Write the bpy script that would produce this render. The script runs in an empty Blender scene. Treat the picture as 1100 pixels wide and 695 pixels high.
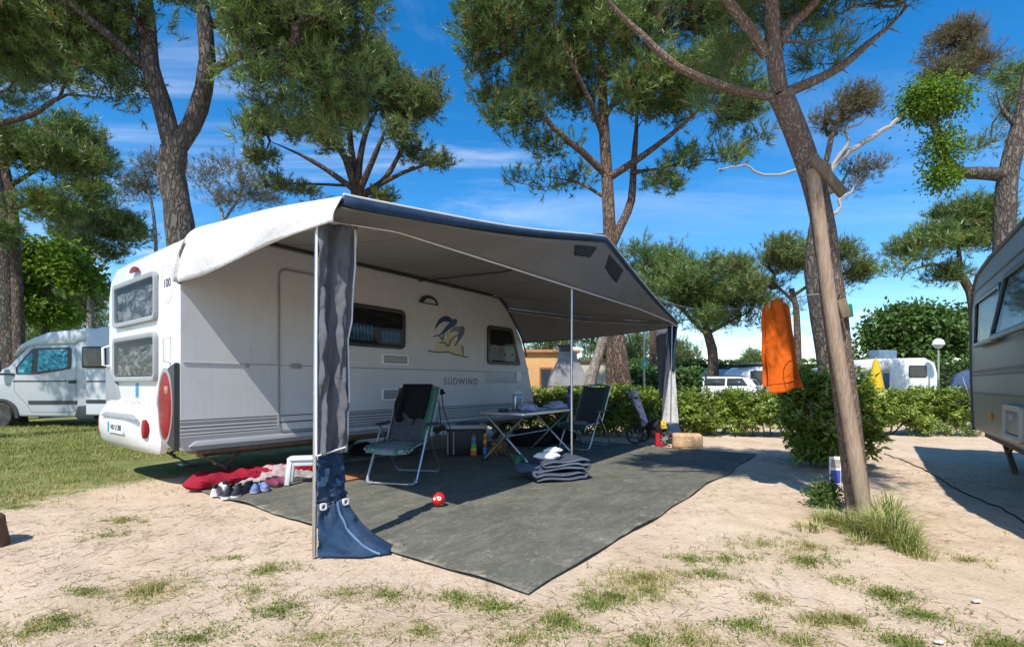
import bpy, bmesh, math, random
import numpy as np
from mathutils import Vector, Matrix, noise
random.seed(7)
RNG = np.random.default_rng(11)
C = bpy.context.scene.collection
SC = bpy.context.scene
PI = math.pi
R = math.radians

# ------------------------------------------------------------------ camera survey of the photograph
CAM_H, FOC, PX0, HOR = 1.12, 520.0, 550.0, 412.0
def P(px, py, y):            # the point of the place seen at a pixel, y metres away
    return Vector(((px - PX0) / FOC * y, y, CAM_H + (HOR - py) / FOC * y))
def G(px, py):               # ground point
    y = CAM_H * FOC / (py - HOR)
    return Vector(((px - PX0) / FOC * y, y, 0))
class Frame:                 # a yawed local frame on the ground
    def __init__(s, o, yaw):
        s.o = Vector((o[0], o[1], 0)); s.yaw = yaw
        s.c, s.s = math.cos(yaw), math.sin(yaw)
    def L(s, w):
        d = Vector(w) - s.o
        return Vector((d.x * s.c + d.y * s.s, -d.x * s.s + d.y * s.c, d.z))
    def W(s, l):
        return Vector((s.o.x + l[0] * s.c - l[1] * s.s, s.o.y + l[0] * s.s + l[1] * s.c, l[2] if len(l) > 2 else 0))
    def hit(s, px, py, axis, val):      # where the pixel's sight line meets the local plane axis = val
        a = s.L((0, 0, CAM_H)); b = s.L(P(px, py, 1.0)); d = b - a
        t = (val - a[axis]) / d[axis]
        return a + d * t
YAW = math.atan2(.802, .597)
CV = Frame((-3.36, 4.86), YAW)          # caravan: x along its length, y away from us, z up
NV = Frame((6.58, 6.90), YAW)           # the neighbour's caravan

# ------------------------------------------------------------------ object bookkeeping
def thing(name, label, cat, loc=(0, 0, 0), rotz=0, group=None):
    o = bpy.data.objects.new(name, None); C.objects.link(o)
    o.empty_display_size = .1
    o.location = loc; o.rotation_euler = (0, 0, rotz)
    o['label'] = label; o['category'] = cat
    if group: o['group'] = group
    return o
def tag(o, label=None, cat=None, group=None, kind=None):
    if label: o['label'] = label
    if cat: o['category'] = cat
    if group: o['group'] = group
    if kind: o['kind'] = kind
    return o
def copy_tree(o, parent=None):
    c = o.copy(); C.objects.link(c); c.parent = parent
    for ch in list(o.children): copy_tree(ch, c)
    return c

# ------------------------------------------------------------------ mesh builder
def rrect(cx, cy, w, h, r, n=5):
    out = []
    for qx, qy, a0 in ((1, -1, -90), (1, 1, 0), (-1, 1, 90), (-1, -1, 180)):
        for k in range(n + 1):
            a = R(a0 + 90 * k / n)
            out.append((cx + qx * (w / 2 - r) + r * math.cos(a), cy + qy * (h / 2 - r) + r * math.sin(a)))
    return out
class MB:
    def __init__(s): s.v = []; s.f = []; s.m = []
    def add(s, vs, fs, mi=0):
        b = len(s.v); s.v += [tuple(v) for v in vs]
        for f in fs: s.f.append(tuple(b + i for i in f)); s.m.append(mi)
        return s
    def box(s, c, size, rot=None, mi=0, taper=1):
        hx, hy, hz = (d / 2 for d in size); c = Vector(c); vs = []
        for z in (-1, 1):
            t = taper if z > 0 else 1
            for x, y in ((-1, -1), (1, -1), (1, 1), (-1, 1)):
                v = Vector((x * hx * t, y * hy * t, z * hz))
                vs.append(c + (rot @ v if rot else v))
        return s.add(vs, [(3, 2, 1, 0), (4, 5, 6, 7), (0, 1, 5, 4), (1, 2, 6, 5), (2, 3, 7, 6), (3, 0, 4, 7)], mi)
    def bar(s, a, b, w, h, up=(0, 0, 1), mi=0):
        a, b = Vector(a), Vector(b); z = (b - a); L = z.length; z.normalize()
        u = Vector(up); x = u.cross(z)
        if x.length < 1e-4: x = Vector((1, 0, 0)).cross(z)
        x.normalize(); y = z.cross(x)
        return s.box((a + b) / 2, (w, h, L), Matrix((x, y, z)).transposed(), mi)
    def tube(s, pts, r, n=8, cap=True, closed=False, mi=0):
        pts = [Vector(p) for p in pts]; m = len(pts)
        rs = r if hasattr(r, '__len__') else [r] * m
        vs = []; X = None
        for i, p in enumerate(pts):
            if closed: t = pts[(i + 1) % m] - pts[i - 1]
            else: t = pts[min(i + 1, m - 1)] - pts[max(i - 1, 0)]
            if t.length < 1e-9: t = Vector((0, 0, 1))
            t.normalize()
            if X is None: X = t.orthogonal().normalized()
            else:
                X = X - t * X.dot(t)
                X = X.normalized() if X.length > 1e-6 else t.orthogonal().normalized()
            Y = t.cross(X)
            for k in range(n):
                a = 2 * PI * k / n
                vs.append(p + (X * math.cos(a) + Y * math.sin(a)) * rs[i])
        fs = []
        for i in range(m if closed else m - 1):
            j = (i + 1) % m
            for k in range(n):
                q = (k + 1) % n
                fs.append((i * n + k, i * n + q, j * n + q, j * n + k))
        if cap and not closed:
            fs.append(tuple(range(n - 1, -1, -1))); fs.append(tuple((m - 1) * n + k for k in range(n)))
        return s.add(vs, fs, mi)
    def lathe(s, prof, c=(0, 0, 0), n=24, rot=None, mi=0):
        c = Vector(c); vs = []; fs = []
        for r, z in prof:
            for k in range(n):
                a = 2 * PI * k / n; v = Vector((r * math.cos(a), r * math.sin(a), z))
                vs.append(c + (rot @ v if rot else v))
        m = len(prof)
        for i in range(m - 1):
            for k in range(n):
                q = (k + 1) % n; fs.append((i * n + k, i * n + q, (i + 1) * n + q, (i + 1) * n + k))
        fs.append(tuple(range(n - 1, -1, -1))); fs.append(tuple((m - 1) * n + k for k in range(n)))
        return s.add(vs, fs, mi)
    def prism(s, poly, fn, d0, d1, mi=0):
        n = len(poly)
        vs = [fn(a, b, d0) for a, b in poly] + [fn(a, b, d1) for a, b in poly]
        fs = [tuple(range(n - 1, -1, -1)), tuple(range(n, 2 * n))]
        fs += [(k, (k + 1) % n, n + (k + 1) % n, n + k) for k in range(n)]
        return s.add(vs, fs, mi)
    def ring(s, po, pi, fn, d0, d1, mi=0, din=None):
        n = len(po); di = d1 if din is None else din
        vs = [fn(a, b, d0) for a, b in po] + [fn(a, b, d1) for a, b in po] + [fn(a, b, d0) for a, b in pi] + [fn(a, b, di) for a, b in pi]
        fs = []
        for k in range(n):
            q = (k + 1) % n
            fs += [(k, q, n + q, n + k), (n + k, n + q, 3 * n + q, 3 * n + k), (3 * n + k, 3 * n + q, 2 * n + q, 2 * n + k), (2 * n + k, 2 * n + q, q, k)]
        return s.add(vs, fs, mi)
    def grid(s, fn, nu, nv, mi=0):
        vs = [fn(i / nu, j / nv) for i in range(nu + 1) for j in range(nv + 1)]
        w = nv + 1
        return s.add(vs, [(i * w + j, (i + 1) * w + j, (i + 1) * w + j + 1, i * w + j + 1) for i in range(nu) for j in range(nv)], mi)
    def rings(s, secs, cap=True, mi=0):      # loft through closed sections of equal count
        n = len(secs[0]); vs = [v for sec in secs for v in sec]; fs = []
        for i in range(len(secs) - 1):
            for k in range(n):
                q = (k + 1) % n; fs.append((i * n + k, i * n + q, (i + 1) * n + q, (i + 1) * n + k))
        if cap:
            fs.append(tuple(range(n - 1, -1, -1))); fs.append(tuple((len(secs) - 1) * n + k for k in range(n)))
        return s.add(vs, fs, mi)
    def blob(s, c, size, seed=0, amp=.15, freq=2.0, flat=True, sub=3, mi=0):
        bm = bmesh.new(); bmesh.ops.create_icosphere(bm, subdivisions=sub, radius=1)
        vs = []; o = Vector((seed * 3.1, seed * 1.7, seed * .9))
        for v in bm.verts:
            d = v.co.normalized(); k = 1 + amp * noise.noise(d * freq + o) * 2 + amp * .5 * noise.noise(d * freq * 2.7 + o)
            q = Vector((d.x * size[0], d.y * size[1], d.z * size[2])) * k
            if flat and q.z < -size[2] * .6: q.z = -size[2] * .6
            vs.append(Vector(c) + q)
        fs = [tuple(v.index for v in f.verts) for f in bm.faces]
        bm.free(); return s.add(vs, fs, mi)
    def build(s, name, mats, parent=None, smooth=True, bevel=0, seg=2, solid=0, angle=35, recalc=True, offset=0):
        me = bpy.data.meshes.new(name); me.from_pydata(s.v, [], s.f)
        if not isinstance(mats, (list, tuple)): mats = [mats]
        for m in mats: me.materials.append(m)
        me.polygons.foreach_set('material_index', s.m)
        if recalc or bevel:
            bm = bmesh.new(); bm.from_mesh(me)
            if recalc: bmesh.ops.recalc_face_normals(bm, faces=bm.faces)
            if bevel:
                es = [e for e in bm.edges if len(e.link_faces) == 2 and e.calc_face_angle(0) > R(angle)]
                bmesh.ops.bevel(bm, geom=es, offset=bevel, segments=seg, profile=.5, affect='EDGES', clamp_overlap=True)
            bm.to_mesh(me); bm.free()
        if smooth:
            me.polygons.foreach_set('use_smooth', [True] * len(me.polygons))
            me.set_sharp_from_angle(angle=R(40))
        o = bpy.data.objects.new(name, me); C.objects.link(o)
        if parent: o.parent = parent
        if solid:
            md = o.modifiers.new('thick', 'SOLIDIFY'); md.thickness = solid; md.offset = offset
        return o
def np_mesh(name, verts, faces, mats, parent=None, attrs=None, smooth=False):
    """faces: (n,k) integer array; attrs: {name: per-face floats}"""
    me = bpy.data.meshes.new(name); nf, k = faces.shape
    me.vertices.add(len(verts)); me.vertices.foreach_set('co', np.asarray(verts, dtype=np.float32).ravel())
    me.loops.add(nf * k); me.loops.foreach_set('vertex_index', faces.astype(np.int32).ravel())
    me.polygons.add(nf); me.polygons.foreach_set('loop_start', np.arange(nf, dtype=np.int32) * k)
    me.update(calc_edges=True)
    if not isinstance(mats, (list, tuple)): mats = [mats]
    for m in mats: me.materials.append(m)
    for an, av in (attrs or {}).items():
        dom = 'FACE' if len(av) == nf else 'POINT'
        a = me.attributes.new(an, 'FLOAT', dom); a.data.foreach_set('value', np.asarray(av, dtype=np.float32))
    if smooth: me.polygons.foreach_set('use_smooth', np.ones(nf, dtype=bool))
    me.validate(); me.update()
    o = bpy.data.objects.new(name, me); C.objects.link(o)
    if parent: o.parent = parent
    return o
def text_part(name, s, size, mat, parent, mtx, extrude=.0015, spacing=1.0, align='CENTER'):
    cu = bpy.data.curves.new(name, 'FONT'); cu.body = s; cu.size = size; cu.extrude = extrude
    cu.space_character = spacing; cu.align_x = align; cu.align_y = 'CENTER'
    t = bpy.data.objects.new(name, cu); C.objects.link(t)
    bpy.context.view_layer.update()
    me = bpy.data.meshes.new_from_object(t.evaluated_get(bpy.context.evaluated_depsgraph_get()))
    bpy.data.objects.remove(t)
    me.transform(mtx); me.materials.clear(); me.materials.append(mat)
    o = bpy.data.objects.new(name, me); C.objects.link(o); o.parent = parent
    return o

# ------------------------------------------------------------------ materials
class NT:
    def __init__(s, name):
        s.mat = bpy.data.materials.new(name); s.mat.use_nodes = True
        s.t = s.mat.node_tree; s.b = s.t.nodes['Principled BSDF']; s.o = s.t.nodes['Material Output']
        s.tc = s.n('ShaderNodeTexCoord')
    def n(s, kind, **kw):
        nd = s.t.nodes.new(kind)
        for k, v in kw.items():
            if hasattr(nd, k) and k not in nd.inputs: setattr(nd, k, v)
            else: nd.inputs[k].default_value = v
        return nd
    def l(s, a, b): s.t.links.new(a, b)
    def coords(s, scale=(1, 1, 1), space='Object', rot=(0, 0, 0)):
        m = s.n('ShaderNodeMapping'); m.inputs['Scale'].default_value = scale; m.inputs['Rotation'].default_value = rot
        s.l(s.tc.outputs[space], m.inputs['Vector']); return m.outputs[0]
    def noise(s, scale, detail=4, rough=.55, co=None, dist=0):
        nd = s.n('ShaderNodeTexNoise'); nd.inputs['Scale'].default_value = scale; nd.inputs['Detail'].default_value = detail
        nd.inputs['Roughness'].default_value = rough; nd.inputs['Distortion'].default_value = dist
        s.l(co if co is not None else s.coords(), nd.inputs['Vector']); return nd.outputs['Fac']
    def ramp(s, fac, stops, interp='LINEAR'):
        r = s.n('ShaderNodeValToRGB'); e = r.color_ramp.elements; r.color_ramp.interpolation = interp
        while len(e) < len(stops): e.new(.5)
        for el, (p, c) in zip(e, stops):
            el.position = p; el.color = (c[0], c[1], c[2], 1) if hasattr(c, '__len__') else (c, c, c, 1)
        s.l(fac, r.inputs['Fac']); return r.outputs['Color']
    def mix(s, fac, a, b, blend='MIX'):
        m = s.n('ShaderNodeMix', data_type='RGBA', blend_type=blend)
        for sock, v in ((m.inputs['Factor'], fac), (m.inputs['A'], a), (m.inputs['B'], b)):
            pass
        fi = m.inputs[0]; ai = [i for i in m.inputs if i.name == 'A' and i.type == 'RGBA'][0]; bi = [i for i in m.inputs if i.name == 'B' and i.type == 'RGBA'][0]
        for sock, v in ((fi, fac), (ai, a), (bi, b)):
            if isinstance(v, bpy.types.NodeSocket): s.l(v, sock)
            elif hasattr(v, '__len__'): sock.default_value = (v[0], v[1], v[2], 1)
            else: sock.default_value = v
        return [o for o in m.outputs if o.type == 'RGBA'][0]
    def math(s, op, a, b=0.0, clamp=False):
        m = s.n('ShaderNodeMath', operation=op); m.use_clamp = clamp
        for i, v in enumerate((a, b)):
            if isinstance(v, bpy.types.NodeSocket): s.l(v, m.inputs[i])
            else: m.inputs[i].default_value = v
        return m.outputs[0]
    def bump(s, h, strength=.3, dist=.01, prev=None):
        b = s.n('ShaderNodeBump'); b.inputs['Strength'].default_value = strength; b.inputs['Distance'].default_value = dist
        s.l(h, b.inputs['Height'])
        if prev is not None: s.l(prev, b.inputs['Normal'])
        s.l(b.outputs[0], s.b.inputs['Normal']); return b.outputs[0]
    def color(s, c):
        if isinstance(c, bpy.types.NodeSocket): s.l(c, s.b.inputs['Base Color'])
        else: s.b.inputs['Base Color'].default_value = (c[0], c[1], c[2], 1)
    def set(s, **kw):
        for k, v in kw.items(): s.b.inputs[k.replace('_', ' ')].default_value = v
def sc(c, k): return (c[0] * k, c[1] * k, c[2] * k)
def M(name, col, rough=.55, metal=0, var=.12, vs=4, bump=0, bs=80, bd=.002, coat=0, stretch=(1, 1, 1), dirt=0, dirtcol=(.3, .24, .17), sheen=0):
    t = NT(name); co = t.coords(stretch)
    c = t.ramp(t.noise(vs, 5, .6, co), [(.25, sc(col, 1 - var)), (.75, sc(col, 1 + var))])
    if dirt: c = t.mix(t.ramp(t.noise(vs * 2.3, 6, .65), [(.5, 0), (.75, dirt)]), c, dirtcol)
    t.color(c); t.set(Roughness=rough, Metallic=metal)
    if coat: t.b.inputs['Coat Weight'].default_value = coat
    if bump: t.bump(t.noise(bs, 3, .5, co), bump, bd)
    return t.mat
def fabric(name, col, var=.12, trans=.0, wr=.5, rough=.85, weave=900, dirt=0):
    t = NT(name)
    c = t.ramp(t.noise(3, 5, .6), [(.25, sc(col, 1 - var)), (.75, sc(col, 1 + var))])
    if dirt: c = t.mix(t.ramp(t.noise(6, 6, .65), [(.5, 0), (.8, dirt)]), c, (.3, .24, .17))
    t.color(c); t.set(Roughness=rough); t.b.inputs['Specular IOR Level'].default_value = .25
    b1 = t.bump(t.noise(7, 4, .6, None, 1.2), wr, .03)
    if trans:
        tr = t.n('ShaderNodeBsdfTranslucent'); t.l(c, tr.inputs['Color'])
        m = t.n('ShaderNodeMixShader'); m.inputs[0].default_value = trans
        t.l(t.b.outputs[0], m.inputs[1]); t.l(tr.outputs[0], m.inputs[2]); t.l(m.outputs[0], t.o.inputs['Surface'])
    return t.mat
def leafmat(name, c_dark, c_light, c_old, trans=.35, rough=.5):
    t = NT(name); a = t.n('ShaderNodeAttribute', attribute_name='tint')
    c = t.ramp(a.outputs['Fac'], [(0, c_old), (.08, c_dark), (1, c_light)])
    t.color(c); t.set(Roughness=rough); t.b.inputs['Specular IOR Level'].default_value = .35
    tr = t.n('ShaderNodeBsdfTranslucent'); t.l(t.mix(1.0, c, (1.3, 1.25, .6), 'MULTIPLY'), tr.inputs['Color'])
    m = t.n('ShaderNodeMixShader'); m.inputs[0].default_value = trans
    t.l(t.b.outputs[0], m.inputs[1]); t.l(tr.outputs[0], m.inputs[2]); t.l(m.outputs[0], t.o.inputs['Surface'])
    return t.mat
def bark(name, c_plate, c_crack, c_alt, s=1.0, bumpd=.03):
    t = NT(name); co = t.coords((15 * s, 15 * s, 4.2 * s))
    nz = t.n('ShaderNodeTexNoise'); nz.inputs['Scale'].default_value = .8; nz.inputs['Detail'].default_value = 3
    t.l(co, nz.inputs['Vector'])
    vm = t.n('ShaderNodeVectorMath', operation='MULTIPLY_ADD')
    t.l(nz.outputs['Color'], vm.inputs[0]); vm.inputs[1].default_value = (2.6, 2.6, 2.6); t.l(co, vm.inputs[2])
    v = t.n('ShaderNodeTexVoronoi', feature='DISTANCE_TO_EDGE'); v.inputs['Scale'].default_value = 1; t.l(vm.outputs[0], v.inputs['Vector'])
    v2 = t.n('ShaderNodeTexVoronoi', feature='F1'); v2.inputs['Scale'].default_value = 1; t.l(vm.outputs[0], v2.inputs['Vector'])
    plate = t.mix(t.ramp(t.noise(2.2, 5, .6), [(.35, 0), (.65, 1)]), c_plate, c_alt)
    vs_ = t.n('ShaderNodeSeparateColor'); t.l(v2.outputs['Color'], vs_.inputs[0])
    plate = t.mix(t.ramp(vs_.outputs[0], [(0, 0), (1, .55)]), plate, sc(c_plate, .6))
    fine = t.noise(60, 4, .7, t.coords((1, 1, .35)))
    plate = t.mix(t.ramp(fine, [(.3, .0), (.7, .45)]), plate, sc(c_plate, .55))
    edge = t.ramp(t.math('ADD', v.outputs['Distance'], t.math('MULTIPLY', t.math('SUBTRACT', fine, .5), .22)), [(.01, .0), (.22, 1)])
    t.color(t.mix(edge, t.mix(.35, c_crack, plate), plate)); t.set(Roughness=.9); t.b.inputs['Specular IOR Level'].default_value = .15
    h = t.math('ADD', t.math('MULTIPLY', t.ramp(v.outputs['Distance'], [(0, 0), (.22, 1)]), 1.0), t.math('MULTIPLY', fine, .35))
    t.bump(h, .9, bumpd); return t.mat
def tinted_glass(name, col=(.02, .024, .026), alpha=.3, rough=.03):
    t = NT(name); t.color(col); t.set(Roughness=rough)
    g = t.n('ShaderNodeBsdfTransparent'); g.inputs[0].default_value = (.84, .87, .88, 1)
    m = t.n('ShaderNodeMixShader'); m.inputs[0].default_value = alpha
    t.l(g.outputs[0], m.inputs[1]); t.l(t.b.outputs[0], m.inputs[2]); t.l(m.outputs[0], t.o.inputs['Surface'])
    return t.mat
MT = {}
MT['white_gel'] = M('white_gelcoat', (.70, .70, .69), .28, var=.03, vs=2, dirt=.12, coat=.2)
MT['white_plastic'] = M('white_plastic', (.78, .78, .77), .4, var=.04)
MT['grey_plastic'] = M('grey_plastic', (.26, .27, .28), .5, var=.08, bump=.15, bs=300)
MT['dark_plastic'] = M('dark_plastic', (.035, .036, .038), .45, var=.15)
MT['rubber'] = M('black_rubber', (.025, .025, .025), .8, var=.2, dirt=.3)
MT['frame_grey'] = M('window_frame_grey', (.3, .31, .32), .45, var=.06)
MT['frame_black'] = M('window_frame_black', (.03, .028, .026), .35, var=.1)
MT['alu'] = M('aluminium_tube', (.6, .61, .63), .35, 1, var=.06, vs=8)
MT['steel'] = M('galvanised_steel', (.42, .41, .39), .5, .8, var=.2, vs=10)
MT['rust'] = M('rusty_brown_steel', (.16, .11, .08), .75, .3, var=.35, vs=14)
MT['black_inside'] = M('dark_interior', (.012, .012, .012), .8, var=.2)
MT['glass'] = tinted_glass('tinted_acrylic')
MT['glass_dark'] = tinted_glass('dark_acrylic', (.015, .016, .018), .8)
MT['red_lens'] = M('red_lens', (.22, .001, .005), .4, var=.5, vs=16, coat=.0, bump=.4, bs=90, bd=.004)
MT['clear_lens'] = M('clear_lens', (.42, .16, .11), .2, var=.1, vs=20)
MT['amber'] = M('amber_reflector', (.75, .25, .02), .2)
MT['blue_sticker'] = M('blue_sticker', (.02, .22, .5), .4)
MT['ink'] = M('dark_print', (.06, .07, .085), .5)
MT['faint_ink'] = M('faint_grey_print', (.55, .55, .56), .4)
MT['plate_white'] = M('plate_white', (.75, .75, .73), .4)
def side_alu(name, base, stripe, stripes):     # hammered sheet with printed stripes at given heights
    t = NT(name)
    c = t.ramp(t.noise(1.6, 5, .6), [(.3, sc(base, .95)), (.7, sc(base, 1.03))])
    sep = t.n('ShaderNodeSeparateXYZ'); t.l(t.tc.outputs['Object'], sep.inputs[0])
    for z0, z1, col in stripes:
        k = t.math('MULTIPLY', t.math('GREATER_THAN', sep.outputs['Z'], z0), t.math('LESS_THAN', sep.outputs['Z'], z1))
        c = t.mix(k, c, col)
    c = t.mix(t.ramp(t.noise(5, 6, .7), [(.5, 0), (.8, .2)]), c, (.35, .3, .24))
    c = t.mix(t.ramp(t.noise(3, 5, .7, t.coords((9, 9, .5))), [(.52, 0), (.75, .22)]), c, (.27, .25, .22))
    t.color(c); t.set(Roughness=.42)
    v = t.n('ShaderNodeTexVoronoi', feature='SMOOTH_F1'); v.inputs['Scale'].default_value = 95; t.l(t.coords(), v.inputs['Vector'])
    t.bump(v.outputs['Distance'], .22, .003); return t.mat
def striped_cloth(name, stops, axis='X', scale=1.0, off=0.0, pattern=0, pcol=(.4, .45, .4)):
    t = NT(name); sep = t.n('ShaderNodeSeparateXYZ'); t.l(t.tc.outputs['Object'], sep.inputs[0])
    x = t.math('ADD', t.math('MULTIPLY', sep.outputs[axis], scale), off)
    c = t.ramp(x, stops, 'CONSTANT')
    if pattern: c = t.mix(t.ramp(t.noise(26, 4, .7, None, 2), [(.52, 0), (.56, pattern)]), c, pcol)
    t.color(c); t.set(Roughness=.85); t.bump(t.noise(300, 2), .3, .002); return t.mat
# ------------------------------------------------------------------ camera, sun, sky
cam = bpy.data.cameras.new('camera'); cam.sensor_width = 36; cam.lens = FOC / 1100 * 36
cam.shift_y = (HOR - 347.5) / 1100; cam.clip_start = .05; cam.clip_end = 2000
co = bpy.data.objects.new('camera', cam); C.objects.link(co)
co.location = (0, 0, CAM_H); co.rotation_euler = (PI / 2, 0, 0); SC.camera = co
EL = R(52); SUNX, SUNY = -.357, -.934
to_sun = Vector((SUNX * math.cos(EL), SUNY * math.cos(EL), math.sin(EL)))
sl = bpy.data.lights.new('sun', 'SUN'); sl.energy = 4.7; sl.angle = R(.5); sl.color = (1, .95, .87)
so = bpy.data.objects.new('sun', sl); C.objects.link(so)
so.rotation_euler = to_sun.to_track_quat('Z', 'Y').to_euler(); so.location = (-8, -20, 25)
SC.view_settings.view_transform = 'Standard'; SC.view_settings.look = 'None'
SC.view_settings.exposure = 0.42; SC.view_settings.gamma = 1
w = bpy.data.worlds.new('World'); SC.world = w; w.use_nodes = True
t = w.node_tree; bg = t.nodes['Background']; bg.inputs['Strength'].default_value = .148
sky = t.nodes.new('ShaderNodeTexSky'); sky.sky_type = 'NISHITA'; sky.sun_disc = False
sky.sun_elevation = EL; sky.sun_rotation = math.atan2(SUNX, SUNY) % (2 * PI)
sky.air_density = 1.0; sky.dust_density = .3; sky.ozone_density = 2.5
hs = t.nodes.new('ShaderNodeHueSaturation'); hs.inputs['Saturation'].default_value = 1.42; hs.inputs['Value'].default_value = 1.08
t.links.new(sky.outputs[0], hs.inputs['Color'])
tc = t.nodes.new('ShaderNodeTexCoord'); sx = t.nodes.new('ShaderNodeSeparateXYZ'); t.links.new(tc.outputs['Generated'], sx.inputs[0])
def wm(op, a, b=0.0, clamp=False):
    m = t.nodes.new('ShaderNodeMath'); m.operation = op; m.use_clamp = clamp
    for i, v in enumerate((a, b)):
        if isinstance(v, bpy.types.NodeSocket): t.links.new(v, m.inputs[i])
        else: m.inputs[i].default_value = v
    return m.outputs[0]
zz = wm('ADD', wm('MAXIMUM', sx.outputs['Z'], 0.0), .12)
cx = t.nodes.new('ShaderNodeCombineXYZ'); t.links.new(wm('DIVIDE', sx.outputs['X'], zz), cx.inputs[0]); t.links.new(wm('DIVIDE', sx.outputs['Y'], zz), cx.inputs[1])
mp = t.nodes.new('ShaderNodeMapping'); mp.inputs['Scale'].default_value = (.55, 1.25, 1); mp.inputs['Rotation'].default_value = (0, 0, R(-14)); mp.inputs['Location'].default_value = (.25, .4, 0)
t.links.new(cx.outputs[0], mp.inputs[0])
n1 = t.nodes.new('ShaderNodeTexNoise'); n1.inputs['Scale'].default_value = 1.1; n1.inputs['Detail'].default_value = 8; n1.inputs['Roughness'].default_value = .62; n1.inputs['Distortion'].default_value = .9
t.links.new(mp.outputs[0], n1.inputs['Vector'])
n2 = t.nodes.new('ShaderNodeTexNoise'); n2.inputs['Scale'].default_value = .45; n2.inputs['Detail'].default_value = 2
t.links.new(mp.outputs[0], n2.inputs['Vector'])
def wr(f, p0, p1):
    r = t.nodes.new('ShaderNodeMapRange'); r.interpolation_type = 'SMOOTHSTEP'
    r.inputs['From Min'].default_value = p0; r.inputs['From Max'].default_value = p1; t.links.new(f, r.inputs['Value']); return r.outputs[0]
den = wm('MULTIPLY', wr(n1.outputs['Fac'], .46, .74), wr(n2.outputs['Fac'], .38, .58))
# more cirrus to the left of the view, as in the photograph
side = wr(sx.outputs['X'], .25, -.25)
den = wm('MULTIPLY', den, wm('ADD', wm('MULTIPLY', side, .8), .2))
low = wm('MULTIPLY', wr(n1.outputs['Fac'], .42, .68), wr(sx.outputs['Z'], .22, .05))
den = wm('MAXIMUM', den, wm('MULTIPLY', low, .75))
mx = t.nodes.new('ShaderNodeMix'); mx.data_type = 'RGBA'
t.links.new(wm('MULTIPLY', den, .7, True), mx.inputs[0])
col_in = [i for i in mx.inputs if i.type == 'RGBA']; t.links.new(hs.outputs[0], col_in[0]); col_in[1].default_value = (7.2, 7.5, 7.9, 1)
t.links.new([o for o in mx.outputs if o.type == 'RGBA'][0], bg.inputs['Color'])

# ------------------------------------------------------------------ ground
def sm(a, b, x):
    k = np.clip((x - a) / (b - a), 0, 1); return k * k * (3 - 2 * k)
def vnoise(x, y, s, seed=0):       # cheap smooth value noise on arrays
    r = np.random.default_rng(seed); T = r.random((64, 64))
    x = x * s + 1000.3; y = y * s + 1000.7
    xi = np.floor(x).astype(int); yi = np.floor(y).astype(int); fx = x - xi; fy = y - yi
    fx = fx * fx * (3 - 2 * fx); fy = fy * fy * (3 - 2 * fy)
    g = lambda a, b: T[(a) % 64, (b) % 64]
    return (g(xi, yi) * (1 - fx) + g(xi + 1, yi) * fx) * (1 - fy) + (g(xi, yi + 1) * (1 - fx) + g(xi + 1, yi + 1) * fx) * fy
def fbm(x, y, s, seed=0, o=4):
    v = 0; a = .5; tot = 0
    for k in range(o): v = v + a * vnoise(x, y, s * 2 ** k, seed + k); tot += a; a *= .55
    return v / tot
def local_xy(x, y, f=CV):
    dx = x - f.o.x; dy = y - f.o.y
    return dx * f.c + dy * f.s, -dx * f.s + dy * f.c
def lawn(x, y):                    # 0 bare sand .. 1 lawn: grass at the back left, dry patches elsewhere
    d = (-x * .62 + y * .78) - 5.9 - .0 * x
    m = sm(-.3, 1.3, d + 2.1 * (fbm(x, y, .8, 3) - .5)) * sm(-1.5, -2.6, x + .25 * (y - 6))
    far = sm(12.0, 15, y + 2 * (fbm(x, y, .5, 9) - .5)) * .75
    return np.clip(np.maximum(m, far), 0, 1)
CLUMPS = [(165, 637, .22, 60), (150, 640, .12, 30), (290, 612, .16, 35), (370, 640, .15, 30), (250, 600, .1, 20), (120, 575, .2, 20), (530, 650, .18, 50), (690, 622, .22, 90), (700, 635, .18, 50), (820, 645, .12, 35), (868, 605, .16, 50), (905, 625, .12, 35), (955, 638, .13, 45), (880, 668, .1, 45), (912, 668, .07, 40), (990, 658, .13, 40), (340, 690, .2, 60), (450, 680, .14, 40), (30, 680, .18, 40), (60, 672, .1, 25), (210, 690, .2, 40), (740, 690, .15, 50), (600, 670, .14, 40), (640, 650, .12, 30),
          (780, 600, .2, 30), (760, 620, .15, 30), (1040, 602, .12, 25), (1075, 690, .14, 40), (860, 690, .14, 50), (800, 672, .12, 30), (970, 690, .12, 40), (740, 600, .15, 25), (660, 640, .18, 40), (820, 585, .25, 40), (870, 590, .2, 40), (490, 640, .12, 25), (420, 640, .15, 25), (300, 660, .15, 30), (270, 640, .15, 25), (90, 640, .1, 20), (15, 545, .25, 40), (40, 530, .4, 60), (130, 560, .2, 25), (560, 690, .2, 50), (690, 690, .15, 30)]
def patchy(x, y):                  # weedy patches on the sand in front
    p = sm(.60, .74, fbm(x, y, 1.5, 21, 5)) * sm(8.5, 3.2, y) * (1 - sm(3.6, 4.6, x))
    lx, ly = local_xy(x, y)
    m = 1 - ((lx > .1) & (lx < 6.7) & (ly > -4.25)).astype(float)
    p = p * .5
    for px_, py_, r_, k in CLUMPS:
        q = G(px_, py_); d2 = ((x - q.x) / (r_ * 1.25)) ** 2 + ((y - q.y) / r_) ** 2
        p = np.maximum(p, np.exp(-d2 * 1.1) * min(1, k / 45))
    return p * m
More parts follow.
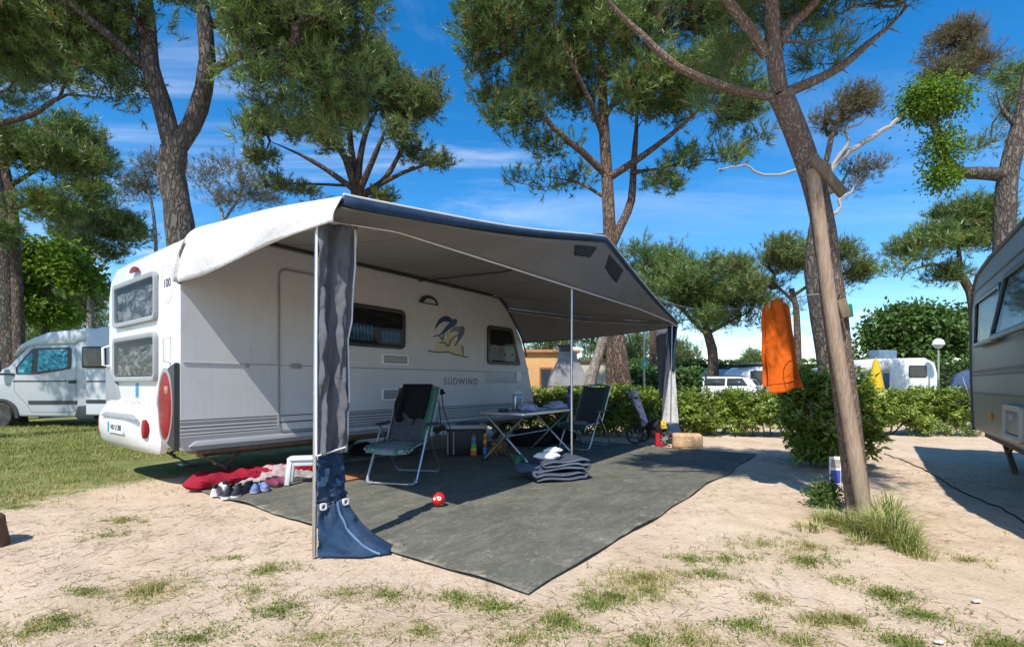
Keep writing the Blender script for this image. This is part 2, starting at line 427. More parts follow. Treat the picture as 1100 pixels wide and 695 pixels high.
def gz(x, y):
    lx, ly = local_xy(x, y)
    flat = np.clip(sm(-.35, .1, lx) * sm(7.0, 6.5, lx) * sm(-4.5, -4.0, ly) * sm(3, 2.5, ly), 0, 1)
    near = sm(26, 16, np.hypot(x, y))
    b = (fbm(x, y, .7, 5) - .5) * .07 + (fbm(x, y, 3.8, 6, 3) - .5) * .042 + (fbm(x, y, 12, 8, 2) - .5) * .012
    return near * b * (1 - flat) - .014 * flat
def axis(lo, a, b, hi, st):
    mid = np.arange(a, b, st); l = []; v = a; d = st
    while v > lo: d *= 1.25; v -= d; l.append(v)
    h = []; v = mid[-1]; d = st
    while v < hi: d *= 1.25; v += d; h.append(v)
    return np.array(l[::-1] + list(mid) + h)
gxs = axis(-500, -7, 9, 500, .055); gys = axis(-80, .9, 11, 700, .055)
GX, GY = np.meshgrid(gxs, gys, indexing='ij'); nx, ny = GX.shape
GZ = gz(GX, GY); ii = np.arange(nx * ny).reshape(nx, ny)
fc = np.stack([ii[:-1, :-1], ii[1:, :-1], ii[1:, 1:], ii[:-1, 1:]], -1).reshape(-1, 4)
g = NT('sandy_ground'); at = g.n('ShaderNodeAttribute', attribute_name='lawn'); at2 = g.n('ShaderNodeAttribute', attribute_name='weed')
oc = g.coords()
c = g.ramp(g.noise(.9, 7, .62), [(.28, (.50, .375, .255)), (.5, (.61, .475, .345)), (.72, (.70, .565, .43))])
c = g.mix(g.ramp(g.noise(6, 6, .7), [(.5, 0), (.78, .5)]), c, (.36, .25, .16))            # damp / trodden soil
lit = g.noise(9, 6, .75, g.coords((1, .22, 1), rot=(0, 0, R(38))), 1.5)
c = g.mix(g.ramp(lit, [(.585, 0), (.64, .6)]), c, (.22, .14, .085))                           # needle litter
lit2 = g.noise(11, 6, .75, g.coords((.2, 1, 1), rot=(0, 0, R(20))), 1.2)
c = g.mix(g.ramp(lit2, [(.62, 0), (.66, .55)]), c, (.25, .17, .11))
c = g.mix(g.ramp(g.noise(55, 4, .8), [(.35, .4), (.55, 0)]), c, (.33, .24, .16))              # grains and crumbs
c = g.mix(g.ramp(g.noise(170, 2, .6), [(.62, 0), (.74, .5)]), c, (.72, .62, .5))
gr = g.ramp(g.noise(2.2, 6, .65), [(.3, (.085, .135, .025)), (.5, (.16, .19, .05)), (.68, (.33, .28, .13))])
gr = g.mix(g.ramp(g.noise(40, 4, .7), [(.4, .5), (.6, 0)]), gr, (.07, .075, .02))
brk = g.math('ADD', at.outputs['Fac'], g.math('MULTIPLY', g.math('SUBTRACT', g.noise(14, 5, .7), .5), 1.3))
c = g.mix(g.ramp(brk, [(.3, 0), (.75, .92)]), c, gr)
brk2 = g.math('MULTIPLY', at2.outputs['Fac'], g.ramp(g.noise(30, 6, .75), [(.40, 0), (.62, .75)]))
c = g.mix(brk2, c, (.33, .27, .12))
g.color(c); g.set(Roughness=.95); g.b.inputs['Specular IOR Level'].default_value = .1
hh = g.math('ADD', g.math('MULTIPLY', g.noise(26, 6, .7), 1.0), g.math('MULTIPLY', g.noise(120, 3, .6), .35))
g.bump(hh, .8, .02)
ground = np_mesh('ground', np.stack([GX, GY, GZ], -1).reshape(-1, 3), fc, g.mat, attrs={'lawn': lawn(GX, GY).ravel(), 'weed': patchy(GX, GY).ravel()}, smooth=True)
ground['kind'] = 'structure'

# ------------------------------------------------------------------ leaves, needles, grass as numpy triangles
def unit(a): return a / np.maximum(np.linalg.norm(a, axis=-1, keepdims=True), 1e-9)
def rdir(n, rng): return unit(rng.normal(size=(n, 3)))
def needles(base, dirs, length, width, rng):
    """one thin triangle per needle"""
    n = len(base); side = unit(np.cross(dirs, rdir(n, rng))) * (np.asarray(width)[:, None] * .5 if hasattr(width, '__len__') else width * .5)
    L = length[:, None] if hasattr(length, '__len__') else length
    v = np.stack([base - side, base + side, base + dirs * L], 1).reshape(-1, 3)
    return v, np.arange(n * 3).reshape(n, 3)
def leaves(base, dirs, nrm, length, width, fold=.25, droop=.0):
    """folded diamond leaves: two triangles each"""
    n = len(base); L = length[:, None]; W = width[:, None]
    side = unit(np.cross(dirs, nrm)); up = np.cross(side, dirs)
    tip = base + dirs * L - up * L * droop
    mid = base + dirs * L * .45
    a = mid + side * W * .5 + up * W * fold; b = mid - side * W * .5 + up * W * fold
    v = np.stack([base, a, tip, b], 1).reshape(-1, 3); i = np.arange(n)[:, None] * 4
    return v, np.concatenate([i + [0, 1, 2], i + [0, 2, 3]], 1).reshape(-1, 3)
def grass_blades(x, y, h, wd, lean, rng, ang=None):
    """two-segment bent blades: three triangles"""
    n = len(x); a = rng.random(n) * 2 * PI if ang is None else ang; d = np.stack([np.cos(a), np.sin(a), 0 * a], 1)
    s = np.stack([-np.sin(a), np.cos(a), 0 * a], 1) * wd[:, None] * .5
    b = np.stack([x, y, gz(x, y) - .004], 1); up = np.array([0, 0, 1.0])
    m = b + up * (h * .6)[:, None] + d * (h * lean * .3)[:, None]
    tp = b + up * (h * (1 - .35 * lean))[:, None] + d * (h * lean)[:, None]
    v = np.stack([b - s, b + s, m + s * .75, m - s * .75, tp], 1).reshape(-1, 3); i = np.arange(n)[:, None] * 5
    return v, np.concatenate([i + [0, 1, 2], i + [0, 2, 3], i + [3, 2, 4]], 1).reshape(-1, 3)
def clump_pts(blobs, n, rng, c):
    """the same ellipsoids broken up into separate shoots' clumps with air between them"""
    ctr, rad = [], []
    for b in blobs:
        r = np.array(b[1]); k = max(2, int(round((r[0] * r[1] * r[2]) ** (2 / 3) / c ** 2 * 2.1 * (b[2] if len(b) > 2 else 1))))
        d = rdir(k, rng); d[:, 2] = np.where(d[:, 2] < -.3, d[:, 2] * .5, d[:, 2])
        ctr.append(np.array(tuple(b[0])) + d * r * (.35 + .65 * rng.random(k) ** .6)[:, None]); rad.append(np.minimum(c * (.65 + .7 * rng.random(k)), .6 * r.mean()))
    ctr = np.concatenate(ctr); rad = np.concatenate(rad); i = rng.choice(len(ctr), n, p=rad ** 2 / (rad ** 2).sum())
    o = rng.normal(size=(n, 3)) * .45; o[:, 2] *= .62
    return ctr[i] + o * rad[i][:, None]
def blob_pts(blobs, n, rng, shell=.55):
    """points through ellipsoids, thicker towards the skin and the top"""
    vol = np.array([(b[1][0] * b[1][1] * b[1][2]) ** (2 / 3) * (b[2] if len(b) > 2 else 1) for b in blobs]); k = rng.choice(len(blobs), n, p=vol / vol.sum())
    c = np.array([tuple(b[0]) for b in blobs])[k]; r = np.array([b[1] for b in blobs])[k]
    d = rdir(n, rng); rad = np.where(rng.random(n) < shell, .75 + .28 * rng.random(n), rng.random(n) ** (1 / 3))
    d[:, 2] = np.where(d[:, 2] < -.35, d[:, 2] * .55, d[:, 2])
    return c + d * r * rad[:, None]
LM = {}
LM['pine'] = leafmat('pine_needles', (.024, .062, .014), (.225, .32, .09), (.30, .21, .08), .2, .36)
LM['pine_grey'] = leafmat('greyish_needles', (.038, .072, .02), (.255, .32, .115), (.30, .23, .10), .2, .36)
LM['pine_yellow'] = leafmat('yellow_green_needles', (.13, .13, .012), (.30, .26, .03), (.3, .2, .03), .3)
LM['dry_pine'] = leafmat('drying_needles', (.075, .07, .038), (.17, .155, .08), (.22, .155, .08), .25)
LM['leaf_fresh'] = leafmat('fresh_green_leaves', (.07, .14, .012), (.17, .29, .03), (.2, .2, .03), .4)
LM['leaf_tree'] = leafmat('green_leaves', (.04, .095, .018), (.12, .20, .045), (.14, .13, .04), .3)
LM['laurel'] = leafmat('laurel_leaves', (.05, .115, .014), (.33, .43, .075), (.36, .27, .07), .26, .26)
LM['grass'] = leafmat('grass_blades', (.12, .16, .03), (.36, .37, .10), (.50, .40, .20), .25, .7)
LM['straw'] = leafmat('straw_blades', (.13, .19, .04), (.36, .42, .13), (.55, .46, .24), .3, .7)
LM['weed'] = leafmat('weed_leaves', (.06, .13, .02), (.27, .33, .08), (.46, .36, .15), .3, .6)
BK = {}
BK['grey'] = bark('grey_pine_bark', (.155, .13, .11), (.03, .024, .02), (.24, .21, .185), .9)
BK['brown'] = bark('brown_pine_bark', (.17, .125, .095), (.04, .028, .022), (.25, .19, .15), 1.0)
BK['red'] = bark('reddish_pine_bark', (.22, .145, .105), (.05, .032, .025), (.32, .235, .185), 1.1)
BK['tan'] = bark('flaking_tan_bark', (.29, .21, .165), (.10, .07, .055), (.42, .335, .275), 3.0, .010)
BK['pale'] = bark('pale_grey_bark', (.38, .34, .29), (.10, .08, .065), (.5, .46, .41), 1.2, .015)
BK['twig'] = M('twig_bark', (.17, .125, .095), .9, var=.3, vs=6)
BK['bare'] = M('bleached_wood', (.33, .295, .26), .8, var=.18, vs=9, bump=.3, bs=40, stretch=(1, 1, .3))

def dense(pts, step):
    """resample a polyline through a smooth curve"""
    pts = [Vector(p) for p in pts]; out = [pts[0]]
    for i in range(len(pts) - 1):
        p0 = pts[max(i - 1, 0)]; p1 = pts[i]; p2 = pts[i + 1]; p3 = pts[min(i + 2, len(pts) - 1)]
        n = max(1, int((p2 - p1).length / step))
        for k in range(1, n + 1):
            u = k / n; u2 = u * u; u3 = u2 * u
            out.append(.5 * ((2 * p1) + (p2 - p0) * u + (2 * p0 - 5 * p1 + 4 * p2 - p3) * u2 + (3 * p1 - p0 - 3 * p2 + p3) * u3))
    return out
def grow(stems, targets, step, rng, mb, tip_r=.006, jit=.12, expo=.47, n=5, sag=.1, maxd=1e9, attach=None, trunk_n=12):
    """stems: [(points, r0, r1)] thick modelled limbs; targets: where shoots end. Branches leave the nearest
    wood and thicken with what they carry. Returns the end direction at each target."""
    pos = []; dr = []; par = []; load = []; ok = []
    for si, (pts, r0, r1) in enumerate(stems):
        d = dense(pts, step); m = len(d); rs = []
        for i, p in enumerate(d):
            u = i / max(1, m - 1); r = r0 + (r1 - r0) * u
            rs.append(r * (1 + .10 * noise.noise(p * 3.1 + Vector((si * 5, 0, 0)))))
            tt = (d[min(i + 1, m - 1)] - d[max(i - 1, 0)]).normalized()
            pos.append(p); dr.append(tt); par.append(-1); load.append(0); ok.append(True if attach is None else attach(si, u))
        if si > 0: rs = [r * (1 if i / max(1, m - 1) < .6 else 1 - .75 * (i / max(1, m - 1) - .6) / .4) for i, r in enumerate(rs)]
        if si == 0: rs[0] *= 1.18; rs[1] *= 1.08 if m > 1 else 1
        mb.tube(d, rs, trunk_n if r0 > .05 else 8)
    m0 = len(pos)
    cap = m0 + len(targets) * 60
    A = np.zeros((cap, 3)); D = np.zeros((cap, 3)); O = np.zeros(cap, bool)
    A[:m0] = [tuple(p) for p in pos]; D[:m0] = [tuple(p) for p in dr]; O[:m0] = ok; cnt = m0
    tg = np.asarray(targets); base = A[:m0][O[:m0]]
    dist = np.array([np.min(np.sum((base - q) ** 2, 1)) for q in tg]); order = np.argsort(dist)
    chains = []; ends = np.zeros((len(tg), 3)); parent = list(par)
    for ti in order:
        q = tg[ti]; v = q - A[:cnt]; L = np.linalg.norm(v, axis=1) + 1e-6
        cs = np.sum(v * D[:cnt], 1) / L
        cost = np.where(O[:cnt], L * (1.25 - .55 * cs), 1e9); j = int(np.argmin(cost)); L0 = float(L[j])
        p0 = Vector(A[j]); d0 = Vector(D[j]); q = Vector(q); k = max(2, int(L0 / step) + 1)
        d0 = (d0 * .55 + (q - p0).normalized() * .75 + Vector(rng.normal(size=3)) * .18).normalized()
        p1 = p0 + d0 * L0 * .4; p2 = q - Vector((rng.normal() * .12, rng.normal() * .12, .30 + sag)) * L0 * .35
        ch = [j]
        for s in range(1, k + 1):
            u = s / k; w_ = 1 - u
            p = p0 * w_ ** 3 + p1 * 3 * w_ * w_ * u + p2 * 3 * w_ * u * u + q * u ** 3
            if s < k: p = p + Vector(rng.normal(size=3)) * jit * step
            A[cnt] = p; pv = Vector(A[ch[-1]]); D[cnt] = (p - pv).normalized(); O[cnt] = True
            parent.append(ch[-1]); load.append(0); ch.append(cnt); cnt += 1
        ends[ti] = D[cnt - 1]; chains.append(ch)
        i = cnt - 1
        while i >= m0: load[i] += 1; i = parent[i]
    for ch in chains:
        pts = [Vector(A[i]) for i in ch]; l1 = load[ch[1]]
        rs = [tip_r * max(1, load[i]) ** expo for i in ch]; rs[0] = rs[1] * 1.08; rs[-1] = tip_r * .7
        mb.tube(pts, rs, n if l1 < 25 else 8, cap=False)
    return ends
def pine_crown(root, targets, ends, rng, mat, per=9, need=14, L=.13, W=.007, spread=.26, up=.45, old=.05, name='crown'):
    tg = np.asarray(targets); n = len(tg) * per
    k = np.repeat(np.arange(len(tg)), per); off = rng.normal(size=(n, 3)) * spread * .55
    off[:, 2] *= .75; ctr = tg[k] + off
    sd = unit(ends[k] * .45 + unit(off) * .7 + np.array([0, 0, up + .3]) + rng.normal(size=(n, 3)) * .2)
    tuft_t = np.clip(.1 + .9 * rng.random(n), 0, 1); tuft_t = np.where(rng.random(n) < old, .02, tuft_t)
    clump = rng.random(len(tg))[k]; tuft_t = np.where(tuft_t > .09, np.clip(.1 + .9 * (.55 * (tuft_t - .1) + .45 * clump), .1, 1), tuft_t)
    m = n * need; kk = np.repeat(np.arange(n), need)
    s = rng.random(m); base = ctr[kk] + sd[kk] * (s * L * 1.1)[:, None]
    nd = unit(sd[kk] * (.6 + .5 * s)[:, None] + rdir(m, rng) * .85)
    v, f = needles(base, nd, L * (.65 + .5 * rng.random(m)), W * (.7 + .6 * rng.random(m)), rng)
    tint = np.clip(tuft_t[kk] + rng.normal(size=m) * .08 * (tuft_t[kk] > .09), .0, 1)
    return np_mesh(name, v, f, mat, root, {'tint': tint})
def leaf_crown(root, targets, rng, mat, per=14, L=.09, W=.045, spread=.25, old=.03, name='crown', upb=.6):
    tg = np.asarray(targets); n = len(tg) * per; k = np.repeat(np.arange(len(tg)), per)
    off = rng.normal(size=(n, 3)) * spread * .6; base = tg[k] + off
    d = unit(unit(off) * .8 + rdir(n, rng) * .7 - np.array([0, 0, .15])); nr = unit(rdir(n, rng) * .8 + np.array([0, 0, upb]))
    v, f = leaves(base, d, nr, L * (.6 + .7 * rng.random(n)), W * (.7 + .6 * rng.random(n)), .22, .2)
    cl = rng.random(len(tg))[k]; tn = np.clip(.1 + .9 * (.5 * rng.random(n) + .5 * cl), .1, 1); tn = np.where(rng.random(n) < old, .02, tn)
    return np_mesh(name, v, f, mat, root, {'tint': np.repeat(tn, 2)})
def loc(root_loc, pts): return [Vector(p) - root_loc for p in pts]
def tree(label, base, stems, blobs, n, kind='pine', bk='grey', name='pine_tree', cat='tree', group=None, seed=1, step=.3, tip=.006,
         attach=None, shell=.55, clump=None, trunk_n=14, **kw):
    rng = np.random.default_rng(seed); b = Vector(base); b.z = 0
    root = thing(name, label, cat, b, 0, group)
    tg = clump_pts(blobs, n, rng, clump or min(.75, .05 * b.y + .02)) if not kind.startswith('leaf') else blob_pts(blobs, n, rng, shell); mb = MB()
    st = [([Vector(p) - b for p in s[0]], s[1], s[2]) for s in stems]
    T = tg - np.array(b)
    ends = grow(st, T, step, rng, mb, tip, attach=attach, trunk_n=trunk_n)
    mb.build('trunk', BK[bk], root, recalc=False)
    if kind.startswith('leaf'): leaf_crown(root, T, rng, LM[kind], **kw)
    else: pine_crown(root, T, ends, rng, LM[kind], **kw)
    return root, b
# ------------------------------------------------------------------ trees
def PP(y, *pts): return [P(a, b, y) for a, b in pts]
def gnd(px, y): v = P(px, HOR, y); v.z = -.06; return v
def B(px, py, y, rx, ry=None, rz=None, wgt=1):
    return (P(px, py, y), (rx, ry or rx, rz or rx * .75), wgt)
grp = 'pine trees of the campsite'
# forked pine behind the caravan
y = 8.6
tree('big grey pine forking into two stems right behind the rear of the white caravan', gnd(200, y),
     [([gnd(200, y)] + PP(y, (197, 330), (193, 240), (184, 185), (187, 161)), .245, .215),
      ([P(187, 163, y), P(174, 112, y - .1), P(161, 71, y - .2), P(159, 30, y), P(155, -60, y + .1)], .17, .09),
      ([P(187, 163, y), P(206, 135, y + .1), P(219, 97, y + .1), P(223, 65, y), P(220, 25, y - .1), P(212, -60, y)], .16, .09),
      ([P(156, 73, y - .2), P(112, 34, y - .7), P(71, 0, y - 1.0), P(40, -40, y - 1.2)], .09, .05),
      ([P(161, 50, y - .1), P(140, 12, y - .2), P(120, -40, y - .3)], .08, .05),
      ([P(222, 82, y), P(250, 63, y - .4), P(290, 55, y - .8), P(330, 40, y - 1)], .075, .035),
      ([P(222, 30, y), P(262, 8, y), P(300, -20, y)], .07, .04)],
     [B(60, -5, 8, 1.5, 1.2, .8), B(118, 62, 8.4, .75, .8, .6), B(90, 25, 8.2, .9, .9, .7), B(300, 25, 8.2, 1.3, 1.2, 1.0), B(350, 50, 8.2, .85, 1, 1.1),
      B(285, 95, 8.3, .75, .8, .55), B(330, 110, 8.4, .7, .8, .5), B(190, -70, 8.8, 2.2, 2, .9), B(375, 5, 8, .6, .7, .9), B(265, 135, 8.6, .35, .4, .25), B(140, 95, 8.6, .4, .4, .3)],
     1150, bk='grey', group=grp, seed=3, per=8, need=22, L=.15, W=.0125, spread=.19)
y = 14
tree('umbrella pine with many bare curved limbs rising over the awning front corner', gnd(388, y),
     [([gnd(388, y)] + PP(y, (387, 330), (385, 225), (382, 203)), .17, .145),
      ([P(382, 205, y), P(372, 172, y - .2), P(354, 138, y - .5), P(345, 110, y - .6)], .13, .06),
      ([P(383, 205, y), P(379, 172, y + .2), P(376, 145, y + .3), P(380, 110, y + .4)], .12, .06),
      ([P(384, 207, y), P(386, 175, y), P(394, 140, y), P(410, 110, y)], .11, .05),
      ([P(384, 210, y), P(395, 185, y - .3), P(409, 152, y - .6), P(420, 125, y - .8)], .1, .05),
      ([P(384, 212, y), P(410, 196, y), P(428, 168, y), P(437, 140, y)], .1, .045),
      ([P(400, 203, y), P(432, 186, y - .2), P(455, 178, y - .2), P(484, 163, y - .3)], .07, .03),
      ([P(382, 205, y), P(350, 182, y - .3), P(322, 166, y - .5), P(290, 152, y - .6)], .09, .035),
      ([P(381, 200, y), P(340, 198, y), P(303, 198, y)], .05, .02)],
     [B(430, 95, 14, 1.2, 1.3, .7, 1.3), B(462, 122, 14, .7, .9, .6, 1.2), B(375, 108, 14, 1.1, 1.2, .6, 1.2), B(332, 130, 13.6, .9, 1, .5, 1.2), B(300, 148, 13.5, .7, .8, .4),
      B(440, 150, 13.6, .7, .8, .35), B(474, 180, 14, .4, .4, .28, .8), B(418, 214, 14.4, .55, .6, .28, .7), B(278, 172, 13.6, .5, .5, .3, .8), B(318, 212, 14, .45, .5, .22, .6), B(365, 75, 14.5, .9, 1, .45), B(405, 72, 14, .7, .8, .4), B(300, 200, 13.8, .4, .4, .22, .5), B(350, 160, 13.2, .5, .5, .2, .5)],
     900, bk='brown', group=grp, seed=5, per=8, need=19, L=.17, W=.018, spread=.21, kind='pine_grey', old=.1)
y = 11.6
tree('tall reddish pine with a dense round crown standing beside the awning, in the middle', gnd(678, y),
     [([gnd(680, y)] + PP(y, (668, 400), (659, 320), (655, 250), (652, 190), (648, 120), (646, 40), (645, -60)), .205, .07),
      ([P(657, 264, y), P(668, 240, y), P(678, 216, y + .1), P(681, 173, y + .2), P(684, 125, y + .2), P(680, 90, y)], .11, .05),
      ([P(651, 188, y), P(625, 163, y - .4), P(595, 138, y - .8), P(556, 86, y - 1.2)], .09, .03),
      ([P(653, 192, y), P(690, 168, y - .3), P(729, 138, y - .6), P(770, 100, y - .8)], .09, .03),
      ([P(649, 150, y), P(634, 110, y - .5), P(610, 60, y - 1), P(590, 10, y - 1.2)], .07, .03),
      ([P(648, 130, y), P(668, 95, y - .3), P(700, 50, y - .6), P(720, 10, y - .8)], .07, .03),
      ([P(654, 215, y), P(620, 196, y + .3), P(585, 190, y + .5)], .05, .02),
      ([P(681, 185, y), P(715, 180, y + .3), P(760, 165, y + .4)], .05, .02)],
     [B(555, 50, 11, 1.25, 1.5, 1.3, 1.4), B(522, 95, 11.3, .65, .8, .8), B(545, 140, 11.3, .85, .9, .6), B(600, 10, 11.5, 1.5, 1.5, 1.2), B(650, -30, 11.6, 1.8, 1.7, 1.2),
      B(720, 15, 11.4, 1.4, 1.5, 1.1, 1.3), B(705, 95, 11, 1.2, 1.2, 1.0, 1.3), B(770, 120, 11.4, .9, 1, .8), B(780, 50, 11.8, .8, 1, .9), B(765, 178, 11.5, .75, .8, .4), B(705, 205, 11.7, .6, .7, .3),
      B(610, 178, 11.5, .75, .8, .42), B(572, 190, 11.3, .5, .5, .3), B(625, 90, 12.6, 1.3, 1, 1.1), B(665, 70, 10.6, 1.0, .8, .9), B(810, 150, 11.6, .35, .4, .4, .6), B(580, 110, 10.8, .8, .8, .7)],
     1700, bk='red', group=grp, seed=8, per=8, need=21, L=.175, W=.0165, spread=.21)
# leaning pine at the right with the support pole
T4 = G(929, 557); y = T4.y
fork = P(838, 101, 3.85)
t4path = [Vector((T4.x, T4.y + .05, -.05)), P(911, 450, 4.06), P(896, 330, 4.02), P(882, 230, 3.97), P(862, 160, 3.92), fork]
t4, t4b = tree('leaning pine with flaking bark at the right, its bare lower trunk strapped to a pole', T4,
     [(t4path, .090, .085),
      ([fork, P(831, 56, 3.82), P(829, 0, 3.8), P(828, -80, 3.8)], .062, .04),
      ([P(830, 104, 3.85), P(790, 97, 3.75), P(729, 73, 3.6), P(690, 38, 3.5), P(652, 0, 3.4), P(630, -50, 3.3)], .034, .016),
      ([P(824, 60, 3.84), P(806, 32, 3.8), P(781, 0, 3.75), P(760, -50, 3.7)], .045, .025),
      ([P(846, 99, 3.88), P(868, 90, 3.92), P(902, 73, 4.0), P(935, 45, 4.08), P(954, 30, 4.1), P(979, 3, 4.15)], .042, .02),
      ([P(836, 48, 3.82), P(852, 25, 3.85), P(876, 2, 3.9), P(900, -50, 3.95)], .04, .02),
      ([P(935, 46, 4.08), P(944, 52, 4.1)], .008, .004), ([P(954, 30, 4.1), P(968, 36, 4.1)], .009, .004),
      ([P(902, 73, 4.0), P(912, 80, 4.0)], .008, .005), ([P(843, 45, 3.85), P(870, 46, 3.9), P(905, 38, 4.0)], .012, .006)],
     [B(785, 70, 4.1, .2, .2, .28, 1.5), B(805, 15, 4.0, .25, .25, .2, 1.5), B(935, 2, 4.05, .32, .25, .14, 2), B(900, 20, 4.1, .25, .2, .14, 1.6), B(880, 75, 4.25, .14, .15, .2, 1.2), B(858, 25, 4.2, .2, .2, .2, 1.2), B(770, 110, 4.2, .16, .2, .14),
      B(830, -70, 3.9, .9, .9, .3), (Vector((2.1, 3.0, 4.5)), (.8, .6, .22), 2.2), (Vector((1.25, 3.4, 4.75)), (.7, .6, .2), 1.8), (Vector((.6, 3.3, 4.9)), (.5, .5, .18), 1.2), (Vector((2.9, 3.2, 4.7)), (.6, .6, .2), 1.8), (Vector((2.0, 3.9, 5.0)), (.9, .7, .25), 1.2), (Vector((2.6, 2.4, 4.6)), (.45, .4, .15), 2), (Vector((3.1, 2.8, 4.8)), (.5, .4, .15), 2), (Vector((2.2, 2.15, 4.9)), (.4, .35, .15), 1.6)],
     900, bk='tan', group=grp, seed=12, clump=.24, per=7, need=26, L=.16, W=.0058, spread=.13, step=.13, tip=.003, trunk_n=18)
# pruned tree behind the neighbour's caravan
y = 11
t5, t5b = tree('heavily pruned tree with a bent limb rising behind the grey neighbouring caravan', gnd(1080, y),
     [([gnd(1082, y)] + PP(y, (1080, 320), (1079, 250), (1082, 195), (1092, 150), (1103, 110), (1112, 60)), .265, .15),
      ([P(1079, 188, y), P(1050, 186, y), P(1028, 186, y), P(1018, 172, y), P(1014, 158, y)], .15, .12),
      ([P(1014, 162, y), P(1006, 140, y), P(1000, 105, y + .1), P(1012, 78, y + .3), P(1026, 50, y + .5)], .09, .03),
      ([P(1095, 140, y), P(1078, 120, y), P(1070, 100, y)], .06, .03)],
     [B(1028, 52, 11.5, .5, .5, .55), B(1008, 78, 11.4, .35, .35, .3), B(1045, 78, 11.4, .35, .4, .35), B(1036, 35, 11.5, .3, .4, .35)],
     200, bk='grey', name='pruned_tree', group=None, clump=.28, seed=15, per=10, need=14, L=.13, W=.009, spread=.22, kind='dry_pine', old=.2)
rng = np.random.default_rng(77)
ivt = blob_pts([B(1003, 112, 10.9, .6, .5, .42), B(1012, 160, 10.85, .28, .25, .4), B(1010, 190, 10.85, .25, .25, .22), B(990, 108, 10.8, .25, .2, .3)], 200, rng)
iv = thing('ivy_plant', 'bright green climbing plant wrapped round the bent limb of the pruned tree', 'climbing plant', P(1012, 160, 10.9))
leaf_crown(iv, ivt - np.array(iv.location), rng, LM['leaf_fresh'], per=34, L=.075, W=.05, spread=.22, name='foliage')
sv = MB(); sv.tube(dense(loc(iv.location, [P(1018, 190, 10.85), P(1010, 165, 10.85), P(1003, 140, 10.88), P(998, 112, 10.9)]), .1), .02, 6); 
for k in range(16):
    a_ = Vector((sv.v[(k * 37) % len(sv.v)])); e_ = Vector(tuple((ivt - np.array(iv.location))[(k * 11) % len(ivt)])); sv.tube(dense([a_, a_.lerp(e_, .5) + Vector((0, 0, .05)), e_], .1), .008, 5)
sv.build('stem', BK['twig'], iv)
tree('green pine showing just behind the trunk of the pruned tree at the right edge', gnd(1122, 12.6),
     [([gnd(1122, 12.6), P(1115, 300, 12.6), P(1108, 180, 12.6), P(1098, 110, 12.6)], .22, .06)],
     [B(1085, 112, 12.4, .5, .5, .55), B(1062, 150, 12.4, .35, .4, .4), B(1095, 75, 12.5, .5, .5, .4), B(1120, 110, 12.5, .7, .7, .7), B(1075, 180, 12.4, .25, .3, .22)],
     120, bk='grey', group=grp, seed=17, per=9, need=14, L=.15, W=.011, spread=.26)
y = 19
tree('wide green pine behind the roof of the grey neighbouring caravan', gnd(1050, y),
     [([gnd(1050, y), P(1048, 360, y), P(1042, 312, y), P(1030, 296, y)], .22, .14), ([P(1036, 304, y), P(1010, 285, y), P(985, 288, y), P(965, 296, y)], .09, .03), ([P(1032, 298, y), P(1030, 270, y), P(1025, 245, y)], .1, .04)],
     [B(1005, 268, 19, 1.3, 1.3, .65, 1.3), B(1045, 248, 19, 1.4, 1.4, .8, 1.3), B(968, 292, 19, .55, .6, .35), B(1030, 230, 19.3, .9, .9, .4), B(985, 280, 18.8, .6, .6, .4), B(1030, 290, 19, .9, .9, .4)],
     330, bk='brown', group=grp, seed=18, per=11, need=12, L=.22, W=.026, spread=.34, kind='pine')
# left edge
y = 15
tree('thick grey pine trunk at the left edge, behind the camper van', gnd(6, y),
     [([gnd(8, y)] + PP(y, (11, 400), (7, 330), (1, 250), (-8, 170), (-16, 90), (-20, 20)), .30, .2)],
     [B(-30, 75, 15, 1.6, 1.6, .9), B(-60, 20, 15, 2.2, 2, 1.3), B(0, 20, 15.5, 1.3, 1.3, .8)],
     260, bk='grey', group=grp, seed=21, per=8, need=24, L=.2, W=.013, spread=.26)
y = 8.8
tree('pine reaching in at the upper left corner with a dark curved bough', gnd(-110, y),
     [([gnd(-110, y), P(-108, 350, y), P(-100, 220, y), P(-92, 130, y), P(-80, 40, y), P(-70, -60, y)], .25, .12),
      ([P(-95, 165, y), P(-45, 142, y), P(5, 132, y - .1), P(38, 122, y - .2), P(58, 108, y - .3), P(72, 102, y - .3), P(116, 106, y - .5)], .075, .022),
      ([P(-90, 120, y), P(-40, 105, y - .2), P(8, 97, y - .4), P(22, 80, y - .5)], .06, .025), ([P(64, 105, y - .3), P(72, 85, y - .4), P(70, 72, y - .4)], .026, .014),
      ([P(-80, 60, y), P(-20, 40, y - .3), P(40, 30, y - .5), P(80, 18, y - .6)], .06, .025)],
     [B(15, 62, 8.4, .75, .8, .42, 1.2), B(60, 66, 8.3, .6, .6, .3), B(40, 25, 8.3, .95, .9, .55), B(105, 92, 8.2, .33, .4, .2, .7), B(80, 40, 8.4, .6, .6, .35), B(5, 100, 8.5, .4, .5, .2, .6), B(132, 100, 8.1, .18, .25, .12, .4), B(25, 110, 8.6, .3, .35, .14, .5), B(70, 78, 8.3, .4, .4, .22),
      B(-120, 20, 8.6, 1.6, 1.6, 1.0, 1.5), B(-60, 0, 8.6, 1.6, 1.5, .9, 1.4), B(-190, 60, 8.8, 1.3, 1.4, .8, 1.2), B(-240, 20, 9, 1.4, 1.4, .8, 1.2), B(0, -40, 8.6, 1.4, 1.4, .7, 1.3)],
     950, bk='brown', group=grp, seed=22, per=8, need=22, L=.15, W=.0125, spread=.19)
y = 13.8
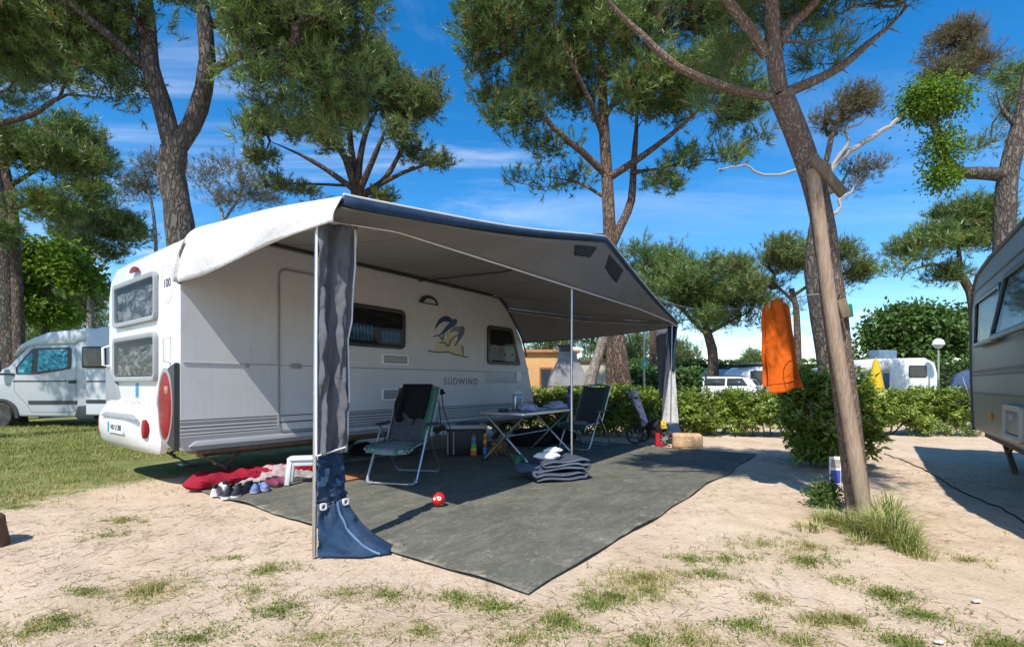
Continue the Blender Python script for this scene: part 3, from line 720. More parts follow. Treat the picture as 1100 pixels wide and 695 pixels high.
tree('bushy pine with a layered crown behind the camper van, right of the thick trunk', gnd(20, y),
     [([gnd(22, y)] + PP(y, (20, 360), (17, 280), (13, 215), (5, 180), (0, 150)), .15, .10), ([P(14, 225, y), P(40, 215, y), P(70, 198, y - .2), P(105, 205, y - .3)], .07, .03), ([P(10, 200, y), P(35, 185, y + .2), P(60, 165, y + .3)], .07, .03)],
     [B(45, 160, 13.5, 1.2, 1.2, .6, 1.4), B(80, 180, 13.4, .8, .8, .5), B(10, 150, 13.6, 1, 1, .5), B(100, 212, 13.3, .5, .5, .28), B(30, 215, 13.3, .8, .8, .45, .8), B(75, 225, 13.4, .5, .5, .25, .6), B(15, 255, 13.4, .6, .6, .35, .7), B(60, 140, 13.8, .7, .7, .3)],
     430, bk='brown', group=grp, seed=23, per=9, need=18, L=.19, W=.018, spread=.28)
y = 20
tree('flat-topped pale green pine above the camper van roof', gnd(100, y),
     [([gnd(98, y), P(97, 360, y), P(97, 300, y), P(97, 268, y)], .16, .09), ([P(97, 300, y), P(115, 280, y), P(128, 262, y)], .08, .03), ([P(97, 290, y), P(78, 268, y), P(65, 258, y)], .06, .03)],
     [B(100, 244, 20, 1.5, 1.4, .5, 1.5), B(130, 248, 20, .8, .8, .4), B(68, 252, 20, .9, .9, .4), B(150, 258, 20, .4, .5, .25), B(120, 272, 20, .9, .9, .35, .7), B(80, 285, 20, .8, .8, .35, .6), B(110, 320, 20, .9, .9, .5), B(75, 330, 20.5, 1.0, 1, .5)],
     400, bk='pale', group=grp, seed=25, per=10, need=12, L=.22, W=.026, spread=.34, kind='pine_grey')
y = 16
tree('bright green broadleaf tree over the cab of the camper van', gnd(48, y),
     [([gnd(48, y), P(48, 390, y), P(50, 330, y), P(52, 300, y)], .14, .07)],
     [B(40, 290, 16, .9, .9, .6, 1.3), B(70, 292, 16, .8, .8, .45), B(25, 320, 16, .6, .7, .5), B(55, 272, 16, .8, .8, .3), B(45, 335, 16, .8, .8, .4), B(90, 305, 16, .45, .5, .3)],
     330, kind='leaf_fresh', bk='brown', name='broadleaf_tree', seed=27, per=20, L=.17, W=.12, spread=.26)
y = 20
tree('thin grey-leaved tree between the forked pine and the flat-topped pine', gnd(165, y),
     [([gnd(168, y), P(168, 300, y), P(166, 240, y), P(160, 205, y)], .12, .05)],
     [B(160, 195, 20, .9, .9, .7), B(148, 212, 20, .5, .6, .45), B(175, 180, 20, .6, .6, .4)],
     110, bk='pale', group=None, name='thin_tree', seed=29, per=7, need=11, L=.2, W=.014, spread=.4, kind='dry_pine')
tree('thin grey-leaved tree with an open crown just right of the forked pine', gnd(240, y),
     [([gnd(240, y), P(240, 300, y), P(240, 238, y), P(230, 205, y)], .13, .05), ([P(240, 238, y), P(255, 215, y), P(262, 195, y)], .06, .03)],
     [B(225, 190, 20, .9, .9, .6), B(258, 200, 20, 1, 1, .6), B(285, 215, 20, .6, .6, .35), B(235, 215, 20, .8, .8, .4), B(248, 178, 20, .6, .6, .3)],
     150, bk='pale', group=None, name='thin_tree', seed=31, per=7, need=11, L=.2, W=.014, spread=.4, kind='dry_pine')
# the pruned tree with bleached limbs behind the leaning pine
y = 11
tree('pruned pine with bleached bare branches, half hidden behind the leaning pine', gnd(890, y),
     [([gnd(892, y)] + PP(y, (890, 405), (878, 330), (872, 280), (880, 230), (887, 196), (886, 178)), .21, .13)],
     [B(908, 118, 11, .5, .4, .2, 1.2), B(890, 132, 11, .4, .4, .17), B(935, 115, 11, .35, .3, .18), B(926, 182, 11, .28, .3, .3), B(915, 200, 11, .2, .2, .2), B(880, 145, 11, .25, .3, .12)],
     170, bk='grey', group=grp, seed=33, clump=.2, per=7, need=13, L=.12, W=.009, spread=.2, kind='dry_pine', old=.15)
# bleached limbs belong to it: a part of their own
rt = [o for o in C.objects if o.get('label', '').startswith('pruned pine with bleached')][0]
mb = MB(); o0 = rt.location
for pts, a, b_ in (([P(887, 190, y), P(905, 168, y), P(925, 155, y), P(945, 142, y), P(965, 127, y), P(980, 112, y), P(990, 96, y)], .075, .03),
                   ([P(886, 188, y), P(860, 182, y), P(838, 188, y), P(815, 187, y), P(800, 178, y), P(770, 183, y - .2)], .045, .012),
                   ([P(893, 182, y), P(903, 165, y - .1), P(912, 150, y - .1), P(908, 140, y - .1), P(914, 128, y - .1)], .05, .02),
                   ([P(908, 142, y - .1), P(895, 136, y - .1), P(888, 130, y - .1)], .025, .01), ([P(912, 138, y - .1), P(925, 134, y - .1), P(934, 122, y - .1)], .025, .01),
                   ([P(885, 235, y), P(898, 228, y), P(904, 222, y), P(901, 215, y), P(915, 207, y), P(920, 195, y)], .05, .015)):
    d = dense(loc(o0, pts), .12); m = len(d)
    mb.tube([p + Vector((noise.noise(p * 4) * .04, 0, noise.noise(p * 4 + Vector((9, 0, 0))) * .04)) for p in d], [a + (b_ - a) * i / (m - 1) for i in range(m)], 8)
mb.build('bare_branch', BK['bare'], rt, recalc=False)
# lean stems seen under the awning
for px0, px1, yy, r0, bkk, lab in ((632, 652, 13.5, .16, 'pale', 'pale leaning trunk seen under the awning, left of the tall reddish pine'), (657, 658, 13.0, .17, 'brown', 'upright brownish trunk seen under the awning, just left of the tall reddish pine')):
    tree(lab, gnd(px0, yy), [([gnd(px0, yy), P(px0 + (px1 - px0) * .1, 412, yy), P(px0 + (px1 - px0) * .8, 365, yy), P(px1 + 4, 325, yy)], r0, r0 * .8)],
         [B(px1 - 20 + 8, 322, yy + .4, .45, .45, .16)], 30, bk=bkk, group=grp, seed=int(px0), per=8, need=12, L=.15, W=.012, spread=.2, kind='pine')
# background trees
bgp = 'background trees'
def back(label, px, y, stems, blobs, n, seed, kind='pine', name='pine_tree', bk='brown', **kw):
    a = dict(per=12, need=12, L=.32, W=.030, spread=.45) if not kind.startswith('leaf') else dict(per=22, L=.34, W=.22, spread=.5)
    a.update(kw); tree(label, gnd(px, y), stems, blobs, n, kind=kind, name=name, bk=bk, seed=seed, step=.5, tip=.012, group=bgp, trunk_n=9, **a)
y = 30
back('dense round pine top just right of the awning peak, behind the reddish trunk', 700, y, [([gnd(700, y), P(702, 360, y), P(703, 320, y)], .3, .15)],
     [B(690, 282, 30, 2, 2, .9, 1.2), B(725, 290, 30, 1.7, 1.7, 1.2, 1.3), B(705, 310, 30, 1.8, 1.8, 1.2), B(672, 300, 30, 1.2, 1.2, .8)], 230, 41)
y = 26
back('large spreading pine with a dark trunk standing behind the white estate car', 766, y, [([gnd(767, y), P(766, 395, y), P(765, 375, y), P(758, 352, y)], .34, .22), ([P(760, 360, y), P(735, 335, y), P(720, 318, y)], .14, .06), ([P(760, 358, y), P(785, 345, y), P(805, 335, y)], .12, .05), ([P(758, 352, y), P(756, 325, y), P(752, 300, y)], .15, .06)],
     [B(735, 315, 26, 2, 2, 1.1, 1.3), B(770, 312, 26, 1.8, 1.8, 1.2, 1.3), B(752, 296, 26, 1.5, 1.5, .7), B(800, 325, 26, 1.3, 1.3, .8), B(715, 335, 26, 1.2, 1.2, .6), B(780, 345, 26, 1.4, 1.4, .7), B(745, 345, 25.5, 1.5, 1.4, .6), B(815, 345, 26, .7, .8, .4), B(835, 330, 26.5, 1, 1, .5)], 420, 43)
y = 22
back('feathery pine between the orange towel and the leaning pine', 857, y, [([gnd(858, y), P(857, 380, y), P(855, 330, y), P(850, 310, y)], .19, .12), ([P(854, 325, y), P(835, 308, y), P(815, 295, y)], .08, .04), ([P(852, 318, y), P(880, 300, y), P(905, 295, y)], .08, .04)],
     [B(845, 275, 22, 1.4, 1.4, .6, 1.3), B(808, 285, 22, .8, .8, .5), B(880, 282, 22, 1.1, 1.1, .6), B(915, 295, 22, 1, 1, .5), B(820, 310, 22, .8, .8, .35), B(895, 315, 22, .6, .6, .3), B(830, 262, 22, .5, .5, .3), B(797, 300, 22, .4, .4, .3)], 300, 45, kind='pine_grey', L=.26, W=.024, spread=.36)
back('round deep green broadleaf tree behind the white caravan on the right', 980, 33, [([gnd(980, 33), P(980, 390, 33), P(980, 360, 33)], .3, .15)],
     [B(960, 355, 33, 1.6, 1.6, 1.2), B(990, 352, 33, 2, 2, 1.2, 1.3), B(975, 342, 33, 1.6, 1.6, .7), B(940, 370, 33, .9, .9, .7), B(1015, 365, 33, 1.4, 1.4, .9), B(985, 375, 32.5, 2, 1.5, .7)], 420, 47, kind='leaf_tree', name='broadleaf_tree')
back('paler broadleaf tree between the round tree and the grey caravan', 1038, 36, [([gnd(1038, 36), P(1038, 390, 36), P(1038, 365, 36)], .3, .15)],
     [B(1035, 360, 36, 1.8, 1.8, 1.3), B(1060, 350, 36, 2.2, 2, 1.5), B(1022, 375, 36, 1.3, 1.3, .8), B(1045, 345, 36, 1.2, 1.2, .7)], 330, 49, kind='leaf_tree', name='broadleaf_tree')
r2 = np.random.default_rng(5)
bt = [(640, 34, 352, 'pine tree filling the gap under the awning, behind the small orange building'), (590, 38, 345, 'pine tree behind the barbecue chimney under the awning'), (690, 44, 360, 'far pine behind the green sign'),
      (730, 40, 372, 'far low pine behind the windscreen of the estate car'), (835, 48, 378, 'far small pine seen behind the orange towel'), (800, 55, 382, 'tiny far pine right of the dark trunk'), (905, 50, 383, 'far pine left of the white awning tent'),
      (125, 34, 320, 'pine tree between the camper van roof and the caravan rear'), (70, 30, 335, 'dark pine right behind the camper van roof'), (15, 32, 330, 'dark pine behind the bonnet of the camper van'),
      (1085, 46, 365, 'far tree behind the grey caravan')]
for i, (px, yy, top, lab) in enumerate(bt):
    hz = (HOR - top) / FOC * yy; w_ = max(2.0, hz * .75)
    c = P(px, top, yy)
    bl = [((c.x + r2.normal() * w_ * .35, yy + r2.normal() * .5, CAM_H + hz * f), (w_ * .5, w_ * .5, max(.5, hz * .2)), 1) for f in (.9, .8, .65, .5, .4)]
    back(lab, px, yy, [([gnd(px, yy), P(px, top + (HOR - top) * .5, yy), P(px + 2, top + (HOR - top) * .25, yy)], .22, .1)], [(Vector(a), b_, w2) for a, b_, w2 in bl], 130, 60 + i, kind=['pine', 'pine_grey'][i % 2], L=.34, W=.04, spread=.55, per=9)
# ------------------------------------------------------------------ white caravan
UP = lambda a, b, d: Vector((a, -d, b))            # near long side: a along, b up, d out towards us
RP = lambda a, b, d: Vector((-d, a, b))            # rear wall: a across, b up, d out
side_mat = side_alu('hammered_side_sheet', (.54, .55, .565), 0, [(.735, .75, (.12, .125, .13)), (.69, .725, (.2, .205, .21)), (.655, .675, (.12, .125, .13)), (.615, .64, (.2, .205, .21)), (.585, .6, (.12, .125, .13)), (.3, .575, (.27, .275, .28))])
grey_cloth = fabric('grey_awning_cloth', (.195, .195, .198), .1, .09, .45)
white_cloth = fabric('white_awning_cloth', (.60, .595, .585), .04, .10, .5, dirt=.08)
roof_cloth = fabric('awning_roof_cloth', (.24, .237, .23), .05, .035, .3)
navy_cloth = fabric('navy_awning_cloth', (.02, .05, .105), .2, .05, .4, dirt=.1)
dark_cloth = fabric('charcoal_cloth', (.035, .037, .045), .2, .05, .6)
piping_mat = M('white_piping', (.72, .72, .72), .5, var=.05)
cv = thing('caravan', 'long white caravan with twin rear bunk windows under the big grey awning', 'caravan', CV.W((0, 0, 0)), YAW)
CW = 2.3
prof = [(.05, .42), (0, .55), (0, 1.2), (0, 2.2), (.02, 2.42), (.08, 2.58), (.2, 2.69), (.42, 2.75), (.9, 2.78), (5.05, 2.78), (5.3, 2.72), (5.5, 2.58), (5.75, 2.32), (5.98, 2.02), (6.22, 1.4), (6.4, .8), (6.42, .6), (6.36, .42)]
b = MB(); b.prism(prof, lambda a, z, d: Vector((a, d, z)), .012, CW)
b.build('body', MT['white_gel'], cv, bevel=.07, seg=4, angle=50)
# hammered side sheet, 12 mm proud of the shell
inset = []
for a, z in prof: inset.append((min(max(a, .035), 6.38), min(z, 2.70)))
inset = [(.06, .43), (.03, .55), (.03, 2.2), (.05, 2.42), (.12, 2.56), (.24, 2.65), (.45, 2.70), (5.03, 2.70), (5.26, 2.66), (5.44, 2.53), (5.69, 2.28), (5.93, 1.98), (6.17, 1.38), (6.36, .8), (6.38, .6), (6.33, .43)]
MB().prism(inset, UP, -.02, .0).build('side_panel', side_mat, cv)
# seam rail halfway up, and the light sill rail low down
m = MB(); m.box((3.1, -.004, 1.335), (6.1, .012, .014)); m.build('seam_rail', MT['frame_grey'], cv, bevel=.003)
m = MB(); m.prism([(.09, .0), (6.33, .0), (6.33, .055), (.16, .055)], lambda a, z, d: UP(a, z + .475, d), 0, .028); m.build('sill_rail', M('sill_rail_grey', (.5, .5, .51), .4, .4), cv, bevel=.01)
# rear end: moulded lower panel, corners, lamps
def rp(px, py, x=0.0):
    h = CV.hit(px, py, 0, x); return (h.y, h.z)
secs = []
for z, d, ins in ((.36, .02, .12), (.39, .10, .06), (.46, .16, .03), (.58, .185, .01), (.72, .18, .0), (.80, .14, .0), (.88, .06, .0), (.94, .0, .0)):
    sec = []
    for k in range(21):
        u = k / 20; yy = .40 + ins + (CW - .42 - 2 * ins) * u; bul = d * (1 - abs(2 * u - 1) ** 5 * (.97 if u < .5 else .75))
        sec.append(Vector((-bul, yy, z)))
    sec += [Vector((.06, CW - .02 - ins, z)), Vector((.06, .40 + ins, z))]
    secs.append(sec)
MB().rings(secs).build('rear_bumper', MT['white_gel'], cv)
m = MB(); m.prism([(.6, .0), (1.75, .0), (1.62, .05), (.75, .05)], lambda a, z, d: RP(a, .74 + z, d), .15, .205); m.build('plate_recess', MT['frame_grey'], cv, bevel=.01)
pl = MB().prism(rrect(1.2, .63, .52, .12, .012, 3), RP, .18, .20).build('number_plate', MT['plate_white'], cv)
rotRear = Matrix.Rotation(-PI / 2, 4, 'Z') @ Matrix.Rotation(PI / 2, 4, 'X')
def rear_text(name, s, y, z, size, mat, off, parent, rot=0, **k):
    mt = Matrix.Translation((-off, y, z)) @ rotRear @ Matrix.Rotation(rot, 4, 'Z')
    return text_part(name, s, size, mat, parent, mt, **k)
rear_text('plate_lettering', 'NU U 200', 1.17, .63, .088, MT['ink'], .2025, pl)
q = MB(); q.box((-.2025, 1.435, .63), (.004, .045, .118)); q.build('country_strip', MT['blue_sticker'], pl)
q = MB(); q.box((-.003, 1.18, 1.04), (.005, .09, .17)); q.build('blue_sticker', MT['blue_sticker'], cv)
rear_text('model_lettering', 'SÜDWIND', 1.18, .90 + .02, .13, MT['faint_ink'], .052, cv, spacing=1.2)
rear_text('speed_sticker', '100', .27, 2.16, .13, MT['ink'], .003, cv, spacing=1.05)
q = MB(); q.tube([RP(.27 + .02 * math.cos(a), 2.02 - .01 + .0, .003) for a in (0, .5)], .003, 4); q.ring(rrect(.27, 2.16, .30, .42, .14), rrect(.27, 2.16, .288, .408, .134), RP, .0, .004); q.build('sticker_outline', MT['faint_ink'], cv)
def tail(y0, sgn):
    def ell(cy, cz, ry, rz, n=30, k=1.0):
        out = []
        for i in range(n):
            a = 2 * PI * i / n; out.append((cy + ry * math.cos(a) * (1 if math.sin(a) > 0 else 1) * k, cz + rz * math.sin(a)))
        return out
    return ell
ell = tail(0, 1)
def lamp_half(cy, cz, ry, rz, n=16):      # leaf-shaped outline, straight along the corner
    out = [(cy + ry, cz - rz * .82)]; 
    pts = []
    for i in range(n + 1):
        a = PI / 2 + PI * i / n
        pts.append((cy + ry + 2 * ry * math.cos(a), cz + rz * math.sin(a)))
    return pts
for kk, (y0, sg, lit) in enumerate(((.03, 1, True), (CW - .03, -1, False))):
    mir = (lambda pts: [(y0 + sg * q_[0], q_[1]) for q_ in pts])
    # dark surround with its own swell
    def leaf(w_, z0, z1, n=20):
        pts = []
        for i in range(n + 1):
            u = i / n; z = z0 + (z1 - z0) * u; pts.append((w_ * math.sin(PI * min(1, max(0, u))) ** .62, z))
        return pts
    prof_l = leaf(.50, .44, 1.33)
    sur = MB(); secs = []
    for d, k in ((-.02, 1.0), (.010, 1.0), (.020, .97), (.024, .90)):
        pts = [( -.02 + (q_[0] + .02) * k, .885 + (q_[1] - .885) * (k * .5 + .5)) for q_ in prof_l]
        pts = [(-.018, pts[-1][1])] + [(-.018, pts[0][1])] + pts
        secs.append([RP(y0 + sg * a, z, d * (1 if a < 5 else 1)) for a, z in pts])
    sur.rings(secs); tl = sur.build('tail_light', MT['dark_plastic'] if lit else MT['grey_plastic'], cv)
    if lit:
        ob = MB()
        for d0, d1, wd, z0, z1, a0, mi in ((.158, .175, .40, .53, 1.25, .03, 0),):
            pts = [(.225 + .185 * math.cos(2 * PI * k_ / 28) * (1 if math.cos(2 * PI * k_ / 28) < 0 else .92), .89 + .355 * math.sin(2 * PI * k_ / 28)) for k_ in range(28)]
            s2 = []
            for d, k in ((.018, 1.0), (.030, .98), (.038, .88), (.041, .6)):
                p2 = [(.225 + (a - .225) * k, .89 + (z - .89) * k) for a, z in pts]
                s2.append([RP(y0 + sg * a, z, d) for a, z in p2])
            ob.rings(s2)
        ob.build('lens', MT['red_lens'], tl)
        rim = MB(); po = [(.225 + .208 * math.cos(2 * PI * k_ / 28), .89 + .395 * math.sin(2 * PI * k_ / 28)) for k_ in range(28)]; pi_ = [(.225 + .178 * math.cos(2 * PI * k_ / 28), .89 + .35 * math.sin(2 * PI * k_ / 28)) for k_ in range(28)]
        rim.ring([(y0 + sg * a, z) for a, z in po], [(y0 + sg * a, z) for a, z in pi_], RP, .015, .029); rim.build('rim', M('silver_rim', (.45, .45, .46), .35, .6), tl)
        for zz_, yy_ in ((1.06, .13),):
            c_ = MB(); c_.prism([(y0 + yy_ - .02, zz_ - .05), (y0 + yy_ + .08, zz_ - .04), (y0 + yy_ + .06, zz_ + .04), (y0 + yy_ - .03, zz_ + .03)], RP, .03, .0445); c_.build('clear_lens', MT['clear_lens'], tl, bevel=.01)
for yy_, zz_ in ((.56, .64), (2.1, .60)):
    m = MB(); m.prism([(yy_ + .055 * math.cos(2 * PI * k / 20), zz_ + .10 * math.sin(2 * PI * k / 20)) for k in range(20)], RP, .04, .128 if yy_ < 1 else .135); m.build('rear_reflector', MT['red_lens'], cv, bevel=.008)
q = MB(); q.prism([(1.23 + .13 * math.cos(PI * k / 12), 2.405 + .06 * math.sin(PI * k / 12)) for k in range(13)], RP, 0, .03); q.build('brake_light', MT['red_lens'], cv, bevel=.006)
for yy_, zz_ in ((.17, 1.47), (2.2, 1.47)):
    m = MB(); m.tube([RP(yy_, zz_ - .13, 0), RP(yy_, zz_ - .12, .07), RP(yy_, zz_ + .1, .075), RP(yy_, zz_ + .13, 0)], .014, 8); m.build('grab_handle', MT['white_plastic'], cv)
# windows
def window(fn, cx, cz, w_, h_, r_, frame_m, proud=.03, contents=None, bar=True, poly=None):
    fr = MB(); po = rrect(cx, cz, w_, h_, r_); pi_ = rrect(cx, cz, w_ - .11, h_ - .11, max(.02, r_ - .035))
    if poly: po, pi_ = poly
    fr.ring(po, pi_, fn, 0, proud, din=proud - .006); f = fr.build('window', frame_m, cv, bevel=.008)
    MB().prism(pi_, fn, .001, .004).build('interior', MT['black_inside'], f)
    MB().add([fn(a, b_, proud - .01) for a, b_ in pi_], [tuple(range(len(pi_)))]).build('pane', MT['glass'], f, recalc=False)
    if contents:
        for nm, mt, a0, a1, z0, z1, sd in contents:
            g_ = MB(); g_.grid(lambda u, v: fn(a0 + (a1 - a0) * u, z0 + (z1 - z0) * v - .012 * abs(math.sin(u * 9 + sd)) * v, .007 + (.005 * math.sin(u * 40 + sd + 2 * v) if nm == 'curtain' else .006 * noise.noise(Vector((u * 6, v * 3, sd))))), 30, 6); g_.build(nm, mt, f)
    return f
curtain_blue = M('blue_patterned_curtain', (.06, .22, .42), .8, var=.35, vs=16)
_b = NT('silver_blind'); blind = _b.mat
_b.color(_b.ramp(_b.noise(5.5, 6, .75, _b.coords((1, .8, 1.8)), .7), [(.36, (.02, .022, .024)), (.48, (.09, .095, .10)), (.60, (.55, .55, .55))])); _b.set(Roughness=.4); _b.bump(_b.noise(9, 5, .7, None, 2), .9, .04)  # glints and dark folds of the crumpled blind are painted into its colour
for z0, z1 in ((1.80, 2.325), (1.145, 1.675)):
    window(RP, 1.235, (z0 + z1) / 2, 1.44, z1 - z0, .08, MT['frame_grey'], .045, contents=[('blind', blind, .6, 1.87, z0 + .07, z1 - .12, z0)])
def up_(px, py, d=0.0):
    h = CV.hit(px, py, 1, -d); return (h.x, h.z)
a0, z1 = up_(369.5, 330); a1, zb = up_(434.5, 355); zt1 = up_(369.5, 324)[1]; zb0 = up_(369.5, 371)[1]
cxw, cw_ = (a0 + a1) / 2, a1 - a0
window(UP, cxw, (zt1 + zb0) / 2, cw_, zt1 - zb0, .09, MT['frame_black'], .035,
       contents=[('curtain', curtain_blue, a0 + .1, cxw - .05, zb0 + .09, zb0 + .32, 1), ('curtain', curtain_blue, cxw + .1, a1 - .1, zb0 + .09, zb0 + .26, 4)])
# front window, its leading edge raked
f0, ft = up_(523, 349); _, fb = up_(523, 391); fx1, _ = up_(549, 352); fx2, _ = up_(558.5, 392)
def quadround(pts, r_, n=4):
    out = []; m_ = len(pts)
    for i in range(m_):
        p0, p1, p2 = Vector(pts[i - 1]), Vector(pts[i]), Vector(pts[(i + 1) % m_]); d0 = (p0 - p1).normalized(); d2 = (p2 - p1).normalized()
        a_, c_ = p1 + d0 * r_, p1 + d2 * r_
        for k in range(n + 1):
            u = k / n; out.append(tuple(a_ * (1 - u) ** 2 + p1 * 2 * u * (1 - u) + c_ * u * u))
    return out
po = quadround([(f0, fb), (fx2, fb), (fx1, ft), (f0, ft)], .08); cxm, czm = (f0 + fx2) / 2 - .03, (ft + fb) / 2
pi_ = [(cxm + (a - cxm) * .86, czm + (z - czm) * .84) for a, z in po]
bag_mat = M('white_orange_cloth', (.5, .48, .46), .8, var=.4, vs=9)
window(UP, 0, 0, 1, 1, .05, MT['frame_black'], .035, contents=[('stored_linen', bag_mat, f0 + .12, fx2 - .18, fb + .08, fb + .36, 2)], poly=(po, pi_))
# door
dx0, dz1 = up_(298, 287); _, dz0 = up_(298, 465); dx1 = dx0 + .66; dcx = (dx0 + dx1) / 2; dzc = (dz0 + dz1) / 2
d = MB(); d.ring(rrect(dcx, dzc, dx1 - dx0, dz1 - dz0, .1), rrect(dcx, dzc, dx1 - dx0 - .05, dz1 - dz0 - .05, .08), UP, 0, .016); door = d.build('door', M('door_frame', (.26, .27, .28), .4), cv, bevel=.004)
MB().prism(rrect(dcx, dzc, dx1 - dx0 - .055, dz1 - dz0 - .055, .075), UP, 0, .007).build('door_leaf', side_alu('door_sheet', (.56, .57, .585), 0, [(.735, .75, (.12, .125, .13)), (.655, .675, (.12, .125, .13)), (.3, .575, (.27, .275, .28))]), door)
m = MB(); m.prism(rrect(up_(317, 389)[0], 1.33, .13, .06, .02), UP, .007, .03); m.build('handle', MT['grey_plastic'], door, bevel=.005)
for hz in (.9, 1.45): m = MB(); m.bar((dx0 + .005, -.02, hz - .05), (dx0 + .005, -.02, hz + .05), .02, .02); m.build('hinge', MT['grey_plastic'], door, bevel=.004)
hx, hz_ = up_(278, 391); m = MB(); m.lathe([(.025, 0), (.025, .012), (.015, .018)], UP(dx0 - .35, 1.32, .0), 12, Matrix.Rotation(PI / 2, 3, 'X')); m.build('water_inlet', MT['grey_plastic'], cv)
# fridge grilles, porch lamp, storage flap, socket
for (px0, py0, px1, py1) in ((410, 380, 438.5, 391), (410, 417.5, 438.5, 430)):
    xa, za = up_(px0, py0); xb, _ = up_(px1, py0); _, zb = up_(px0, py1); zc = (za + zb) / 2; h_ = za - zb
    m = MB(); m.ring(rrect((xa + xb) / 2, zc, xb - xa, h_, .02), rrect((xa + xb) / 2, zc, xb - xa - .05, h_ - .04, .01), UP, 0, .016); v_ = m.build('vent', MT['white_plastic'], cv)
    m = MB(); m.box(((xa + xb) / 2, -.003, zc), (xb - xa - .05, .004, h_ - .04)); m.build('backing', MT['dark_plastic'], v_)
    m = MB()
    for k in range(7): m.box(((xa + xb) / 2, -.009, zb + .035 + (h_ - .07) * k / 6), (xb - xa - .05, .009, .011))
    m.build('louvre', M('louvre_grey', (.38, .38, .38), .5), v_)
xl, zl = up_(459.5, 324)
m = MB(); m.prism([(xl + .19 * math.cos(PI * k / 14), zl - .04 + .13 * math.sin(PI * k / 14)) for k in range(15)], UP, 0, .05); pl_ = m.build('porch_lamp', MT['dark_plastic'], cv, bevel=.012)
m = MB(); m.prism([(xl + .12 * math.cos(PI * k / 12), zl - .03 + .07 * math.sin(PI * k / 12)) for k in range(13)], UP, .04, .058); m.build('diffuser', M('lamp_diffuser', (.45, .42, .38), .3), pl_)
xa, za = up_(522, 406.5); xb, zb = up_(554, 406.5)
m = MB(); m.prism(rrect((xa + xb) / 2, 1.215, xb - xa, .16, .03), UP, 0, .01); m.build('storage_flap', M('flap_grey', (.42, .44, .46), .45), cv, bevel=.004)
xs, zs = up_(556.5, 406); m = MB(); m.prism(rrect(xs, 1.25, .15, .2, .03), UP, 0, .035); m.build('power_socket', MT['white_plastic'], cv, bevel=.008)
xs, zs = up_(556, 433); m = MB(); m.prism(rrect(xs - .02, .80, .26, .34, .04), UP, 0, .03); hb = m.build('service_hatch', MT['white_plastic'], cv, bevel=.01)
m = MB(); m.prism(rrect(xs - .02, .80, .18, .26, .03), UP, .03, .036); m.build('hatch_lid', MT['alu'], hb)
# lettering and the painted birds
xt, zt = up_(495.5, 410)
text_part('model_lettering', 'SÜDWIND', .155, M('grey_print_ink', (.13, .14, .16), .5), cv, Matrix.Translation((xt, -.004, zt)) @ Matrix.Rotation(PI / 2, 4, 'X'), spacing=1.25)
ex, ez = up_(482, 361.5); ES = .0098
em = thing  # emblem: parts of the caravan, each colour a flat decal
def epx(pts): return [(ex + (x - 287) * .0029, ez - (y - 243) * .0023) for x, y in pts]
def smooth_loop(pts, n=5):
    out = []; m_ = len(pts)
    for i in range(m_):
        p0, p1, p2, p3 = (Vector(pts[(i + k - 1) % m_]) for k in range(4))
        for k in range(n):
            u = k / n; out.append(tuple(.5 * ((2 * p1) + (p2 - p0) * u + (2 * p0 - 5 * p1 + 4 * p2 - p3) * u * u + (3 * p1 - p0 - 3 * p2 + p3) * u ** 3)))
    return out
def disc(x, y, r): return [(x + r * math.cos(2 * PI * k / 9), y + r * math.sin(2 * PI * k / 9)) for k in range(9)]
dec = [('emblem_sand', (.52, .47, .33), [(182, 352), (185, 310), (215, 275), (265, 262), (330, 265), (375, 295), (395, 330), (400, 368), (300, 358)]),
       ('emblem_sun', (.72, .5, .05), disc(284, 236, 15)),
       ('emblem_wing', (.012, .045, .13), [(312, 118), (285, 101), (250, 103), (215, 126), (192, 162), (177, 206), (205, 170), (238, 146), (275, 138), (305, 140)]),
       ('emblem_body', (.03, .08, .18), [(352, 120), (350, 140), (330, 164), (296, 186), (262, 212), (205, 250), (238, 208), (268, 170), (300, 138), (322, 116), (340, 110)]),
       ('emblem_wing', (.20, .20, .26), [(384, 168), (352, 163), (322, 178), (296, 216), (330, 200), (372, 200)]),
       ('emblem_body', (.13, .14, .20), [(410, 160), (417, 182), (408, 214), (384, 250), (336, 306), (360, 256), (368, 214), (376, 176), (392, 156)])]
zt_ = .004
for nm, col, pts in dec:
    MB().prism(smooth_loop(epx(pts)), UP, .0005, zt_).build(nm, M(nm + '_paint', col, .5, var=.1, vs=10), cv); zt_ += .0022
m = MB()
for pts in ([(160, 258), (190, 245), (215, 252), (235, 270), (245, 225), (275, 200)], [(210, 296), (245, 290), (283, 312), (300, 270), (340, 235), (385, 224)], [(385, 292), (402, 325), (405, 375)]):
    pp = dense([UP(a, z, .018) for a, z in epx(pts)], .02); n_ = len(pp); m.tube(pp, [.003 + .008 * math.sin(PI * (.15 + .75 * i / (n_ - 1))) for i in range(n_)], 6)
pp = dense([UP(a, z, .006) for a, z in epx([(125, 356), (200, 362), (285, 352), (300, 362), (400, 378), (445, 382)])], .03); m.tube(pp, .009, 6)
for v in range(len(m.v)): m.v[v] = (m.v[v][0], -.017 + (m.v[v][1] + .017) * .15, m.v[v][2])
m.build('emblem_outline', MT['ink'], cv)
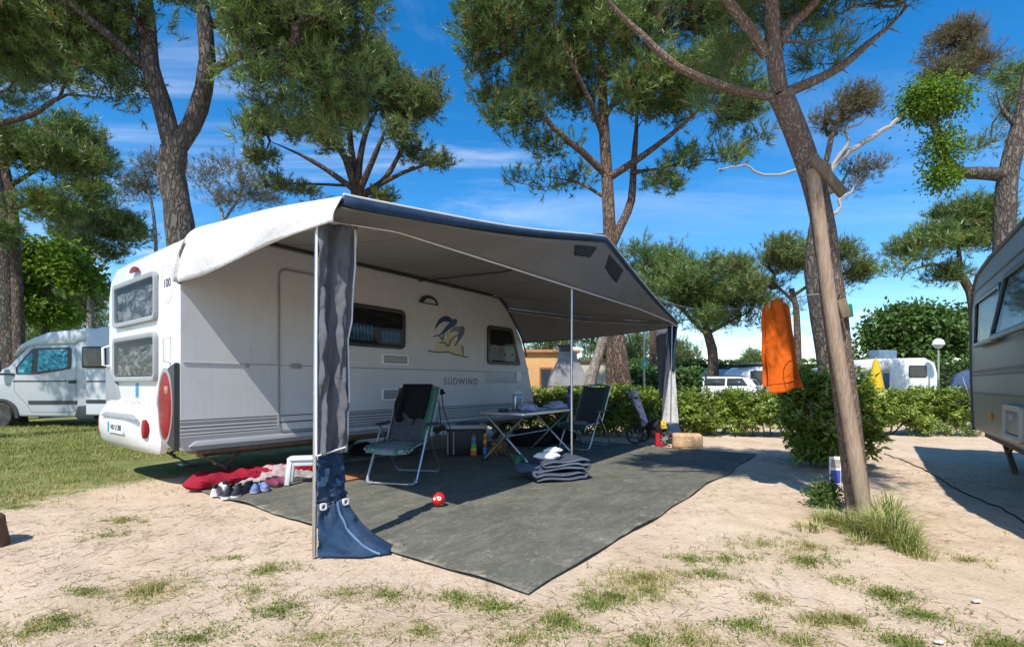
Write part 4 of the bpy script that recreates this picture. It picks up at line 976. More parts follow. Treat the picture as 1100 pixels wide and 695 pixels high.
# awning rail round the side, chassis, wheels, steadies
rail = [(.012, 2.12), (.02, 2.42), (.10, 2.57), (.23, 2.67), (.45, 2.72), (2, 2.725), (5.03, 2.72), (5.27, 2.67), (5.46, 2.54), (5.7, 2.29), (5.95, 1.99), (6.1, 1.66)]
m = MB(); m.tube(dense([UP(a, z, .012) for a, z in rail], .08), .016, 8); m.build('awning_rail', M('black_rail', (.05, .05, .05), .5), cv)
m = MB()
for yy_ in (.45, 1.85): m.box((3.15, yy_, .36), (5.6, .08, .12))
m.box((3.2, 1.15, .40), (6.0, 2.2, .04)); m.build('chassis', MT['rust'], cv)
for yy_ in (.28, 2.02):
    m = MB(); m.lathe([(.19, -.09), (.30, -.085), (.325, -.05), (.325, .05), (.30, .085), (.19, .09)], (3.3, yy_, .32), 28, Matrix.Rotation(PI / 2, 3, 'X')); wh = m.build('wheel', MT['rubber'], cv)
    m = MB(); m.lathe([(.03, -.095), (.19, -.08), (.2, .0), (.19, .08), (.03, .09)], (3.3, yy_, .32), 20, Matrix.Rotation(PI / 2, 3, 'X')); m.build('rim', MT['steel'], wh)
def steady(x0, y0, x1):
    m = MB(); f = Vector((x1, y0, .035)); tp = Vector((x0, y0, .40))
    for dy in (-.045, .045): m.bar(tp + Vector((0, dy, 0)), f + Vector((0, dy * .8, 0)), .012, .07, (0, 1, 0))
    for u in (.2, .45, .7): q_ = tp.lerp(f, u); m.bar(q_ - Vector((0, .05, 0)), q_ + Vector((0, .05, 0)), .012, .06)
    m.bar(Vector((x1 - .35, y0, .40)) if x1 < x0 else Vector((x0 + (x1 - x0) * 1.2, y0, .4)), tp.lerp(f, .6), .025, .025)
    st = m.build('corner_steady', MT['rust'], cv)
    m = MB(); m.prism(rrect(x1, y0, .2, .16, .03), lambda a, b_, d: Vector((a, b_, d)), 0, .035); m.build('foot', MT['steel'], st, bevel=.008)
steady(.25, .35, .78); steady(.25, 1.95, .78); steady(6.0, .35, 5.5); steady(6.0, 1.95, 5.5)
m = MB(); m.prism(rrect(2.4, 1.15, .7, .5, .06), lambda a, b_, d: Vector((a, b_, d)), 2.78, 2.90); m.build('roof_hatch', MT['white_plastic'], cv, bevel=.03)

# ------------------------------------------------------------------ the big awning
aw = thing('awning', 'large grey awning canopy with white end flap and navy trim on the caravan side', 'awning', CV.W((3.4, -1.3, 0)), YAW)
AO = Vector((3.4, -1.3, 0)); A = lambda x, v, z: Vector((x, -v, z)) - AO
def interp(tab, s):
    for (s0, *a), (s1, *b_) in zip(tab, tab[1:]):
        if s <= s1:
            u = (s - s0) / (s1 - s0); u = u if u > 0 else 0
            return [p + (q_ - p) * u for p, q_ in zip(a, b_)]
    return list(tab[-1][1:])
def spline(tab, s):
    s = min(max(s, tab[0][0]), tab[-1][0])
    for i in range(len(tab) - 1):
        if s <= tab[i + 1][0]:
            p0 = tab[max(i - 1, 0)][1:]; p1 = tab[i][1:]; p2 = tab[i + 1][1:]; p3 = tab[min(i + 2, len(tab) - 1)][1:]
            u = (s - tab[i][0]) / (tab[i + 1][0] - tab[i][0])
            return [.5 * (2 * b_ + (c_ - a_) * u + (2 * a_ - 5 * b_ + 4 * c_ - d_) * u * u + (3 * b_ - a_ - 3 * c_ + d_) * u ** 3) for a_, b_, c_, d_ in zip(p0, p1, p2, p3)]
# roof: rail edge (x, z) and front edge (x, v, z) share the parameter s
RAIL = [(0, .20, 2.70), (.08, .45, 2.762), (.3, 1.7, 2.765), (.5, 3.2, 2.765), (.75, 5.03, 2.76), (.88, 5.29, 2.70), (1, 5.49, 2.57)]
FX0, FX1 = -.14, 7.12
def front(s):                   # front edge of the roof, peaked at the centre pole
    x = FX0 + (FX1 - FX0) * s
    if s < .5: u = s / .5; z = 2.255 + (2.885 - 2.255) * (u ** 1.08); v = 3.0
    else: u = (s - .5) / .5; z = 2.885 + (2.235 - 2.885) * (u ** .97); v = 3.0 - .3 * u
    z -= .028 * math.sin(2 * PI * s) ** 2
    return x, v, z
def roofp(s, t_):
    rx, rz = spline(RAIL, s); fx, fv, fz = front(s)
    sag = -.09 * math.sin(PI * t_) * (1 - .6 * abs(2 * s - 1)) + .012 * math.sin(s * 31 + t_ * 2) * math.sin(PI * t_)
    ridge = .05 * math.exp(-((s - .5) / .07) ** 2) * math.sin(PI * t_ * .5) * t_
    return A(rx + (fx - rx) * t_, -.045 + (fv + .045) * t_, rz + (fz - rz) * t_ + sag + ridge)
rf = MB().grid(lambda u, v: roofp(u, v), 60, 20).build('roof', roof_cloth, aw, solid=.004, recalc=False)
for s_ in (.2, .38, .5, .62, .8):     # sewn seams across the canopy
    m = MB(); m.tube([roofp(s_, k / 24) + Vector((0, 0, -.003)) for k in range(25)], .0055, 5); m.build('seam', M('seam_tape', (.15, .148, .145), .8), rf)
# navy capping along the front edge
m = MB(); m.grid(lambda u, v: (lambda f: A(f[0], f[1] + .012 + (.03 if v == 0 else 0) * 0 + .012 * math.sin(PI * v), f[2] + .012 - (.062 * (1 - .35 * abs(2 * u - 1)) + .03 * math.exp(-((u - .06) / .12) ** 2)) * v))(front(u)), 60, 4); cap_ = m.build('navy_trim', navy_cloth, aw, solid=.004, recalc=False)
m = MB(); m.tube([(lambda f: A(f[0], f[1] + .014, f[2] + .016))(front(k / 60)) for k in range(61)], .008, 6); m.build('front_piping', piping_mat, aw)
# front valance leans in under the roof edge
def valb(s):
    fx, fv, fz = front(s); z = 2.285 - .012 * math.cos(4 * PI * s) - (.055 * sm(.75, 1, s) if s > .75 else 0)
    return fx, 2.70 - .06 * math.sin(2 * PI * s) ** 2, float(min(z, fz - .07))
def val(s, t_):
    f = front(s); b_ = valb(s); k = .01 * math.sin(s * 40 + 3 * t_) * math.sin(PI * t_)
    z0 = f[2] - .06
    return A(f[0] + (b_[0] - f[0]) * t_, f[1] - .004 + (b_[1] - f[1]) * t_ + k, z0 + (b_[2] - z0) * t_)
m = MB().grid(val, 70, 8).build('front_valance', grey_cloth, aw, solid=.003, recalc=False)
m_ = MB(); m_.tube([A(*valb(k / 60)) for k in range(61)], .008, 6); m_.build('valance_piping', piping_mat, aw)
for s0, s1 in ((.405, .478), (.527, .60)):     # mesh vent flaps in the valance
    def vp(s, t_, off=.008): q_ = val(s, t_); return q_ + Vector((0, -off, 0))
    out = [(s0, .1), (s1, .1), (s1 - .008, .33), (s0 + .016, .33)] if s0 < .5 else [(s0, .12), (s1, .12), (s1, .5), (s0 + .008, .36)]
    g_ = MB(); g_.grid(lambda u, v: vp(out[0][0] + (out[1][0] - out[0][0]) * u + v * ((out[3][0] - out[0][0]) * (1 - u) + (out[2][0] - out[1][0]) * u), .1 + v * ((out[3][1] - .1) * (1 - u) + (out[2][1] - .1) * u)), 8, 4); vw = g_.build('vent_flap', dark_cloth, aw, solid=.003, recalc=False)
# white end flap at our left, grey one at the far right
FLAPB = [(0, .005, .0, 2.135), (.3, .0, .75, 2.19), (.65, -.03, 1.75, 2.215), (1, -.06, 2.66, 2.20)]
LT = [(0, .012, .02, 2.15), (.1, .03, .02, 2.5), (.22, .12, .05, 2.68), (.4, .12, .62, 2.645), (.7, .0, 1.85, 2.475), (1, -.14, 3.0, 2.262)]
def lflap(s, t_):
    top = spline(LT, s); bx, bv, bz = spline([(0, .004, .0, 2.13), (.22, .0, .12, 2.13), (.4, .0, .65, 2.125), (.7, -.09, 1.85, 2.14), (.88, -.16, 2.5, 2.12), (1, -.19, 2.985, 2.10)], s)
    w_ = .02 * math.sin(s * 17 + 2 * t_) * math.sin(PI * t_)
    return A(top[0] + (bx - top[0]) * t_ - w_ - .03 * math.sin(PI * t_), top[1] + (bv - top[1]) * t_, top[2] + (bz - top[2]) * t_)
MB().grid(lflap, 48, 10).build('end_flap', white_cloth, aw, solid=.004, recalc=False)
# strip of roof that closes the corner between rail and flap
def lroof(s, t_):
    top = spline(LT, s); r_ = roofp(0, max(0, min(1, (top[1] + .045) / 3.045))) + AO
    p0 = Vector((top[0], -top[1], top[2])); return p0.lerp(Vector((max(top[0], r_.x), -top[1], max(top[2], min(r_.z, 2.74)))), t_) - AO
MB().grid(lambda u, v: lroof(.22 + .78 * u, v), 40, 3).build('roof_edge', white_cloth, aw, solid=.004, recalc=False)
def rflap(s, t_):
    rx, rz = (spline([(0, 5.46, 2.55), (.5, 5.72, 2.27), (1, 5.72, 2.27)], 0)); f = front(1.0)
    top = Vector((5.46 + (f[0] - 5.46) * s, .02 + (f[1] - .02) * s, 2.55 + (f[2] - 2.55) * s - .05 * math.sin(PI * s)))
    bot = Vector((6.0 + (f[0] + .02 - 6.0) * s, .02 + (f[1] - .05) * s, 1.92 + (2.16 - 1.92) * s - .03 * math.sin(PI * s)))
    tr = roofp(1, s) + AO; top = Vector((tr.x - .004, -tr.y, tr.z - .004)); p = top.lerp(bot, t_); return A(p.x, p.y + .012 * math.sin(s * 22) * t_, p.z)
MB().grid(rflap, 40, 8).build('end_flap', grey_cloth, aw, solid=.003, recalc=False)
# poles
m = MB(); vb = valb(.47); PX = -1.187; m.tube([A(3.27, 2.66, 0), A(3.27, 2.66, 2.36)], .0145, 10); m.tube([A(3.27, 2.66, 0), A(3.27, 2.66, .02)], .03, 10); m.build('centre_pole', MT['alu'], aw)
m = MB(); m.tube([A(3.2, .03, 2.69), A(3.4, 1.5, 2.66), A(3.55, 2.95, 2.82)], .013, 8); m.build('ridge_pole', MT['dark_plastic'], aw)
m = MB(); m.tube([A(-.15, 2.71, 0), A(-.13, 2.71, 2.14)], .014, 10); m.build('corner_pole', MT['alu'], aw)
m = MB(); m.tube([A(7.1, 2.58, 0), A(7.08, 2.62, 2.2)], .014, 10); m.build('corner_pole', MT['alu'], aw)
for pts in ([A(5.46, .04, 2.50), A(6.1, 1.3, 2.27), A(7.08, 2.62, 2.2)], [A(.2, .04, 2.62), A(.15, 1.3, 2.40), A(-.08, 2.68, 2.15)]): m = MB(); m.tube(pts, .012, 8); m.build('side_rafter', MT['steel'], aw)
# gathered corner curtain at our left
def cur(u, v, x0, x1, vv, z0, z1, folds, amp, ph=0):
    z = z1 + (z0 - z1) * v; x = x0 + (x1 - x0) * u
    k = amp * (math.sin(u * folds + ph + .8 * math.sin(v * 5)) + .4 * math.sin(u * folds * 2.3 + v * 9 + ph)) + .026 * noise.noise(Vector((u * 4, v * 11, ph))) + .012 * noise.noise(Vector((u * 9, v * 26, ph + 2)))
    return A(x + .015 * noise.noise(Vector((u * 3, v * 7, ph + 4))), vv + k, z)
crk = fabric('crinkled_grey_cloth', (.125, .13, .148), .08, .10, .45)
m = MB(); m.grid(lambda u, v: cur(u, v, -.145, .165 - .075 * v, 2.72, .655, 2.19, 11, .030), 44, 90); ct = m.build('corner_curtain', crk, aw, solid=.003, recalc=False)
m = MB(); m.grid(lambda u, v: cur(u, v, .13 - .10 * v, .25 - .12 * v, 2.70 - .1 * u, .9, 2.25, 3, .01, 2), 10, 40); m.build('inner_fold', fabric('lilac_grey_cloth', (.34, .335, .36), .08, .2), ct, solid=.003, recalc=False)
for pts in ([A(-.15, 2.735, .66), A(-.15, 2.735, 1.4), A(-.145, 2.735, 2.16)], [cur(1, k / 12, -.145, .165 - .075 * k / 12, 2.725, .655, 2.19, 11, .030) for k in range(13)], [cur(1, k / 12, .13 - .10 * k / 12, .25 - .12 * k / 12, 2.605, .9, 2.25, 3, .01, 2) for k in range(13)], [A(-.15, 2.74, .655), A(.06, 2.74, .69)]):
    m = MB(); m.tube(dense(pts, .1), .007, 6); m.build('curtain_piping', piping_mat, ct)
m = MB(); m.grid(lambda u, v: cur(u, v, -.14, .085 - .03 * (1 - v), 2.725, .34, .655, 4, .008, 1), 16, 16); m.build('navy_panel', navy_cloth, ct, solid=.003, recalc=False)
def skirt(u, v):               # navy foot pegged out to the right
    x = -.14 + (.225 + .22 * v * v + .0) * u - .005 * v; z = .335 * (1 - v)
    out = (.02 + .33 * math.sin(PI * min(1, u * .62)) ** 1.2) * v ** 1.15 * (1.15 - .35 * u)
    rd = -.025 * abs(math.sin(u * 2.6 * PI)) * v + .03 * noise.noise(Vector((u * 5, v * 4, 3))) + .012 * noise.noise(Vector((u * 13, v * 9, 6)))
    return A(x + .0, 2.73 + out + rd, max(.004, z - .05 * math.sin(PI * v) * math.sin(PI * u)))
m = MB(); m.grid(skirt, 30, 20); m.build('navy_skirt', navy_cloth, ct, solid=.003, recalc=False)
m = MB(); m.tube([skirt(.62, k / 16) + Vector((0, -.006, .004)) for k in range(17)], .008, 6); m.build('skirt_piping', M('blue_piping', (.10, .18, .30), .6), ct)
for px_ in (-.11, .055): m = MB(); m.ring(rrect(px_, .325, .045, .045, .012, 3), rrect(px_, .325, .025, .025, .008, 3), lambda a, z, d: A(a, 2.745 + d, z), 0, .012); m.build('buckle', MT['white_plastic'], ct)
m = MB(); m.tube([A(.31, 3.02, .05), A(.33, 3.04, -.05)], .006, 6); m.tube([A(.29, 3.02, .055), A(.335, 3.02, .05)], .005, 6); m.build('tent_peg', MT['steel'], ct)
# right leg curtain, white with a navy foot
def drape(u, v, a0, a1, b0, b1, z0, z1, x0=7.1, ph=0):
    w0 = a0 + (b0 - a0) * v; w1 = a1 + (b1 - a1) * v
    return A(x0 + .02 * math.sin(u * 8 + ph + 1.5 * v) + .02 * noise.noise(Vector((u * 3, v * 6, ph))), w0 + (w1 - w0) * u, z0 + (z1 - z0) * v)
rc = MB().grid(lambda u, v: drape(u, v, 2.52, 2.60, 2.40, 2.735, 2.18, .36), 16, 30).build('corner_curtain', white_cloth, aw, solid=.003, recalc=False)
MB().grid(lambda u, v: drape(u, v, 2.40, 2.735, 2.42, 2.83, .36, .015), 12, 10).build('navy_skirt', navy_cloth, rc, solid=.003, recalc=False)
MB().grid(lambda u, v: drape(u, v, 2.28, 2.56, 2.37, 2.43, 2.16, .85, 7.12, 2), 12, 20).build('grey_fold', crk, rc, solid=.003, recalc=False)
MB().grid(lambda u, v: drape(u, v, 2.54, 2.72, 2.60, 2.66, 2.18, 1.35, 7.08, 4), 12, 14).build('navy_fold', navy_cloth, rc, solid=.003, recalc=False)

# ------------------------------------------------------------------ groundsheet
gt = NT('dusty_groundsheet'); c0 = gt.coords((1, 1, 1))
c = gt.ramp(gt.noise(1.3, 7, .7), [(.3, (.082, .083, .064)), (.7, (.165, .165, .132))])
st = gt.noise(3.2, 7, .75, gt.coords((.6, 1.7, 1)), 1.2)
c = gt.mix(gt.ramp(st, [(.46, 0), (.70, .62)]), c, (.24, .225, .18))
c = gt.mix(gt.ramp(gt.noise(9, 6, .8, None, 1.5), [(.57, 0), (.68, .75)]), c, (.36, .315, .24))
c = gt.mix(gt.ramp(gt.noise(16, 7, .8, gt.coords((.45, 1.6, 1), rot=(0, 0, .3)), 1.8), [(.60, 0), (.67, .75)]), c, (.45, .41, .33))
c = gt.mix(gt.ramp(gt.noise(70, 3, .8), [(.35, .35), (.55, 0)]), c, (.045, .045, .035))
gs_ = gt.n('ShaderNodeSeparateXYZ'); gt.l(gt.tc.outputs['Object'], gs_.inputs[0])
ed = gt.math('MAXIMUM', gt.math('SUBTRACT', gt.math('ABSOLUTE', gs_.outputs['X']), 2.62), gt.math('SUBTRACT', gt.math('MULTIPLY', gs_.outputs['Y'], -1.0), 1.52))
c = gt.mix(gt.ramp(gt.math('ADD', gt.math('MULTIPLY', ed, 1.1), gt.math('MULTIPLY', gt.math('SUBTRACT', gt.noise(5, 7, .75), .5), 2.2)), [(.55, 0), (.9, .7)]), c, (.42, .345, .26))   # sand blown in along the edges
gt.color(c); gt.set(Roughness=.85); gt.b.inputs['Specular IOR Level'].default_value = .25
wv = gt.math('ADD', gt.noise(4, 4, .6, gt.coords((.8, 1.6, 1)), 1.0), gt.math('MULTIPLY', gt.noise(15, 6, .7, gt.coords((.7, 1.5, 1)), 1.6), .45))
gt.bump(gt.math('ADD', gt.math('MULTIPLY', wv, 1.0), gt.math('MULTIPLY', gt.noise(160, 2, .5), .12)), .75, .04)
m = MB(); MO = Vector((3.4, -2.1, 0))
def matp(u, v):
    x = .22 + 6.3 * u; y_ = .35 - 4.47 * v
    ex_ = .05 * noise.noise(Vector((x * .9, y_ * .9, 1))) * (1 if True else 0)
    if u < .02 or u > .98: x += .05 * noise.noise(Vector((0, y_ * 1.4, 3)))
    if v > .98: y_ += .06 * noise.noise(Vector((x * 1.2, 0, 5))) - .02
    z = .007 + .010 * max(0, noise.noise(Vector((x * 1.7, y_ * 3.2, 2)))) + .006 * noise.noise(Vector((x * 6, y_ * 6, 2)))
    if u > .985 or v > .985 or u < .015: z += .022 * max(0, noise.noise(Vector((x * 2.3, y_ * 2.3, 7))))
    return Vector((x, y_, max(z, .004))) - MO
m.grid(matp, 150, 120); gs = m.build('groundsheet', gt.mat, None, solid=.002, recalc=False)
gs.location = CV.W(MO); gs.rotation_euler = (0, 0, YAW)
tag(gs, 'dusty dark grey woven groundsheet spread under and in front of the awning', 'groundsheet')
# ------------------------------------------------------------------ things under the awning
XY = lambda a, b, d: Vector((a, b, d))
def folding_chair(label, loc_, rz, seat_m, back_m):
    t = thing('folding_chair', label, 'chair', loc_, rz, 'folding camping chairs'); hw = .27
    def prof_seat(s):            # seat then raked back, in (y, z): front is -y
        return spline([(0, -.475, .355), (.07, -.455, .405), (.2, -.32, .425), (.45, .05, .435), (.5, .09, .45), (.56, .12, .51), (1, .43, 1.06)], s)
    def cloth(s0, s1):
        m = MB()
        def f(u, v):
            y_, z = prof_seat(s0 + (s1 - s0) * v); sag = .022 * math.sin(PI * u); wv_ = .006 * noise.noise(Vector((u * 4, v * 5, 3)))
            return Vector((-hw + .012 + (2 * hw - .024) * u, y_ + sag * .5, z - sag + wv_))
        return m.grid(f, 14, 18)
    cloth(0, .47).build('seat', seat_m, t, solid=.008, recalc=False)
    cloth(.51, 1).build('backrest', back_m, t, solid=.008, recalc=False)
    m = MB(); r_ = .0115
    m.tube([Vector((-hw, *prof_seat(k))) for k in (.05, .12, .25, .4)], r_, 8); m.build('side_rail', MT['alu'], t); m = MB(); m.tube([Vector((hw, *prof_seat(k))) for k in (.05, .12, .25, .4)], r_, 8)
    m.build('side_rail', MT['alu'], t)
    m = MB(); pts = [Vector((-hw, *prof_seat(k))) for k in (.54, .7, .85, .99)]
    m.tube(dense(pts + [Vector((0, prof_seat(1)[0] + .015, prof_seat(1)[1] + .02))] + [Vector((hw, p.y, p.z)) for p in pts[::-1]], .1), r_, 8); m.build('back_frame', MT['alu'], t)
    # front leg hoop and rear leg hoop
    for nm, y0, y1, z1 in (('leg', -.40, -.02, .62), ('leg', .40, -.06, .60)):
        m = MB(); m.tube([(-hw - .02, y1, z1), (-hw - .02, y0 * .96 + y1 * .04, .035), (-hw + .015, y0, .014), (hw - .015, y0, .014), (hw + .02, y0 * .96 + y1 * .04, .035), (hw + .02, y1, z1)], .0125, 8); lg = m.build(nm, MT['alu'], t)
        for s in (-1, 1):
            m = MB(); m.tube([(s * (hw + .017), y0 * .92 + y1 * .08, .06), (s * (hw - .005), y0, .018), (s * (hw - .06), y0, .015)], .018, 8); m.build('foot', M('lilac_grey_plastic', (.22, .21, .26), .5) if s else None, lg)
    for s in (-1, 1):
        m = MB(); m.box((s * (hw + .03), .05, .635), (.05, .44, .03)); m.build('armrest', MT['dark_plastic'], t, bevel=.012)
    return t
seat_stops = [(0, (.03, .033, .04)), (.08, (.02, .13, .075)), (.2, (.12, .13, .14)), (.26, (.03, .16, .09)), (.33, (.17, .18, .19)), (.62, (.02, .14, .08)), (.72, (.12, .13, .14)), (.78, (.02, .12, .06)), (.9, (.03, .033, .04))]
green_cloth = striped_cloth('green_grey_chair_cloth', seat_stops, 'X', 1 / .54, .5, .7, (.35, .42, .36))
back_cloth = striped_cloth('charcoal_back_cloth', [(0, (.03, .033, .04)), (.06, (.05, .052, .06)), (.80, (.02, .13, .07)), (.88, (.12, .13, .14)), (.92, (.02, .12, .06))], 'X', 1 / .54, .5, .12, (.3, .36, .32))
grey_chair = striped_cloth('charcoal_green_chair_cloth', [(0, (.03, .1, .06)), (.1, (.035, .037, .043)), (.85, (.03, .1, .06)), (.95, (.035, .037, .043))], 'X', 1 / .54, .5, .25, (.02, .16, .08))
ch1 = folding_chair('green and grey folding recliner facing us with a black jacket over its back', (-1.25, 5.68, .014), R(-11), green_cloth, back_cloth)
ch2 = folding_chair('charcoal folding chair with green edge stripes behind the table', (1.28, 8.45, .014), R(-38), grey_chair, grey_chair)
# black jacket thrown over the first chair
jk = thing('jacket', 'black jacket hung over the backrest of the front folding chair', 'jacket', (-1.25, 5.68, .0), R(-11))
m = MB()
def jacket(u, v):
    s = v * 2 - 1; k = abs(s); x = (-.19 + .38 * u) * (1 - .15 * k) + .045 * noise.noise(Vector((v * 3, u * 2, 1)))
    y_, z = spline([(0, .44, 1.09), (1, .24, .62)], k); off = -.035 if s < 0 else .05
    hem = .10 * noise.noise(Vector((u * 1.7, 3, 8))) * k + (.05 if u > .6 else 0) * k
    return Vector((x - .02, y_ + off * min(1, k * 5) + .014 * math.sin(u * 10 + v * 3) * k + .02 * noise.noise(Vector((u * 4, v * 6, 2))), z + .02 * (1 - k) + hem + (.13 * k if s > 0 else 0)))
m.grid(jacket, 20, 40); m.build('jacket_body', fabric('black_cloth', (.006, .006, .007), .3, 0, .9), jk, solid=.012, recalc=False)
m = MB(); m.tube(dense([Vector((-.17, .34, 1.0)), Vector((-.21, .28, .88)), Vector((-.19, .22, .74)), Vector((-.15, .17, .68))], .05), [.05, .052, .052, .05, .048, .046, .045, .042, .04, .04, .04, .04][:len(dense([Vector((-.17, .34, 1.0)), Vector((-.21, .28, .88)), Vector((-.19, .22, .74)), Vector((-.15, .17, .68))], .05))], 10); m.build('sleeve', fabric('black_sleeve_cloth', (.008, .008, .009), .3, 0, .9), jk)
# orange and black strap bag hanging beside it
bg_ = thing('strap_bag', 'small orange and black bag on straps hanging from the recliner corner', 'bag', (-1.02, 6.15, .6))
m = MB(); m.blob((0, 0, .42), (.07, .05, .045), 3, .2); m.build('pouch', M('orange_cloth_small', (.5, .12, .02), .8, var=.3), bg_)
m = MB(); m.blob((.09, .02, .41), (.07, .05, .05), 5, .2); m.build('black_pouch', fabric('bag_black', (.012, .012, .014), .3), bg_)
for dx in (0, .05):
    m = MB(); m.tube(dense([(.08 + dx, 0, .4), (.10 + dx, -.01, .2), (.12 + dx * 2, 0, .0), (.15 + dx * 2, .02, -.12)], .05), .008, 6); m.build('strap', MT['dark_plastic'], bg_)
# table
TBO = Vector((-.16, 6.72, 0)); TF = Frame(TBO, YAW + R(4)); TL, TW, TH = 1.55, .78, .715
tb = thing('camping_table', 'grey folding camping table on crossed aluminium legs, loaded with small things', 'table', TF.W((TL / 2, 0, 0)), TF.yaw)
o = lambda x, y_, z: Vector((x - TL / 2, y_, z))
m = MB(); m.box(o(TL / 2, 0, TH - .012), (TL - .03, TW - .03, .02)); m.build('tabletop', M('grey_tabletop', (.33, .34, .34), .5, var=.1, vs=8), tb, bevel=.004)
m = MB(); m.ring(rrect(0, 0, TL, TW, .05), rrect(0, 0, TL - .04, TW - .04, .035), XY, TH - .035, TH + .003); m.build('table_rim', MT['alu'], tb, bevel=.004)
for x0 in (.1, TL - .12):
    for s, dx in ((-1, 0), (1, .03)):
        m = MB(); m.tube([o(x0 + dx, s * (TW / 2 - .05), TH - .04), o(x0 + dx + .02, -s * (TW / 2 - .02), .022)], .015, 8); m.build('leg', MT['alu'], tb)
    for s in (-1, 1):
        m = MB(); m.tube([o(x0 - .04, s * (TW / 2 - .02), .03), o(x0 + .1, s * (TW / 2 - .02), .03)], .017, 8); m.build('foot_bar', MT['dark_plastic'], tb)
m = MB(); m.tube([o(.12, 0, .37), o(TL - .1, 0, .37)], .010, 8); m.build('stretcher', MT['alu'], tb)
def ontab(px, py):
    y_ = (CAM_H - TH) * FOC / (py - HOR); return Vector(((px - PX0) / FOC * y_, y_, TH + .003))
q = ontab(556, 441); t = thing('metal_canister', 'silver rectangular canister standing on the table beside the caravan', 'canister', q, .5)
m = MB(); m.prism(rrect(0, 0, .15, .10, .02), XY, 0, .225); m.build('canister_body', MT['alu'], t, bevel=.008); m = MB(); m.prism(rrect(0, 0, .125, .08, .02), XY, .225, .245); m.build('lid', MT['grey_plastic'], t, bevel=.006)
q = ontab(612, 438.5); t = thing('water_bottle', 'tall blue plastic water bottle at the far end of the table', 'bottle', q)
m = MB(); m.lathe([(.0, .0), (.044, .0), (.047, .02), (.043, .07), (.047, .10), (.043, .14), (.047, .18), (.046, .24), (.03, .30), (.015, .33), (.015, .345), (.0, .345)], (0, 0, 0), 18)
bm_ = NT('blue_bottle_plastic'); bm_.color((.01, .08, .42)); bm_.set(Roughness=.1); bm_.b.inputs['Transmission Weight'].default_value = .35; m.build('bottle_body', bm_.mat, t)
m = MB(); m.lathe([(.0, .345), (.017, .345), (.017, .37), (.0, .37)], (0, 0, 0), 12); m.build('cap', M('blue_cap', (.02, .05, .3), .4), t)
q = ontab(570, 441); t = thing('jar', 'brown jar with an orange lid between the canister and the blue bottle', 'jar', q + Vector((.0, .08, 0)))
m = MB(); m.lathe([(0, 0), (.04, 0), (.042, .08), (.03, .11), (0, .11)], (0, 0, 0), 14); m.build('jar_body', M('brown_glass', (.09, .035, .02), .15), t); m = MB(); m.lathe([(0, .11), (.034, .11), (.034, .135), (0, .135)], (0, 0, 0), 14); m.build('lid', M('orange_lid', (.55, .12, .03), .4), t)
lil = fabric('lilac_white_cloth', (.42, .42, .6), .35, .1, .8)
for px_, py_, sx_, lab, sd in ((567, 442, .13, 'crumpled lilac cloth in front of the brown jar on the table', 2), (598, 439.5, .17, 'crumpled pale cloth beside the blue bottle on the table', 6)):
    q = ontab(px_, py_); m = MB(); m.blob((0, 0, .05), (sx_, .1, .065), sd, .3, 2.5); ob = m.build('crumpled_cloth', lil, None); ob.location = q; tag(ob, lab, 'cloth')
q = ontab(541, 442.5); m = MB(); m.prism(rrect(0, 0, .17, .07, .03), XY, 0, .045); ob = m.build('glasses_case', MT['dark_plastic'], None, bevel=.018); ob.location = q; ob.rotation_euler = (0, 0, .6); tag(ob, 'black glasses case at the near corner of the table', 'case')
# cool box
cb = thing('cool_box', 'black cool box with a pale lid and loop handle against the caravan side', 'cool box', (-.73, 7.7, .014), R(8))
m = MB(); m.prism(rrect(0, 0, .62, .40, .06), XY, .0, .40); m.build('box_body', M('black_box_plastic', (.012, .012, .013), .5, var=.2), cb, bevel=.02)
m = MB(); m.prism(rrect(0, 0, .66, .44, .07), XY, .40, .46); m.build('lid', M('pale_lid', (.42, .43, .44), .45, var=.08), cb, bevel=.018)
m = MB(); m.prism(rrect(.03, 0, .36, .25, .05), XY, .46, .49); m.build('lid_panel', M('dark_blue_lid', (.03, .05, .10), .5), cb, bevel=.012)
m = MB(); m.tube([(-.29, -.205, .36), (-.29, -.225, .02), (-.20, -.225, .02), (-.20, -.205, .36)], .012, 8, closed=True); m.build('handle', MT['frame_grey'], cb)
# stacking toys
cols = [(.65, .13, .03), (.72, .42, .03), (.10, .42, .05), (.04, .15, .5), (.02, .3, .5), (.5, .04, .04), (.65, .5, .04)]
for (px_, py_, n_, w_, lab, ph) in ((509, 490, 6, .095, 'wider tower of nested coloured toy cups beside the cool box', 0), (521, 489, 6, .07, 'slimmer tower of coloured toy cups nearer the table leg', 3)):
    q = G(px_, py_); t = thing('stacking_toy', lab, 'toy', q + Vector((0, 0, .014)), 0, 'towers of toy cups'); z = 0
    for k in range(n_):
        s = w_ * (1 - .07 * k); h_ = .062 - .003 * k; m = MB(); m.prism(rrect(0, 0, s, s, .01, 3), XY, z, z + h_ * .82); m.prism(rrect(0, 0, s * .9, s * .9, .01, 3), XY, z + h_ * .82, z + h_); m.build('cup', M('toy_colour', cols[(k + ph) % 7], .35, var=.05), t, bevel=.003); z += h_ + .0005
